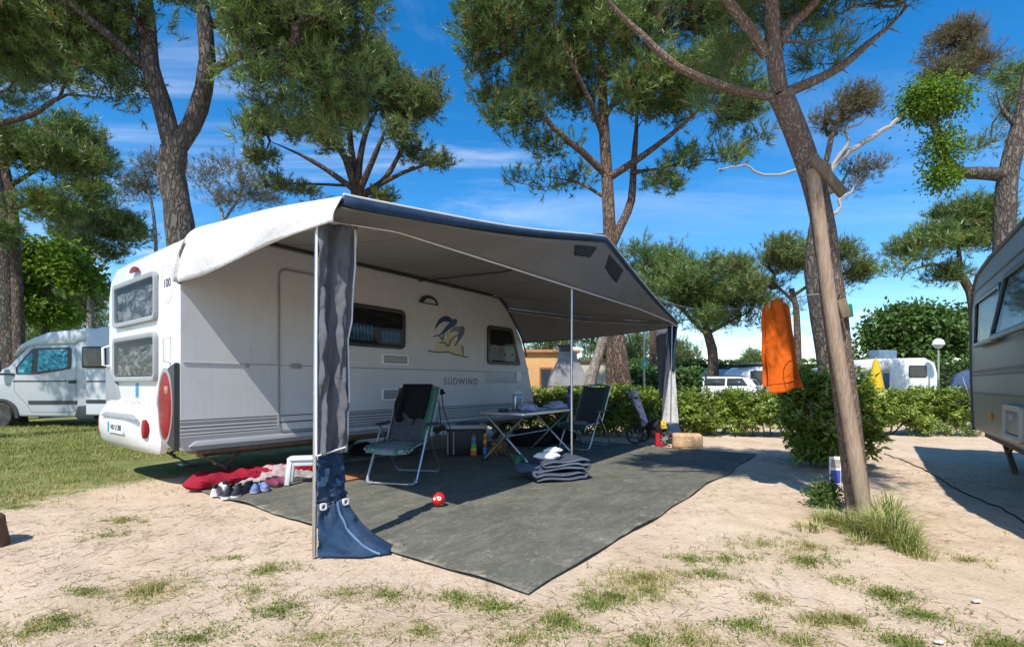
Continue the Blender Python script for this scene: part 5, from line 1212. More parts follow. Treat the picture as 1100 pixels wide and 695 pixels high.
# small toys near the table leg
for i, (px_, py_, col, lab) in enumerate(((531, 489, (.35, .13, .05), 'brown plush toy figure right of the toy cup towers'), (537, 487, (.5, .3, .06), 'yellowish toy figure behind the brown plush figure'), (542, 490, (.2, .08, .05), 'dark reddish toy figure nearest the crossed table leg'))):
    q = G(px_, py_); t = thing('toy_figure', lab, 'toy', q + Vector((0, 0, .014)), i * .7)
    mm = M('plush', col, .9, var=.3, vs=20, bump=.5, bs=120); m = MB(); m.blob((0, 0, .07), (.05, .045, .075), i + 2, .12); m.blob((0, -.005, .165), (.043, .042, .042), i + 5, .08, flat=False); m.tube([(.035, -.01, .1), (.075, -.04, .06)], [.02, .016], 8); m.tube([(-.035, -.01, .1), (-.075, -.04, .06)], [.02, .016], 8); m.tube([(.025, -.02, .025), (.04, -.09, .02)], [.022, .02], 8); m.tube([(-.025, -.02, .025), (-.04, -.09, .02)], [.022, .02], 8); m.build('plush_body', mm, t)
    m = MB(); m.blob((.03, 0, .205), (.014, .01, .014), 1, 0, flat=False, sub=2); m.build('ear', mm, t); m = MB(); m.blob((-.03, 0, .205), (.014, .01, .014), 1, 0, flat=False, sub=2); m.build('ear', mm, t)
q = G(557, 499); t = thing('watering_can', 'small green toy watering can under the table', 'toy', q + Vector((0, 0, .014)), 2.4)
m = MB(); m.lathe([(.0, .0), (.07, .0), (.062, .10), (.05, .115), (.0, .115)], (0, 0, 0), 16); m.build('can_body', M('green_toy', (.02, .16, .06), .4), t); m = MB(); m.tube([(.06, 0, .03), (.12, 0, .09), (.14, 0, .12)], [.014, .012, .02], 8); m.build('spout', M('green_toy_spout', (.02, .16, .06), .4), t); m = MB(); m.tube(dense([(-.055, 0, .02), (-.11, 0, .07), (-.05, 0, .13), (.03, 0, .115)], .03), .007, 6); m.build('handle', M('green_toy_handle', (.02, .13, .05), .4), t)
# ball
q = Vector((-.665, 4.38, .075)); bt_ = NT('red_ball'); vv = bt_.n('ShaderNodeTexVoronoi', feature='F1'); vv.inputs['Scale'].default_value = 17; bt_.l(bt_.coords(), vv.inputs['Vector'])
sp_ = bt_.ramp(vv.outputs['Distance'], [(0, (.03, .08, .4)), (.12, (.75, .75, .75)), (.3, (.62, .02, .015))], 'CONSTANT'); kk = bt_.ramp(bt_.noise(7, 1), [(.5, 0), (.52, 1)], 'CONSTANT')
bt_.color(bt_.mix(kk, (.62, .02, .015), sp_)); bt_.set(Roughness=.25)
m = MB(); m.blob((0, 0, 0), (.062, .062, .062), 0, 0, flat=False, sub=4); ob = m.build('ball', bt_.mat, None); ob.location = q; tag(ob, 'small red ball with white and blue marks lying on the groundsheet', 'ball')
# blanket: a floppy folded pile
bl = thing('folded_blanket', 'thick grey blue picnic blanket folded in a floppy pile on the groundsheet', 'blanket', (.50, 5.72, .014), R(18))
blm = fabric('blanket_grey', (.05, .063, .09), .25, 0, .9, .9); edge_m = fabric('blanket_edge', (.12, .14, .18), .25)
def folds():                   # one long sheet laid back and forth: (x, z) path of its middle
    pts = []; z = .03
    ends = [(-.30, .30), (.28, -.31), (-.29, .33), (.26, -.20), (-.17, .34)]
    for i, (a, b_) in enumerate(ends):
        for k in range(9): u = k / 8; pts.append((a + (b_ - a) * u, z + .010 * math.sin(u * 7 + i * 2) - (.012 if k in (0, 8) else 0)))
        if i < len(ends) - 1:
            n0 = ends[i + 1][0]; dz = .046 + .010 * math.sin(i * 1.9); cx_ = (b_ + n0) / 2
            for k in (1, 2, 3): a_ = -PI / 2 + PI * k / 4; sg = 1 if b_ > 0 else -1; pts.append((cx_ + sg * (.03 * math.cos(a_) + .012), z + dz / 2 + dz / 2 * math.sin(a_)))
            z += dz
    return pts
FP = folds(); nF = len(FP) - 1
def blk(u, v):
    i = u * nF; k = min(int(i), nF - 1); f = i - k; x = FP[k][0] * (1 - f) + FP[k + 1][0] * f; z = FP[k][1] * (1 - f) + FP[k + 1][1] * f
    y_ = (v - .5) * (.50 - .0012 * k) + .035 * noise.noise(Vector((x * 3, z * 9, 2))) + .03 * (noise.noise(Vector((k * .13, 4, 1))))
    lift = .022 * noise.noise(Vector((x * 4, y_ * 5, 1))) * min(1, z * 8) + .05 * max(0, x) * z / .3 - .12 * max(0, -x - .12) * z / .3
    return Vector((x + .02 * noise.noise(Vector((y_ * 6, z * 8, 5))), y_, max(.02, z + lift)))
MB().grid(blk, nF * 2, 14).build('folded_sheet', blm, bl, solid=.032, recalc=False)
for v_ in (0, 1):
    m = MB(); m.tube([blk(k / (nF * 2), v_) + Vector((0, -.002 if v_ == 0 else .002, 0)) for k in range(nF * 2 + 1)], .007, 6); m.build('hem', edge_m, bl)
pw = thing('pillow', 'small white pillow with a folded cloth lying on top of the folded blanket', 'pillow', (.42, 5.70, .215), R(10))
m = MB(); m.blob((0, 0, .055), (.155, .11, .055), 4, .12, 1.6); m.build('pillow_body', M('white_cotton', (.82, .82, .8), .9, var=.03, bump=.3, bs=20, bd=.01), pw); m = MB(); m.blob((.08, .03, .12), (.10, .07, .035), 9, .2, 2); m.build('folded_cloth', M('white_cloth_small', (.78, .78, .76), .9, var=.05), pw)
m = MB(); m.blob((0, 0, .05), (.17, .12, .06), 13, .2); ob = m.build('rolled_towel', fabric('towel_navy_grey', (.07, .09, .13), .3, 0, .9), None); ob.location = (.20, 5.56, .10); tag(ob, 'rolled dark towel at the left side of the folded blanket', 'towel')
# shoes
def shoe(label, pos, rz, up_col, sole_col, group, slip=False):
    t = thing('shoe', label, 'shoe', (pos[0], pos[1], pos[2] if len(pos) > 2 else .016), rz, group); Ls = .25
    secs = []; so_ = []
    W_ = [(0, .025, .05), (.06, .034, .062), (.25, .034, .055 if slip else .085), (.45, .035, .055 if slip else .085), (.6, .042, .062), (.8, .046, .052), (.93, .036, .042), (1, .014, .03)]
    for s, w_, h_ in W_:
        x = (s - .5) * Ls; so_.append([Vector((x, math.cos(a) * w_ * 1.06, .012 + .012 * math.copysign(1, math.sin(a)))) for a in [2 * PI * (k + .5) / 12 for k in range(12)]])
        secs.append([Vector((x, math.cos(a) * w_ * (1 - .25 * max(0, math.sin(a))), .022 + max(0, math.sin(a)) * (h_ - .0))) for a in [2 * PI * (k + .5) / 12 for k in range(12)]])
    um = M('shoe_upper', up_col, .7, var=.15, vs=30, bump=.3, bs=200); MB().rings(so_).build('sole', M('shoe_sole', sole_col, .6), t)
    MB().rings(secs).build('upper', um, t)
    m = MB(); m.prism([(-.035 * Ls / .25 + .055 * math.cos(a) - .03, .022 * math.sin(a)) for a in [2 * PI * k / 14 for k in range(14)]], XY, .05 if slip else .075, .079 if slip else .1085); m.build('opening', MT['black_inside'], t, bevel=.004)
    return t
gsh = 'shoes lined up by the groundsheet'
shoes = [(233, 531, 1.9, (.62, .58, .58), (.7, .7, .7), 'white trainer at the left end of the shoe row', 0), (240, 527, 2.3, (.6, .57, .58), (.72, .72, .72), 'pale trainer leaning behind the left end of the shoe row', 0),
         (245, 534, -1.25, (.02, .023, .035), (.75, .75, .75), 'dark navy trainer with white sole, left one of its pair', 0), (255, 533, -1.3, (.02, .023, .035), (.75, .75, .75), 'dark navy trainer with white sole, right one of its pair', 0),
         (263, 530, -1.7, (.015, .015, .017), (.03, .03, .03), 'all black shoe between the navy trainers and the blue slippers', 0), (274, 529, -1.1, (.13, .17, .36), (.3, .32, .45), 'blue slip-on shoe next to the black shoe', 1), (283, 527, -.9, (.15, .19, .38), (.3, .32, .45), 'blue slip-on shoe nearer the red bundle', 1),
         (293, 523, -.6, (.16, .02, .06), (.05, .03, .04), 'dark red sandal behind the blue slip-ons', 1), (301, 521, -.4, (.17, .02, .06), (.05, .03, .04), 'dark red sandal at the right end of the shoe row', 1)]
for px_, py_, rz_, uc, scx, lab, sl_ in shoes: q = G(px_, py_); q.z = .016 if px_ > 268 else .006; shoe(lab, q, rz_, uc, scx, gsh, sl_)
# red bundle with clear sheet
rbm = fabric('red_tent_cloth', (.30, .010, .028), .3, .04, .9); rb = thing('tent_bag', 'long crumpled crimson tent bag lying along the foot of the caravan side', 'bag', (-2.93, 5.52, 0), R(46))
m = MB(); secs = []
for i in range(41):
    u = i / 40; x = (u - .5) * 1.4; rr = .085 * (min(1, u * 9) ** .6) * (min(1, (1 - u) * 7) ** .6) * (1 + .3 * noise.noise(Vector((u * 6, 2, 1)))) + .01
    cyy = .06 * noise.noise(Vector((u * 3, 5, 5)))
    secs.append([Vector((x, cyy + math.cos(a) * rr * 1.5 * (1 + .4 * noise.noise(Vector((u * 11, math.cos(a) * 2, math.sin(a) * 2 + 3)))), max(.004, .07 + math.sin(a) * rr * (1 + .6 * noise.noise(Vector((u * 14, math.cos(a) * 2, math.sin(a) * 2))))))) for a in [2 * PI * k / 18 for k in range(18)]])
m.rings(secs).build('bag_body', rbm, rb)
m = MB(); m.blob((.25, .16, .05), (.45, .14, .08), 8, .3, 3); m.build('loose_cloth', fabric('dark_red_cloth', (.24, .012, .04), .3, .05, .9), rb)
cl = NT('clear_film'); cl.color((.8, .78, .78)); cl.set(Roughness=.12); tr_ = cl.n('ShaderNodeBsdfTransparent'); mm_ = cl.n('ShaderNodeMixShader'); mm_.inputs[0].default_value = .42; cl.l(tr_.outputs[0], mm_.inputs[1]); cl.l(cl.b.outputs[0], mm_.inputs[2]); cl.l(mm_.outputs[0], cl.o.inputs['Surface'])
m = MB(); m.grid(lambda u, v: Vector((-.25 + .95 * u, -.26 + .46 * v, .03 + .15 * math.sin(PI * v) * math.sin(PI * min(1, u * 1.1)) + .035 * noise.noise(Vector((u * 7, v * 7, 4))) + .02 * noise.noise(Vector((u * 17, v * 17, 4))))), 60, 40); m.build('plastic_film', cl.mat, rb, recalc=False)
# stool
q = G(317, 522); st = thing('step_stool', 'small pale grey plastic step stool behind the corner curtain', 'stool', (q.x + .08, q.y + .13, .014), R(14))
sm_ = M('pale_stool_plastic', (.62, .64, .66), .45, var=.04)
m = MB(); m.prism(rrect(0, 0, .40, .25, .05), XY, .26, .29); m.build('seat', sm_, st, bevel=.012)
for sx_ in (-1, 1):
    for sy_ in (-1, 1): m = MB(); m.bar((sx_ * .165, sy_ * .09, .265), (sx_ * .19, sy_ * .115, 0), .05, .05, (0, 1, 0)); m.build('leg', sm_, st, bevel=.008)
for sy_ in (-1, 1): m = MB(); m.box((0, sy_ * .10, .235), (.32, .012, .06)); m.build('apron', sm_, st, bevel=.004)
m = MB(); m.prism(rrect(0, 0, .55, .3, .02), XY, 0, .015); ob = m.build('door_mat', M('orange_brown_mat', (.38, .15, .05), .9, var=.3, vs=30, bump=.5, bs=200), None, bevel=.004); q = G(368, 516); ob.location = (q.x, q.y, .018); ob.rotation_euler = (0, 0, YAW); tag(ob, 'flat orange brown door mat behind the corner curtain', 'mat')
# bags in the dark under the table and by the wheel
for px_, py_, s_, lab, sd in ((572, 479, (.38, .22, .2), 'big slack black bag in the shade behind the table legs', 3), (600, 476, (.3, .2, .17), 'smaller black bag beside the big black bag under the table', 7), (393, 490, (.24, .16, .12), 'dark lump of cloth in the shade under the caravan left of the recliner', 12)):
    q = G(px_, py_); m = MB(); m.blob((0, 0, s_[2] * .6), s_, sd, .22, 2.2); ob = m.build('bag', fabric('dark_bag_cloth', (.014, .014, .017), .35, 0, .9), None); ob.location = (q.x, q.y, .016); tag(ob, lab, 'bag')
q = G(622, 486); m = MB(); m.blob((0, 0, .02), (.15, .1, .05), 22, .3, 3); ob = m.build('crumpled_shirt', fabric('pink_grey_cloth', (.36, .24, .24), .2, 0, .9), None); ob.location = (1.20, 8.36, .395); tag(ob, 'crumpled pinkish shirt on the seat of the charcoal folding chair', 'shirt')
# child's buggy by the far awning leg
q = G(699, 477); by = thing('child_buggy', 'parked child buggy with bright patterned covers beside the far awning leg', 'buggy', (q.x - .08, q.y + .1, 0), R(58))
def wheel(p, r_, par):
    m = MB(); m.tube([Vector(p) + Vector((.0, math.cos(a) * r_, math.sin(a) * r_)) for a in [2 * PI * k / 24 for k in range(24)]], .02, 8, closed=True); w_ = m.build('wheel', MT['rubber'], par)
    m = MB(); m.lathe([(.03, -.012), (.03, .012)], p, 10, Matrix.Rotation(PI / 2, 3, 'Y'))
    for k in range(6): a = PI * k / 3; m.bar(Vector(p), Vector(p) + Vector((0, math.cos(a) * r_, math.sin(a) * r_)), .008, .012)
    m.build('spokes', MT['grey_plastic'], w_)
PATT = NT('bright_patterned_cloth'); PATT.color(PATT.ramp(PATT.noise(9, 3, .6, None, 1.5), [(.30, (.30, .03, .08)), (.40, (.55, .50, .58)), (.50, (.62, .60, .62)), (.56, (.25, .16, .38)), (.62, (.62, .33, .05)), (.70, (.55, .5, .5))], 'CONSTANT')); PATT.set(Roughness=.85)
for s in (-1, 1): wheel((s * .22, .12, .17), .15, by); wheel((s * .13, -.38, .12), .1, by)
m = MB()
for s in (-1, 1): m.tube(dense([(s * .2, .12, .17), (s * .2, .02, .45), (s * .2, .2, .8), (s * .2, .36, 1.0)], .08), .014, 8); m.tube([(s * .13, -.38, .12), (s * .2, .05, .5)], .013, 8)
m.tube([(-.2, .36, 1.0), (.2, .36, 1.0)], .016, 8); m.build('frame', MT['dark_plastic'], by)
m = MB(); m.grid(lambda u, v: Vector((-.18 + .36 * u, -.26 + .44 * v + .0, spline([(0, .36), (.5, .34), (.62, .42), (1, .86)], v)[0] - .04 * math.sin(PI * u))), 10, 16); m.build('seat', PATT.mat, by, solid=.03, recalc=False)
m = MB(); m.blob((-.02, .20, .92), (.10, .07, .09), 4, .35, 3); m.build('hood', PATT.mat, by)
m = MB(); m.blob((-.12, -.2, .3), (.16, .14, .16), 9, .25); m.build('basket_bag', fabric('buggy_black_bag', (.02, .018, .022), .3), by)
m = MB(); m.blob((.13, -.30, .34), (.06, .06, .09), 5, .3, 3); m.build('yellow_pouch', M('yellow_cloth', (.62, .4, .03), .85, var=.3), by)
q = G(706, 479); t = thing('rubber_boot', 'small red rubber boot standing by the buggy wheel', 'boot', q + Vector((0, -.05, 0)), .6)
m = MB(); m.rings([[Vector((math.cos(a) * .045 + dx, math.sin(a) * .045, z)) for a in [2 * PI * k / 14 for k in range(14)]] for z, dx in ((.05, 0), (.12, -.005), (.24, -.01))]); m.blob((.04, 0, .04), (.09, .045, .045), 2, .02); m.build('shaft', M('red_rubber', (.55, .02, .03), .3), t); m = MB(); m.prism(rrect(.035, 0, .2, .09, .04), XY, 0, .018); m.build('sole', M('boot_sole', (.3, .02, .02), .6), t)
# tan stone block
m = MB(); m.prism(rrect(0, 0, .30, .25, .05), lambda a, b, d: Vector((d, a, b + .125)), -.25, .25); bb = m.build('stone_block', M('tan_tuff_stone', (.50, .33, .18), .9, var=.25, vs=12, bump=.8, bs=25, bd=.02, dirt=.4), None, bevel=.06, seg=4); q = G(738, 480); bb.location = (q.x, q.y, -.01); bb.rotation_euler = (0, 0, R(-14)); tag(bb, 'tan rounded stone block lying at the foot of the far awning leg', 'stone')
# ------------------------------------------------------------------ leaning pine's pole, clothes line, towel
sp = thing('support_pole', 'pale sawn timber pole lashed along the front of the leaning pine trunk', 'pole', G(931, 560))
so_ = sp.location.copy(); yp = so_.y
pts = [Vector((so_.x, so_.y, -.03)), P(912, 450, 3.93), P(899, 375, 3.88), P(888, 300, 3.85), P(880, 235, 3.83), P(873, 182, 3.80)]
dd = dense(loc(so_, pts), .12); n_ = len(dd)
pm = NT('sawn_pole_wood'); cw = pm.coords((22, 22, 1.1)); c = pm.ramp(pm.noise(2.2, 7, .7, cw, .8), [(.28, (.16, .10, .07)), (.5, (.33, .24, .17)), (.75, (.47, .36, .265))])
vk = pm.n('ShaderNodeTexVoronoi', feature='F1'); vk.inputs['Scale'].default_value = 1; pm.l(pm.coords((6, 6, 2.2)), vk.inputs['Vector']); c = pm.mix(pm.ramp(vk.outputs['Distance'], [(.10, .85), (.2, 0)]), c, (.11, .065, .04))
gx = pm.n('ShaderNodeSeparateXYZ'); pm.l(pm.tc.outputs['Object'], gx.inputs[0]); c = pm.mix(pm.ramp(gx.outputs['Z'], [(.02, .65), (.45, 0)]), c, (.20, .19, .11)); pm.color(c); pm.set(Roughness=.85)
pm.bump(pm.noise(5, 5, .7, pm.coords((30, 30, 1.5))), .6, .012)
m = MB(); m.tube(dd, [(.056 - .008 * i / n_) * (1 + .04 * noise.noise(p * 4)) for i, p in enumerate(dd)], 16); m.build('pole_shaft', pm.mat, sp)
wood2 = M('weathered_board', (.17, .125, .08), .85, var=.3, vs=8, bump=.5, bs=40, stretch=(4, 4, 1))
m = MB(); a, b_ = loc(so_, [P(872, 168, 3.72), P(906, 209, 3.80)]); m.bar(a, b_, .075, .035, (0, -1, 0)); m.build('cross_board', wood2, sp, bevel=.006)
m = MB(); a, b_ = loc(so_, [P(902, 322, 3.84), P(908, 341, 3.84)]); m.bar(a, b_, .075, .05, (0, -1, 0)); m.build('wedge_block', wood2, sp, bevel=.006)
gb = MB(); a, b_ = loc(so_, [P(910, 327, 3.90), P(912, 341, 3.90)]); gb.bar(a, b_, .05, .05, (0, -1, 0)); gb.build('green_clamp', M('green_clamp_plastic', (.01, .17, .10), .4), sp, bevel=.008)
gb = MB(); gb.tube(dense(loc(so_, [P(903, 185, 3.85), P(907, 180, 3.9), P(910, 188, 3.9), P(902, 198, 3.86)]), .02), .006, 6); gb.build('wire_loop', M('green_wire', (.02, .15, .09), .4), sp)
# line from the pine to the tall pine, and the towel on it
A0, A1 = P(893, 317, 3.96), P(668, 290, 11.3)
def line(s): p = A0.lerp(A1, s); p.z -= .45 * math.sin(PI * s) * 1.0; return p
ln = thing('clothes_line', 'thin cord strung from the leaning pine past the orange towel', 'cord', (A0.x, A0.y, A0.z)); m = MB(); m.tube([line(k / 60) - A0 for k in range(61)], .0035, 6); m.build('line_cord', M('cord_grey', (.3, .3, .3), .7), ln)
m = MB(); m.tube([Vector((0, 0, 0)) + Vector((math.cos(a) * .16 - .05, math.sin(a) * .2 + .12, 0)) for a in [2 * PI * k / 20 for k in range(20)]], .004, 6, closed=True); m.build('knot_loop', M('cord_loop_grey', (.25, .25, .25), .7), ln)
s0, s1 = .085, .125
best = min((abs(line(k / 1000).x / line(k / 1000).y * FOC + PX0 - 838), k / 1000) for k in range(20, 400))[1]
cT = line(best); dirL = (line(best + .02) - line(best - .02)); dirL.z = 0; dirL.normalize()
tw = thing('towel', 'bright orange beach towel hanging from the thin cord', 'towel', cT)
pos_n = Vector((1, .25, 0)).normalized(); oth = Vector((-pos_n.y, pos_n.x, 0))
otm = fabric('orange_terry', (.72, .14, .012), .12, .22, .6, .95)
def sheet(u, v, side):
    # thrown over the cord off centre: a narrow peaked top, long soft folds running down to a wider hem
    w_top, w_bot = .26, .40; x = (u - .5) * (w_top + (w_bot - w_top) * v ** 1.2) + .10 * (v - .45)
    top = .035 * math.sin(PI * u) - .05 * (1 - u) ** 2 - .03 * max(0, u - .8) / .2
    bot = -.87 + .05 * u - .012 * math.sin(u * 6)
    if side > 0: bot += .06
    z = top + (bot - top) * v
    g_ = .2 + .8 * min(1, v * 1.6)
    f = .030 * math.sin(u * 6.5 + 1.5 * v + side * .5 + .8) * g_ + .012 * math.sin(u * 15 + 2 - 2.5 * v) * (1 - .5 * v) + .028 * noise.noise(Vector((u * 2.3, v * 3, side * 3)))
    return pos_n * x + oth * (f + side * (.014 + .035 * v)) + Vector((0, 0, z + .008 * noise.noise(Vector((u * 5, v * 5, 9)))))
m = MB(); m.grid(lambda u, v: sheet(u, v, -1), 40, 40); m.build('front_half', otm, tw, solid=.006, recalc=False)
m = MB(); m.grid(lambda u, v: sheet(u, v, 1), 40, 40); m.build('back_half', otm, tw, solid=.006, recalc=False)
m = MB(); m.grid(lambda u, v: (sheet(u, 0, -1).lerp(sheet(u, 0, 1), v) + Vector((0, 0, .018 * math.sin(PI * v)))), 40, 4); m.build('top_fold', otm, tw, recalc=False)
m = MB(); m.grid(lambda u, v: sheet(u, .885 + .02 * v, -1) + oth * -.005, 40, 2); m.build('hem_band', fabric('orange_band', (.62, .09, .01), .1), tw, solid=.003, recalc=False)
for uu in (.16, .72):
    p = sheet(uu, 0, -1); m = MB(); m.box(p + Vector((0, 0, .0)), (.014, .035, .07)); m.build('peg', M('wooden_peg', (.5, .34, .2), .7), tw, bevel=.003)
# little blue and white notice at the tree
q = P(897, 518, 4.62); nt = thing('notice_board', 'small white and blue notice on a stake behind the foot of the leaning pine', 'sign', (q.x, 4.62, 0), R(-8))
m = MB(); m.box((0, 0, .275), (.10, .018, .30)); m.build('panel', MT['white_plastic'], nt, bevel=.004); m = MB(); m.prism(rrect(0, .235, .085, .12, .006, 2), lambda a, b, d: Vector((a, -.009 - d, b)), 0, .003); m.build('blue_print', M('blue_print', (.05, .09, .42), .5, var=.3, vs=40), nt); m = MB(); m.prism(rrect(0, .36, .08, .08, .006, 2), lambda a, b, d: Vector((a, -.009 - d, b)), 0, .003); m.build('grey_print', M('grey_print', (.35, .33, .3), .6, var=.4, vs=60), nt)
m = MB(); m.bar((0, .02, -.05), (0, .02, .3), .03, .02); m.build('stake', wood2, nt)
# electric cable across the sand
cp = [G(950, 489), G(970, 495), G(990, 503), G(1012, 515), G(1032, 529), G(1060, 540), G(1090, 557), G(1130, 580), G(1180, 600)]
m = MB(); base = cp[0]
def onz(p): return Vector((p.x, p.y, float(gz(np.array([p.x]), np.array([p.y]))[0]) + .008))
m.tube([onz(p) - base for p in dense(cp, .08)], .007, 6); ob = m.build('cable', M('black_cable', (.02, .018, .016), .6), None); ob.location = base; tag(ob, 'black electric cable snaking over the sand towards the grey caravan', 'cable')
# brown stump at the left edge
q = Vector((-3.63, 3.3, 0)); sk = thing('stump', 'weathered brown log end at the left edge of the sand', 'log', q, .3)
m = MB(); m.lathe([(.0, -.03), (.15, -.03), (.145, .04), (.135, .14), (.125, .20), (.10, .225), (.0, .228)], (0, 0, 0), 22)
for i, v in enumerate(m.v): k = 1 + .12 * noise.noise(Vector(v) * 6); m.v[i] = (v[0] * k, v[1] * k, v[2])
m.build('log_body', M('old_log_wood', (.13, .075, .045), .9, var=.4, vs=9, bump=.7, bs=30, bd=.02, stretch=(1, 1, .3)), sk)
m = MB(); m.prism([(.085 * math.cos(2 * PI * k / 18), .085 * math.sin(2 * PI * k / 18)) for k in range(18)], XY, .2281, .231); m.build('cut_face', M('cut_wood', (.22, .14, .08), .9, var=.3, vs=20), sk)
for i, (px_, py_, s_, lab) in enumerate(((1049, 645, .022, 'flat white pebble on the sand at the lower right'), (1009, 690, .02, 'pale stone at the bottom edge near the white pebble'), (913, 510, .03, 'tiny pale stone right of the notice'))):
    q = G(px_, py_); m = MB(); m.blob((0, 0, .008), (s_, s_ * .6, s_ * .35), i + 3, .2); ob = m.build('pebble', M('pale_pebble', (.5, .46, .41), .8, var=.1), None); ob.location = onz(q); tag(ob, lab, 'stone')

# ------------------------------------------------------------------ hedge shrubs
def shrub(label, x, y_, w_, d_, h_, n, seed, group='laurel shrubs of the hedge', bare=.22, per=11, L=.088, W=.034):
    rng = np.random.default_rng(seed); t = thing('laurel_shrub', label, 'shrub', (x, y_, 0), 0, group)
    bl_ = [(Vector((rng.normal() * w_ * .16, rng.normal() * d_ * .14, h_ * (.42 + .22 * rng.random()))), (w_ * .36 * (1 + .2 * rng.normal() * .5), d_ * .36, h_ * .36), 1) for k in range(5)]
    bl_ += [(Vector(((k - 1.5) * w_ * .27, -.1 * d_ + rng.normal() * .08, h_ * (.32 + .1 * rng.random()))), (w_ * .2, d_ * .3, h_ * .28), 1) for k in range(4)]
    bl_ += [(Vector(((k - 1.5) * w_ * .26, rng.normal() * .1, h_ * .8)), (w_ * .17, d_ * .24, h_ * (.14 + .08 * rng.random())), 1) for k in range(4)]
    bl_ += [(Vector(((k - 1.5) * w_ * .24, -.16 * d_ + rng.normal() * .06, h_ * .15)), (w_ * .17, d_ * .24, h_ * .15), .9) for k in range(4)] if bare < .1 else []
    tg = blob_pts(bl_, n, rng, .6); tg = tg[tg[:, 2] > bare * h_ * (.6 + .8 * rng.random(len(tg)))]
    st = [([Vector((rng.normal() * .04 + (k - 1.5) * .09 * w_, rng.normal() * .05, -.03)), Vector(((k - 1.5) * .17 * w_, rng.normal() * .08, h_ * .22)), Vector(((k - 1.5) * .26 * w_, rng.normal() * .12, h_ * .5))], .018, .010) for k in range(4)]
    m = MB(); grow(st, tg, .12, rng, m, .0035, trunk_n=8); m.build('stem', BK['twig'], t, recalc=False)
    # glossy leaves in upright whorls
    N = len(tg) * per; k = np.repeat(np.arange(len(tg)), per); ax = unit(np.array([0, 0, .9]) + rdir(len(tg), rng) * .8 + unit(tg - np.array([0, 0, h_ * .4])) * .5)[k]
    ph = rdir(N, rng); d = unit(ax * (.25 + .5 * rng.random(N))[:, None] + unit(np.cross(ax, ph)) * .75); nr = unit(ax + rdir(N, rng) * .4)
    base = tg[k] + rng.normal(size=(N, 3)) * .035
    v, f = leaves(base, d, nr, L * (.45 + .85 * rng.random(N)), W * (.75 + .5 * rng.random(N)), .2, .18)
    cl_ = rng.random(len(tg))[k]; hgt = 0
    tn = np.clip(.1 + .9 * (.45 * rng.random(N) + .55 * cl_), .1, 1); tn = np.where(rng.random(N) < .02, .02, tn)
    np_mesh('foliage', v, f, LM['laurel'], t, {'tint': np.repeat(tn, 2)})
    return t
hs_ = [(.35, 'hedge shrub showing between the caravan front and the blue bottle', 1.0), (1.45, 'hedge shrub behind the charcoal folding chair', 1.05), (2.5, 'hedge shrub between the folding chair and the buggy', 1.1), (3.55, 'hedge shrub just right of the far awning leg', 1.0), (4.55, 'hedge shrub below the estate car, left of the orange towel', 1.02), (5.5, 'hedge shrub right below the orange towel', 1.0),
       (7.1, 'hedge shrub just right of the leaning pine, below the yellow parasol', 1.15), (8.15, 'hedge shrub below the white caravan, right of the yellow parasol', 1.05), (9.1, 'hedge shrub beside the grey caravan, last at the right', 1.05)]
for i, (x, lab, h_) in enumerate(hs_): shrub('leafy laurel ' + lab, x, 10.5 + .12 * math.sin(i * 2.1), 1.4, 1.0, h_, 760, 100 + i, bare=.02 if i not in (5, 7) else .12)
shrub('big laurel bush standing alone right behind the leaning pine', G(905, 506).x + .02, G(905, 506).y + .35, .98, .95, 1.30, 1000, 131, group=None, bare=.03, L=.105, W=.04)
# clipped far hedge
def clipped(label, x0, x1, y0, h_, dep, seed):
    rng = np.random.default_rng(seed); t = thing('clipped_hedge', label, 'hedge', ((x0 + x1) / 2, y0, 0)); w_ = x1 - x0; n = int(w_ * 330)
    x = (rng.random(n) - .5) * w_; onf = rng.random(n) < .72
    z = np.where(onf, rng.random(n) * h_, h_ + rng.normal(size=n) * .05); yy = np.where(onf, -dep / 2 + rng.normal(size=n) * .05, (rng.random(n) - .5) * dep)
    z = z + .05 * np.sin(x * 1.7) * (z / h_); base = np.stack([x, yy, z], 1); d = rdir(n, rng); nr = unit(rdir(n, rng) * .7 + np.array([0, -.5, .5]))
    v, f = leaves(base, d, nr, .2 * (.6 + .7 * rng.random(n)), .12 * (.7 + .6 * rng.random(n)), .2)
    np_mesh('foliage', v, f, LM['leaf_tree'], t, {'tint': np.repeat(np.clip(.1 + .6 * rng.random(n), .1, 1), 2)})
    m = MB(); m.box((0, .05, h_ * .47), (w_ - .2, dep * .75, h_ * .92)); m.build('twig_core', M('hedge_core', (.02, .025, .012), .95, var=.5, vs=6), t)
clipped('long dark clipped hedge behind the parked cars and the caravan', 4.0, 33, 31, 2.55, 1.2, 3)
clipped('clipped hedge behind the green sign, left of the estate car', 1.0, 8.2, 21, 1.75, 1.0, 4)

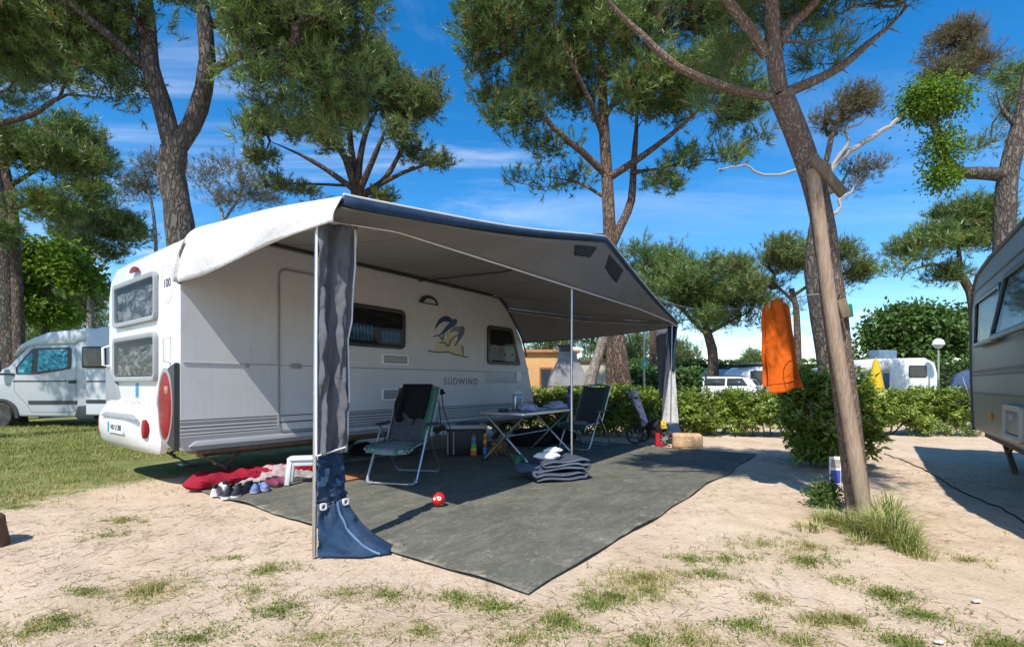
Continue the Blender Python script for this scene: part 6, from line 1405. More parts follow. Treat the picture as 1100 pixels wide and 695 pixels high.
# ------------------------------------------------------------------ cars and vans in the next row
car_glass = M('car_glass', (.04, .05, .055), .05, var=.3, vs=3); white_paint = M('white_car_paint', (.72, .73, .74), .25, var=.03, coat=.6)
def estate(label, loc_, rz):
    t = thing('estate_car', label, 'car', loc_, rz); wb, hw_ = 2.65, .87
    low = [(-2.2, .32), (-2.26, .62), (-2.2, .88), (-1.25, .98), (1.95, 1.0), (2.22, .95), (2.28, .6), (2.2, .32)]
    MB().prism(low, lambda a, z, d: Vector((a, d, z)), -hw_, hw_).build('body', white_paint, t, bevel=.07, seg=3)
    secs = []
    for a, zz_, k in ((-1.25, .97, 1.0), (-.55, 1.40, .84), (.0, 1.46, .83), (1.4, 1.44, .83), (1.95, 1.30, .85), (2.2, .98, .97)):
        secs.append((a, zz_, k))
    top = [(a, z) for a, z, _ in secs]
    m = MB(); L_ = [Vector((a, -hw_ * .97 * (1 - (z - .97) * .33), z)) for a, z in top]; R_ = [Vector((v.x, -v.y, v.z)) for v in L_]; n_ = len(L_)
    m.add(L_ + R_, [tuple(range(n_)), tuple(range(2 * n_ - 1, n_ - 1, -1))] + [(k, k + n_, k + n_ + 1, k + 1) for k in range(n_ - 1)] + [(0, n_ - 1, 2 * n_ - 1, n_)]); m.build('cabin', white_paint, t, bevel=.05, seg=3, angle=15)
    for s in (-1, 1):
        for a0, a1, b0, b1 in ((-.98, -.18, -.52, -.16), (-.10, .85, -.08, .85), (.93, 1.85, .93, 1.6)):
            def q_(a, z): return Vector((a, s * (hw_ * .97 * (1 - (z - .97) * .33) + .006), z))
            m = MB(); m.add([q_(a0, 1.02), q_(a1, 1.02), q_(b1, 1.37), q_(b0, 1.37 if a0 > -.5 else 1.36)], [(0, 1, 2, 3)]); m.build('window', car_glass, t, solid=.004)
    m = MB(); m.add([Vector((-1.17, -.72, 1.03)), Vector((-1.17, .72, 1.03)), Vector((-.60, .62, 1.385)), Vector((-.60, -.62, 1.385))], [(0, 1, 2, 3)]); ob = m.build('windscreen', car_glass, t, solid=.006); ob.location = (-.018, 0, .012)
    m = MB(); m.add([Vector((2.17, -.7, 1.06)), Vector((2.17, .7, 1.06)), Vector((1.97, .62, 1.28)), Vector((1.97, -.62, 1.28))], [(0, 1, 2, 3)]); ob = m.build('rear_window', car_glass, t, solid=.006); ob.location = (.015, 0, .012)
    for a in (-1.4, 1.3):
        for s in (-1, 1): m = MB(); m.lathe([(.0, -.1), (.3, -.1), (.32, 0), (.3, .1), (.0, .1)], (a, s * .8, .32), 20, Matrix.Rotation(PI / 2, 3, 'X')); w_ = m.build('wheel', MT['rubber'], t); m = MB(); m.lathe([(.0, -.11), (.2, -.105), (.2, .105), (.0, .11)], (a, s * .8, .32), 14, Matrix.Rotation(PI / 2, 3, 'X')); m.build('rim', MT['alu'], w_)
    for s in (-1, 1): m = MB(); m.box((2.2, s * .76, .85), (.12, .16, .2)); m.build('tail_lamp', MT['red_lens'], t, bevel=.02); m = MB(); m.box((-2.15, s * .68, .72), (.14, .3, .13)); m.build('headlight', M('headlight_glass', (.6, .62, .65), .1), t, bevel=.02); m = MB(); m.bar((-.3, s * .62, 1.475), (1.6, s * .62, 1.475), .03, .03); m.build('roof_rail', MT['dark_plastic'], t); m = MB(); m.box((-.75, s * .98, 1.04), (.1, .17, .12)); m.build('mirror', white_paint, t, bevel=.03)
cpos = P(764, HOR, 24); estate('white estate car with dark roof rails parked beyond the hedge', (cpos.x, 24, 0), R(-38))
def caravan_small(label, loc_, rz, L_, H_, mat_, wins, name='touring_caravan', cat='caravan', hatch=False):
    t = thing(name, label, cat, loc_, rz); h2 = 1.1
    pr = [(-L_ / 2, .5), (-L_ / 2 - .05, 1.0), (-L_ / 2 + .1, H_ - .35), (-L_ / 2 + .5, H_ - .05), (L_ / 2 - .8, H_), (L_ / 2 - .25, H_ - .25), (L_ / 2, 1.2), (L_ / 2 - .05, .5)]
    MB().prism(pr, lambda a, z, d: Vector((a, d, z)), -h2, h2).build('body', mat_, t, bevel=.08, seg=3)
    for a, z, w_, hh in wins: m = MB(); m.prism(rrect(a, z, w_, hh, .07), lambda p, q_, d: Vector((p, -h2 - d, q_)), 0, .03); wd = m.build('window', MT['frame_black'], t, bevel=.01); m = MB(); m.prism(rrect(a, z, w_ - .1, hh - .1, .05), lambda p, q_, d: Vector((p, -h2 - d, q_)), .03, .036); m.build('pane', car_glass, wd)
    m = MB(); m.box((0, -h2 - .012, .72), (L_ - .3, .02, .1)); m.build('stripe', M('grey_stripe', (.3, .32, .35), .5), t)
    for s in (-1, 1): m = MB(); m.lathe([(.0, -.1), (.3, -.1), (.3, .1), (.0, .1)], (.2, s * .95, .3), 18, Matrix.Rotation(PI / 2, 3, 'X')); m.build('wheel', MT['rubber'], t)
    if hatch: m = MB(); m.prism(rrect(-.2, 0, 1.0, .8, .1), XY, H_ - .01, H_ + .45); m.build('roof_box', M('blue_grey_cover', (.12, .18, .27), .5, var=.3), t, bevel=.06)
    return t
cpos = P(968, HOR, 25); caravan_small('dappled white caravan with a blue-grey roof cover beyond the hedge', (cpos.x, 26, 0), R(2), 3.9, 2.45, MT['white_gel'], [(.75, 1.75, .95, .62)], hatch=True)
cpos = P(915, HOR, 25); t = thing('tent_awning', 'white sloping tent roof with navy wall joined to the dappled caravan', 'tent', (cpos.x + .3, 25.6, 0))
m = MB(); m.add([(-2.0, -1.2, 1.7), (1.2, -1.2, 2.3), (1.2, 1.2, 2.4), (-2.0, 1.2, 1.8)], [(0, 1, 2, 3)]); m.build('tent_roof', white_cloth, t, solid=.02)
m = MB(); m.add([(-2.0, -1.18, 0), (1.2, -1.18, 0), (1.2, -1.18, 1.75), (-2.0, -1.18, 1.62)], [(0, 1, 2, 3)]); m.build('tent_wall', M('navy_tent_wall', (.06, .09, .17), .8, var=.3, vs=2), t, solid=.01)
m = MB(); m.add([(-2.0, -1.21, 1.4), (1.2, -1.21, 1.65), (1.2, -1.21, 2.28), (-2.0, -1.21, 1.69)], [(0, 1, 2, 3)]); m.build('tent_valance', white_cloth, t, solid=.01)
cpos = P(818, HOR, 24); vt = caravan_small('white camper with a dark side window and roof rack behind the orange towel', (cpos.x + .55, 25, 0), R(8), 3.2, 2.0, white_paint, [(-.95, 1.45, .95, .6), (.5, 1.45, .9, .6)], 'camper', 'camper')
m = MB(); m.box((.1, 0, 2.13), (2.6, 1.5, .06)); m.build('roof_rack', MT['grey_plastic'], vt, bevel=.02)
for s in (-1, 1): m = MB(); m.bar((s * .9, 0, 1.98), (s * .9, 0, 2.12), .06, 1.3, (0, 1, 0)); m.build('rack_foot', MT['dark_plastic'], vt)
cpos = P(778, HOR, 28); t = thing('tent', 'low white and blue dome tent behind the estate car', 'tent', (cpos.x, 28.5, 0))
m = MB(); m.grid(lambda u, v: Vector(((u - .5) * 4.4, (v - .5) * 2.2, 1.95 * max(0, (1 - abs(2 * u - 1) ** 3) * (1 - abs(2 * v - 1) ** 3)) ** .6)), 24, 16); m.build('tent_shell', M('white_blue_tent', (.42, .5, .62), .7, var=.3, vs=1), t, recalc=False); m = MB(); m.tube([Vector(((u / 16 - .5) * 4.4, 0, 1.97 * max(0, 1 - abs(2 * u / 16 - 1) ** 3) ** .6)) for u in range(17)], .03, 6); m.build('tent_pole', MT['dark_plastic'], t)
# folded yellow parasol
q = P(941, HOR, 20); t = thing('parasol', 'closed yellow parasol standing beyond the hedge', 'parasol', (q.x, 20, 0)); m = MB(); m.lathe([(.0, .7), (.30, .75), (.28, 1.0), (.20, 1.5), (.08, 2.1), (.0, 2.15)], (0, 0, 0), 12)
for i, v in enumerate(m.v): a = math.atan2(v[1], v[0]); k = 1 + .18 * math.sin(a * 6); m.v[i] = (v[0] * k, v[1] * k, v[2])
m.build('canopy', fabric('yellow_canopy', (.72, .48, .03), .15, .2), t); m = MB(); m.tube([(0, 0, 0), (0, 0, 2.22)], .025, 8); m.build('pole', MT['alu'], t)
q = P(1033, HOR, 18); t = thing('folded_camp_gear', 'dark blue covered camp chairs stacked beside the grey caravan nose', 'camp gear', (q.x, 18, 0)); m = MB(); m.blob((.2, 0, 1.0), (.55, .4, .62), 4, .12, 1.5, flat=False); m.build('cover', fabric('navy_cover', (.05, .08, .16), .3), t)
for dx in (-.3, 0): m = MB(); m.tube([(dx, -.42, 0), (dx + .1, -.45, .8), (dx - .05, -.4, 1.35)], .02, 6); m.build('chair_tube', MT['alu'], t)
m = MB(); m.box((.2, 0, .25), (1.0, .7, .5)); m.build('crate', MT['dark_plastic'], t, bevel=.03)
# lamp post, green sign
q = P(1008, HOR, 24); t = thing('street_lamp', 'slim green street lamp with a white globe beside the dappled caravan', 'street lamp', (q.x, 24, 0)); m = MB(); m.tube([(0, 0, 0), (0, 0, 1.0), (0, 0, 2.85)], [.07, .05, .045], 10); m.build('post', M('grey_green_post', (.25, .3, .26), .5), t); m = MB(); m.lathe([(.0, 2.85), (.12, 2.87), (.16, 2.95), (.26, 3.05), (.25, 3.12), (.2, 3.26), (.1, 3.34), (.0, 3.36)], (0, 0, 0), 18); m.build('globe', M('milk_globe', (.72, .73, .7), .3), t); m = MB(); m.lathe([(.0, 3.36), (.06, 3.36), (.0, 3.42)], (0, 0, 0), 10); m.build('finial', MT['dark_plastic'], t)
q = P(692, HOR, 15); t = thing('sign_post', 'small green pitch sign on a thin metal post behind the hedge', 'sign', (q.x, 15, 0)); m = MB(); m.tube([(0, 0, 0), (0, 0, 2.75)], .03, 10); m.build('post', MT['steel'], t); m = MB(); m.box((0, -.04, 1.72), (.22, .015, .30)); s_ = m.build('sign_panel', M('green_sign', (.05, .36, .17), .4), t, bevel=.01); m = MB(); m.tube([(.0, -.049, 1.65), (-.0, -.049, 1.78)], .012, 6); m.bar((-.05, -.049, 1.74), (.05, -.049, 1.74), .02, .006); m.build('sign_mark', MT['white_plastic'], s_)
# small orange building and the barbecue
q = P(590, HOR, 19); t = thing('small_building', 'small orange rendered building with a flat tiled edge seen under the awning', 'building', (q.x - .3, 20, 0))
wall_o = M('orange_render', (.62, .34, .14), .9, var=.12, vs=2, dirt=.3); MB().box((-.4, 0, 1.15), (3.4, 2.6, 2.3)).build('wall', wall_o, t); m = MB(); m.box((-.4, 0, 2.36), (3.7, 2.9, .12)); m.build('roof_edge', M('terracotta', (.42, .17, .08), .9, var=.2), t, bevel=.02)
for x in (.15, -.8): m = MB(); m.box((x, -1.31, 1.15), (.5, .06, 1.2)); w_ = m.build('window', M('wood_frame_brown', (.22, .11, .05), .7), t); m = MB(); m.box((x, -1.345, 1.15), (.38, .01, 1.05)); m.build('pane', car_glass, w_)
MB().box((2.3, .4, 1.0), (2.0, 1.8, 2.0)).build('annexe_wall', M('cream_render', (.5, .45, .34), .9, var=.1), t); MB().box((2.3, .4, 2.05), (2.2, 2.0, .1)).build('annexe_roof', M('brown_roof', (.14, .08, .05), .9, var=.2), t)
q = P(611, HOR, 14); t = thing('barbecue', 'grey brick barbecue with a tapered hood and chimney behind the hedge', 'barbecue', (q.x, 14.3, 0))
m = MB(); m.rings([[Vector((x, y_, z)) for x, y_ in ((-w1, -d1), (w1, -d1), (w1, d1), (-w1, d1))] for z, w1, d1 in ((1.05, .56, .42), (1.3, .52, .40), (1.85, .26, .22), (2.05, .24, .2))]); m.build('hood', M('grey_render', (.22, .225, .23), .9, var=.3, vs=3), t)
m = MB(); m.box((-.06, 0, 2.13), (.34, .34, .16)); m.box((-.06, 0, 2.235), (.44, .44, .05)); m.build('chimney_cap', M('dark_cap', (.08, .08, .08), .9), t)
for s in (-1, 1): m = MB(); m.box((s * .47, 0, .52), (.18, .8, 1.05)); m.build('pier', M('pinkish_brick', (.45, .28, .22), .9, var=.3, vs=12), t)
m = MB(); m.box((0, .3, .52), (.76, .18, 1.05)); m.build('back_wall', M('pinkish_brick_back', (.4, .25, .2), .9, var=.3, vs=12), t); m = MB(); m.box((0, -.05, .75), (.76, .52, .06)); m.build('grill_shelf', MT['rust'], t)

# ------------------------------------------------------------------ camper van at the left
VY = 12.4; KX = VY / FOC
def vx(px): return (px - PX0) * KX
def vz(py): return CAM_H + (HOR - py) * KX
V0 = Vector((vx(60), VY, 0)); van = thing('camper_van', 'pale blue-grey camper van with foil blinds in its cab windows parked on the grass', 'camper van', V0)
vp = lambda a, z, d: Vector((a - V0.x, d, z)); fpt = lambda pts: [(vx(a), vz(b)) for a, b in pts]
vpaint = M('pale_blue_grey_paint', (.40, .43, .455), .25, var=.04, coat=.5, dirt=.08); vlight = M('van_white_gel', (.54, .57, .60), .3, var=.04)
cab = fpt([(-48, 447), (-52, 432), (-50, 418), (-30, 409), (8, 394), (28, 373), (36, 367), (98, 364), (98, 448)])
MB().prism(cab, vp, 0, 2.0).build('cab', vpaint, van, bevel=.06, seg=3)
cowl = fpt([(14, 383), (22, 371), (34, 364), (52, 357), (90, 353), (104, 352), (104, 366), (86, 366), (82, 370), (40, 371), (30, 373)])
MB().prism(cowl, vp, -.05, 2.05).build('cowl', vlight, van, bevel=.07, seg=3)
body = fpt([(95, 446), (95, 366), (101, 355), (112, 351), (300, 351), (300, 446)])
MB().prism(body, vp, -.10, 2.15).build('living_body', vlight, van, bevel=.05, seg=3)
refl = NT('foil_blind_reflections'); refl.color(refl.ramp(refl.noise(6.5, 5, .7, refl.coords((1, 1, 1)), 1.5), [(.35, (.01, .06, .09)), (.5, (.04, .28, .36)), (.66, (.20, .5, .55))])); refl.set(Roughness=.2, Metallic=.5); refl.bump(refl.noise(9, 4, .7, None, 1), .9, .03)  # teal reflections of the crumpled foil are put into the colour
wpts = fpt([(17.5, 402), (17.5, 395), (27, 383), (37, 374), (76, 373), (77, 375), (76.5, 396), (60, 399), (40, 402)])
m = MB(); m.prism(quadround(wpts, .03, 2), vp, -.014, .02); wf = m.build('window', MT['frame_black'], van)
for pts in ([(20, 401), (20, 395), (29, 384), (36, 378), (35, 401)], [(41, 399), (42, 376), (72, 375), (73.5, 377), (73, 395), (58, 397)]): m = MB(); m.prism(quadround(fpt(pts), .04, 3), vp, -.019, -.014); m.build('pane', refl.mat, wf)
m = MB(); m.add([vp(vx(-24) , vz(407), .12), vp(vx(10.5), vz(391.5), .15), vp(vx(29), vz(371), .25), vp(vx(29), vz(371), 1.75), vp(vx(10.5), vz(391.5), 1.85), vp(vx(-24), vz(407), 1.88)], [(1, 2, 3, 4)]); ws = m.build('windscreen', refl.mat, van, solid=.04)
dline = M('van_seam', (.12, .13, .14), .6); dr_ = fpt([(15, 404), (29, 382), (37, 370.5), (81, 369), (82, 375), (82, 440), (78, 443), (34, 443), (30, 436), (15, 420)])
m = MB(); dd2 = quadround(dr_, .06, 3); cxm_, czm_ = sum(a for a, _ in dd2) / len(dd2), sum(b for _, b in dd2) / len(dd2); m.ring(dd2, [(cxm_ + (a - cxm_) * .988, czm_ + (b - czm_) * .985) for a, b in dd2], vp, -.003, .003); dr2 = m.build('door', dline, van)
m = MB(); m.prism(rrect(vx(78), vz(410), .2, .085, .03), vp, -.03, 0); m.build('handle', MT['dark_plastic'], dr2, bevel=.01)
m = MB(); m.box(vp((vx(14) + vx(72)) / 2, vz(409.3), -.006), (vx(72) - vx(14), .012, .03)); m.build('trim_strip', MT['dark_plastic'], van); m = MB(); m.box(vp((vx(31) + vx(83)) / 2, vz(432), -.012), (vx(83) - vx(31), .025, .09)); m.build('side_moulding', MT['dark_plastic'], van, bevel=.008)
for pxa in (-2,):
    cc = vp(vx(1), vz(446.5), .05); m = MB(); m.lathe([(.2, -.1), (.31, -.1), (.335, -.06), (.335, .08), (.31, .11), (.2, .11)], cc, 30, Matrix.Rotation(PI / 2, 3, 'X')); wh = m.build('wheel', MT['rubber'], van)
    m = MB(); m.lathe([(.0, .085), (.10, .09), (.12, .06), (.19, .07), (.21, .1), (.21, -.05), (.0, -.05)], cc, 24, Matrix.Rotation(PI / 2, 3, 'X'))
    m.build('rim', M('wheel_trim', (.42, .43, .45), .35, .6), wh); m = MB()
    for k in range(8): a = 2 * PI * k / 8; m.lathe([(.0, 0), (.022, 0), (.022, .012), (.0, .012)], cc + Vector((math.cos(a) * .15, -.085, math.sin(a) * .15)), 8, Matrix.Rotation(PI / 2, 3, 'X'))
    m.build('trim_hole', MT['dark_plastic'], wh)
    m = MB(); m.ring([(cc.x + V0.x + .47 * math.cos(PI * k / 16 - .0), vz(446.5) + .44 * math.sin(PI * k / 16)) for k in range(17)] + [(cc.x + V0.x - .47, vz(449))] + [(cc.x + V0.x + .47, vz(449))], [(cc.x + V0.x + .38 * math.cos(PI * k / 16), vz(446.5) + .37 * math.sin(PI * k / 16)) for k in range(17)] + [(cc.x + V0.x - .38, vz(449))] + [(cc.x + V0.x + .38, vz(449))], vp, -.03, .02); m.build('wheel_arch', MT['dark_plastic'], van, bevel=.01)
    m = MB(); m.prism([(cc.x + V0.x + .385 * math.cos(PI * k / 16), vz(446.5) + .375 * math.sin(PI * k / 16)) for k in range(17)] + [(cc.x + V0.x - .385, vz(448)), (cc.x + V0.x + .385, vz(448))], vp, -.006, -.003); m.build('arch_void', MT['black_inside'], van)
m = MB(); m.box(vp(vx(5), vz(394), -.2), (.16, .14, .30)); mi_ = m.build('mirror', MT['dark_plastic'], van, bevel=.04); m = MB(); m.bar(vp(vx(5), vz(402), -.2), vp(vx(15), vz(402), .01), .06, .05); m.build('mirror_arm', MT['dark_plastic'], mi_)
m = MB(); m.prism(rrect(vx(105), vz(384), .6, .55, .05), vp, -.13, -.10); w2 = m.build('side_window', MT['frame_black'], van, bevel=.01); m = MB(); m.prism(rrect(vx(105), vz(384), .5, .45, .04), vp, -.136, -.13); m.build('pane', car_glass, w2)
m = MB(); m.prism(fpt([(83, 446), (86, 436), (100, 435), (104, 438), (104, 450), (86, 450)]), vp, -.08, .2); m.build('side_step', MT['dark_plastic'], van, bevel=.02)
m = MB(); m.box(vp(vx(108), vz(409.5), -.105), (.55, .01, .03)); m.box(vp(vx(108), vz(431), -.106), (.55, .012, .09)); m.build('body_stripe', MT['dark_plastic'], van)
m = MB(); m.box(vp(vx(150), .38, 1.0), (7.5, 1.7, .16)); m.build('underframe', MT['black_inside'], van)
for xx in (vx(190),): m = MB(); m.lathe([(.0, -.1), (.33, -.1), (.33, .1), (.0, .1)], vp(xx, .33, .12), 24, Matrix.Rotation(PI / 2, 3, 'X')); m.build('wheel', MT['rubber'], van)

# ------------------------------------------------------------------ neighbour's caravan at the right
nv = thing('caravan', 'older grey beige caravan with tilted windows standing in shade at the right edge', 'caravan', NV.W((-2.6, -1.1, 0)), YAW)
NO = Vector((-2.6, -1.1, 0))
LP = lambda a, z, d: Vector((a, d, z)) - NO          # its left side is y = 0, outward is +y
def n_(px, py): h = NV.hit(px, py, 1, 0); return (h.x, h.z)
top_pts = [n_(a, b) for a, b in ((1045, 440), (1043.5, 400), (1043, 340), (1046, 310), (1049, 297), (1055, 288), (1064, 276), (1080, 259), (1100, 238))]
xe, ze = top_pts[-1]
pr = [n_(1046, 461)] + top_pts + [(xe - .45, ze + .05), (-5.0, ze + .06), (-5.5, ze - .3), (-5.55, .9), (-5.5, n_(1100, 487)[1])]
ngrey = [(.0, .0, (0, 0, 0))]
def bandz(py, px=1046): return n_(px, py)[1]
nmat = side_alu('grey_beige_side', (.24, .235, .22), 0, [(bandz(398.5) - .02, bandz(398.5), (.05, .05, .05)), (bandz(404), bandz(402.5), (.05, .05, .05)), (bandz(421), bandz(405), (.30, .30, .30)), (bandz(422.5), bandz(421), (.05, .05, .05)), (bandz(436), bandz(423), (.20, .205, .21))])
MB().prism(pr, LP, -2.15, 0).build('body', nmat, nv, bevel=.05, seg=3, angle=50)
m = MB(); m.tube([LP(a, z, .0) for a, z in pr[:-4]], .022, 8); m.build('corner_trim', M('dark_trim', (.10, .10, .10), .5), nv)
for py_, t_ in ((315, .02), (399.5, .035), (403.5, .02), (421.7, .02)):
    z_ = bandz(py_ , 1046) if py_ != 315 else n_(1100, 262)[1] - .05; m = MB(); m.bar(LP(-.05, z_, .004), LP(-5.3, z_, .004), t_, .012, (0, 1, 0)); m.build('trim_strip', M('trim_grey', (.13, .13, .13), .5), nv)
foil = M('crumpled_foil_blind', (.36, .32, .26), .3, .4, var=.9, vs=7, bump=1, bs=11, bd=.03)
for (pa, ya, pb, yb, tilt) in ((1053, 323, 1081, 374, .03), (1086, 300, 1140, 352, .17)):
    xa, z1_ = n_(pa, ya); xb, z0_ = n_(pb, 0)[0], n_(pa, yb if pa < 1060 else 357)[1]
    if pa > 1060: z1_ = n_(1052, 321)[1]; z0_ = n_(1052, 377)[1]
    w_ = abs(xb - xa); hh_ = z1_ - z0_; piv = LP((xa + xb) / 2, z1_, .03); Rt = Matrix.Rotation(-tilt * -1, 3, 'X')
    f2 = lambda a, z, d: piv + Rt @ Vector((a, d, z))
    po_, pi2 = rrect(0, -hh_ / 2, w_, hh_, .07), rrect(0, -hh_ / 2, w_ - .12, hh_ - .12, .05)
    m = MB(); m.ring(po_, pi2, f2, -.015, .025); wd = m.build('window', MT['frame_black'], nv, bevel=.008); MB().prism(pi2, f2, -.006, .006).build('pane', MT['glass'], wd)
    m = MB(); m.prism(rrect((xa + xb) / 2, (z0_ + z1_) / 2, w_ - .14, hh_ - .1, .04), LP, .002, .008); m.build('blind', foil, wd)
    for s in (-1, 1): m = MB(); m.tube([LP((xa + xb) / 2 + s * (w_ / 2 - .06), z0_ + .1, .0), f2(s * (w_ / 2 - .06), -hh_ * .8, 0)], .008, 6); m.build('stay', MT['steel'], wd)
xa, z1_ = n_(1081.5, 434); xb, z0_ = n_(1100, 434)[0] - .05, n_(1081.5, 470)[1]
m = MB(); m.ring(rrect((xa + xb) / 2, (z0_ + z1_) / 2, xa - xb, z1_ - z0_, .05), rrect((xa + xb) / 2, (z0_ + z1_) / 2, xa - xb - .14, z1_ - z0_ - .12, .03), LP, 0, .04); hb2 = m.build('service_hatch', M('hatch_beige', (.50, .48, .43), .45), nv, bevel=.012); m = MB(); m.prism(rrect((xa + xb) / 2, (z0_ + z1_) / 2, xa - xb - .15, z1_ - z0_ - .13, .03), LP, 0, .015); m.build('hatch_lid', M('hatch_grey', (.3, .3, .28), .5), hb2, bevel=.006); m = MB(); m.box(LP((xa + xb) / 2 + .03, z1_ - .12, .025), (.08, .03, .06)); m.build('latch', M('latch_beige', (.45, .43, .4), .5), hb2, bevel=.008)
xr, zr = n_(1066, 447.5); m = MB(); m.prism([(xr + .05 * math.cos(2 * PI * k / 18), zr + .05 * math.sin(2 * PI * k / 18)) for k in range(18)], LP, 0, .02); m.build('amber_reflector', MT['amber'], nv, bevel=.005)
m = MB(); m.box(LP(-2.7, .42, -1.05), (5.2, 1.9, .08)); m.build('chassis', MT['rust'], nv)
for xx in (-.55,):
    for yy_ in (-.25, -1.85): m = MB(); m.bar(LP(xx + .35, .46, yy_), LP(xx - .45, .03, yy_), .06, .05, (0, 1, 0)); m.bar(LP(xx - .55, .45, yy_), LP(xx - .1, .22, yy_), .03, .03, (0, 1, 0)); s_ = m.build('corner_steady', MT['rust'], nv)
for yy_ in (-.2, -1.95): m = MB(); m.lathe([(.0, -.1), (.3, -.1), (.33, -.05), (.33, .05), (.3, .1), (.0, .1)], LP(-3.0, .33, yy_), 24, Matrix.Rotation(PI / 2, 3, 'X')); m.build('wheel', MT['rubber'], nv)

# ------------------------------------------------------------------ grass, weeds, litter
rng = np.random.default_rng(5)
def scatter(n, x0, x1, y0, y1, fn, near=True):
    x = x0 + (x1 - x0) * rng.random(n); y_ = y0 + (y1 - y0) * rng.random(n); k = rng.random(n) < fn(x, y_); return x[k], y_[k]
def offmat(x, y_):
    lx, ly = local_xy(x, y_); return 1 - ((lx > .15) & (lx < 6.6) & (ly > -4.2) & (ly < 3)).astype(float)
# lawn
xs, ys = [], []
for n, y0, y1 in ((110000, 4.4, 9), (60000, 9, 14)):
    x, y_ = scatter(n, -16, 1, y0, y1, lambda x, y_: lawn(x, y_) ** 1.3 * (.25 + .75 * (fbm(x, y_, 2.2, 40) > .42)) * offmat(x, y_) * (x / y_ > -1.2)); xs.append(x); ys.append(y_)
x, y_ = scatter(30000, 0, 16, 11.5, 18, lambda x, y_: .5 + 0 * x); xs.append(x); ys.append(y_)
x = np.concatenate(xs); y_ = np.concatenate(ys); n = len(x); sc_ = np.clip(y_ / 7, .8, 2)
v, f = grass_blades(x, y_, (.025 + .045 * rng.random(n)) * (.8 + .25 * sc_), .006 * sc_, .2 + .7 * rng.random(n), rng)
tn = np.clip(fbm(x, y_, 1.2, 44) * .9 + rng.normal(size=n) * .2, .1, 1); dry = rng.random(n) < np.clip(.75 - lawn(x, y_) * .65, .08, 1); tn = np.where(dry, .02, tn)
ob = np_mesh('grass', v, f, LM['grass'], None, {'tint': np.repeat(tn, 3)}); tag(ob, 'short patchy lawn grass behind and left of the caravan', 'grass', kind='stuff')
# tufts on the sand: hand-read clumps plus a loose scatter
bx, by_, bh, bk_ = [], [], [], []
for ci, (px_, py_, r_, k) in enumerate(CLUMPS):
    q = G(px_, py_); k = int(k * 1.7); a = rng.random(k) * 2 * PI; rr = r_ * np.abs(rng.normal(size=k)) * .62
    bx.append(q.x + np.cos(a) * rr * 1.3); by_.append(q.y + np.sin(a) * rr * .9); bh.append(np.full(k, .016 + .03 * rng.random()) * (.5 + .9 * rng.random(k))); bk_.append(np.full(k, rng.random()))
x, y_ = scatter(4200, -4.5, 4.2, 1.5, 7.5, lambda x, y_: (patchy(x, y_) * .25 + .05) * offmat(x, y_)); bx.append(x); by_.append(y_); bh.append(.008 + .02 * rng.random(len(x))); bk_.append(rng.random(len(x)))
x = np.concatenate(bx); y_ = np.concatenate(by_); h_ = np.concatenate(bh); kd = np.concatenate(bk_); ok_ = offmat(x, y_) > .5; x, y_, h_, kd = x[ok_], y_[ok_], h_[ok_], kd[ok_]; n = len(x)
# every point is a small splayed rosette: thin blades, more of them dry in some clumps, and creeping leaflets in others
nb = 5; xx = np.repeat(x, nb) + rng.normal(size=n * nb) * .010; yy = np.repeat(y_, nb) + rng.normal(size=n * nb) * .010
v, f = grass_blades(xx, yy, np.repeat(h_, nb) * (.5 + .9 * rng.random(n * nb)), .0022 + .0022 * rng.random(n * nb), .4 + 1.0 * rng.random(n * nb), rng)
tn = np.clip(np.repeat(.1 + .75 * rng.random(n), nb) + rng.normal(size=n * nb) * .12, .1, 1); tn = np.where(rng.random(n * nb) < np.repeat(.15 + .5 * (kd > .55), nb), .02, tn)
ob = np_mesh('grass_tufts', v, f, LM['grass'], None, {'tint': np.repeat(tn, 3)}); tag(ob, 'thin grass tufts dotted over the bare sand', 'grass', kind='stuff')
k = np.repeat(np.arange(n), np.where(kd < .5, 9, 3)); m3 = len(k); base = np.stack([x[k] + rng.normal(size=m3) * .022, y_[k] + rng.normal(size=m3) * .022, 0 * x[k]], 1); base[:, 2] = gz(base[:, 0], base[:, 1]) + .002 + .018 * rng.random(m3) ** 2
d = unit(rdir(m3, rng) * np.array([1, 1, .5])); v, f = leaves(base, d, unit(rdir(m3, rng) * .6 + np.array([0, 0, 1.])), .013 * (.5 + rng.random(m3)), .007 * (.6 + .7 * rng.random(m3)), .2)
tn = np.clip(.1 + .5 * kd[k] + .5 * rng.random(m3), .1, 1); tn = np.where(rng.random(m3) < .1, .02, tn)
ob = np_mesh('weeds', v, f, LM['weed'], None, {'tint': np.repeat(tn, 2)}); tag(ob, 'small flat weeds creeping over the sand in front', 'weeds', kind='stuff')
# tall grass round the pine's foot
gx_, gy_, gh_, ga_, gl_ = [], [], [], [], []
for px_, py_, r_, k, hh in ((958, 585, .13, 420, .30), (944, 578, .12, 300, .24), (972, 594, .10, 200, .22), (935, 568, .09, 160, .18), (905, 566, .11, 200, .17), (890, 562, .12, 160, .15), (918, 575, .10, 160, .15), (955, 560, .10, 220, .30), (985, 600, .10, 90, .15), (870, 568, .14, 110, .11), (925, 585, .10, 90, .12)):
    q = G(px_, py_); a = rng.random(k) * 2 * PI; rr = rng.random(k) ** .6
    gx_.append(q.x + np.cos(a) * rr * r_); gy_.append(q.y + np.sin(a) * rr * r_ * .8); gh_.append(hh * (.35 + .9 * rng.random(k)) * (1.1 - .35 * rr)); ga_.append(a + rng.normal(size=k) * .6); gl_.append(.2 + .55 * rr + .5 * rng.random(k))
x = np.concatenate(gx_); y_ = np.concatenate(gy_); n = len(x)
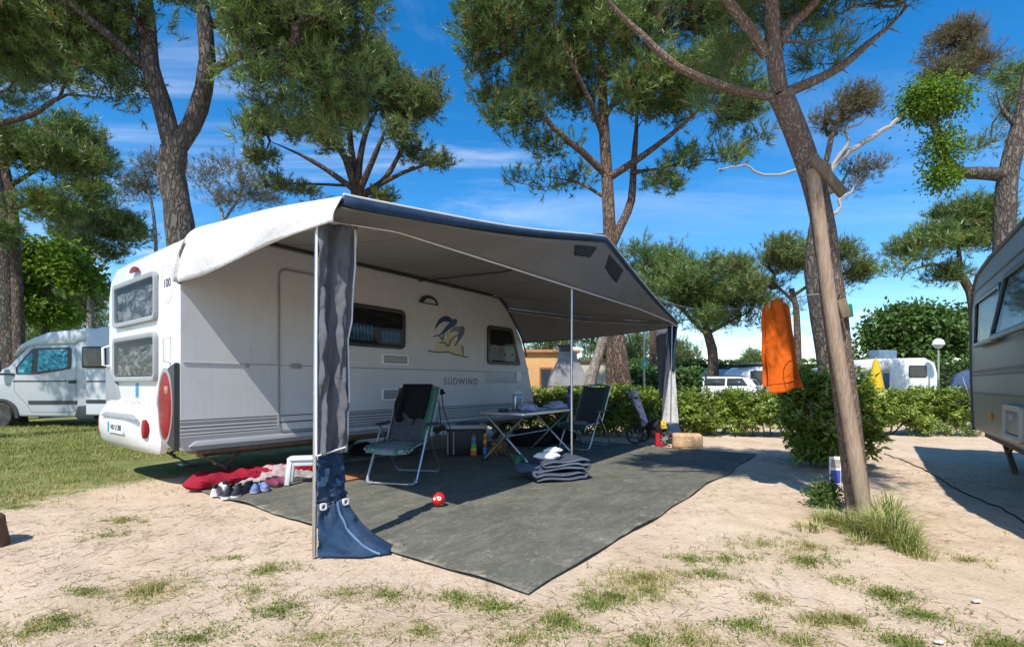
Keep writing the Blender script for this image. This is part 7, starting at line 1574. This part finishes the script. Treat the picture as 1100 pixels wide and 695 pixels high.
v, f = grass_blades(x, y_, np.concatenate(gh_), .004 + .004 * rng.random(n), np.concatenate(gl_), rng, np.concatenate(ga_)); tn = np.clip(.1 + .9 * rng.random(n), .1, 1); tn = np.where(rng.random(n) < .3, .02, tn)
ob = np_mesh('tall_grass', v, f, LM['straw'], None, {'tint': np.repeat(tn, 3)}); tag(ob, 'tall pale grass growing round the foot of the leaning pine', 'grass', kind='stuff')
wd_ = thing('weed_plant', 'dark green bushy weed left of the foot of the leaning pine', 'plant', G(884, 545)); rr_ = np.random.default_rng(3)
tg = blob_pts([(Vector((0, 0, .10)), (.14, .12, .10), 1), (Vector((.05, .02, .17)), (.07, .06, .07), 1)], 90, rr_); leaf_crown(wd_, tg, rr_, LM['leaf_tree'], per=14, L=.035, W=.014, spread=.05, name='foliage')
m = MB()
for k in range(7): m.tube([(rr_.normal() * .02, rr_.normal() * .02, -.01), tuple(tg[k * 9])], .004, 5)
m.build('stem', BK['twig'], wd_, recalc=False)
# fallen needles and twigs
n = 26000; x = -6 + 12 * rng.random(n); y_ = 1.3 + 8 * rng.random(n) ** 1.2; kp = (fbm(x, y_, 1.1, 55) + .25 * rng.random(n) > .58) & (offmat(x, y_) > .5) & (np.abs(x / y_) < 1.2) & (rng.random(n) > lawn(x, y_)); x, y_ = x[kp], y_[kp]; n = len(x)
base = np.stack([x, y_, gz(x, y_) + .003], 1); a = rng.random(n) * PI + .6 * np.sin(x * 2); d = np.stack([np.cos(a), np.sin(a), rng.normal(size=n) * .04], 1)
v, f = needles(base, d, .05 + .07 * rng.random(n), np.full(n, .003), rng)
ob = np_mesh('needle_litter', v, f, M('fallen_needles', (.17, .10, .055), .9, var=.4, vs=3), None); tag(ob, 'fallen brown pine needles scattered over the sand', 'litter', kind='stuff')
n = 1500; x = -6 + 12 * rng.random(n); y_ = 1.3 + 6 * rng.random(n) ** 1.3; kp = offmat(x, y_) > .5; x, y_ = x[kp], y_[kp]; n = len(x); s = (.004 + .012 * rng.random(n) ** 2)[:, None, None]
th_ = rng.random(n) * PI; base = np.stack([x, y_, gz(x, y_)], 1)[:, None, :]
octv = np.array([[1, 0, 0], [0, .8, 0], [-1, 0, 0], [0, -.8, 0], [0, 0, .6], [0, 0, -.6]], dtype=float); octf = np.array([[0, 1, 4], [1, 2, 4], [2, 3, 4], [3, 0, 4], [1, 0, 5], [2, 1, 5], [3, 2, 5], [0, 3, 5]])
v = (base + octv[None] * s * (1 + .3 * rng.normal(size=(n, 6, 1)))).reshape(-1, 3); f = (np.arange(n)[:, None, None] * 6 + octf[None]).reshape(-1, 3)
ob = np_mesh('gravel', v, f, M('sand_crumbs', (.36, .27, .19), .95, var=.4, vs=2), None); tag(ob, 'crumbs of soil and tiny stones on the sand', 'gravel', kind='stuff')
# dust and dry leaves on the groundsheet
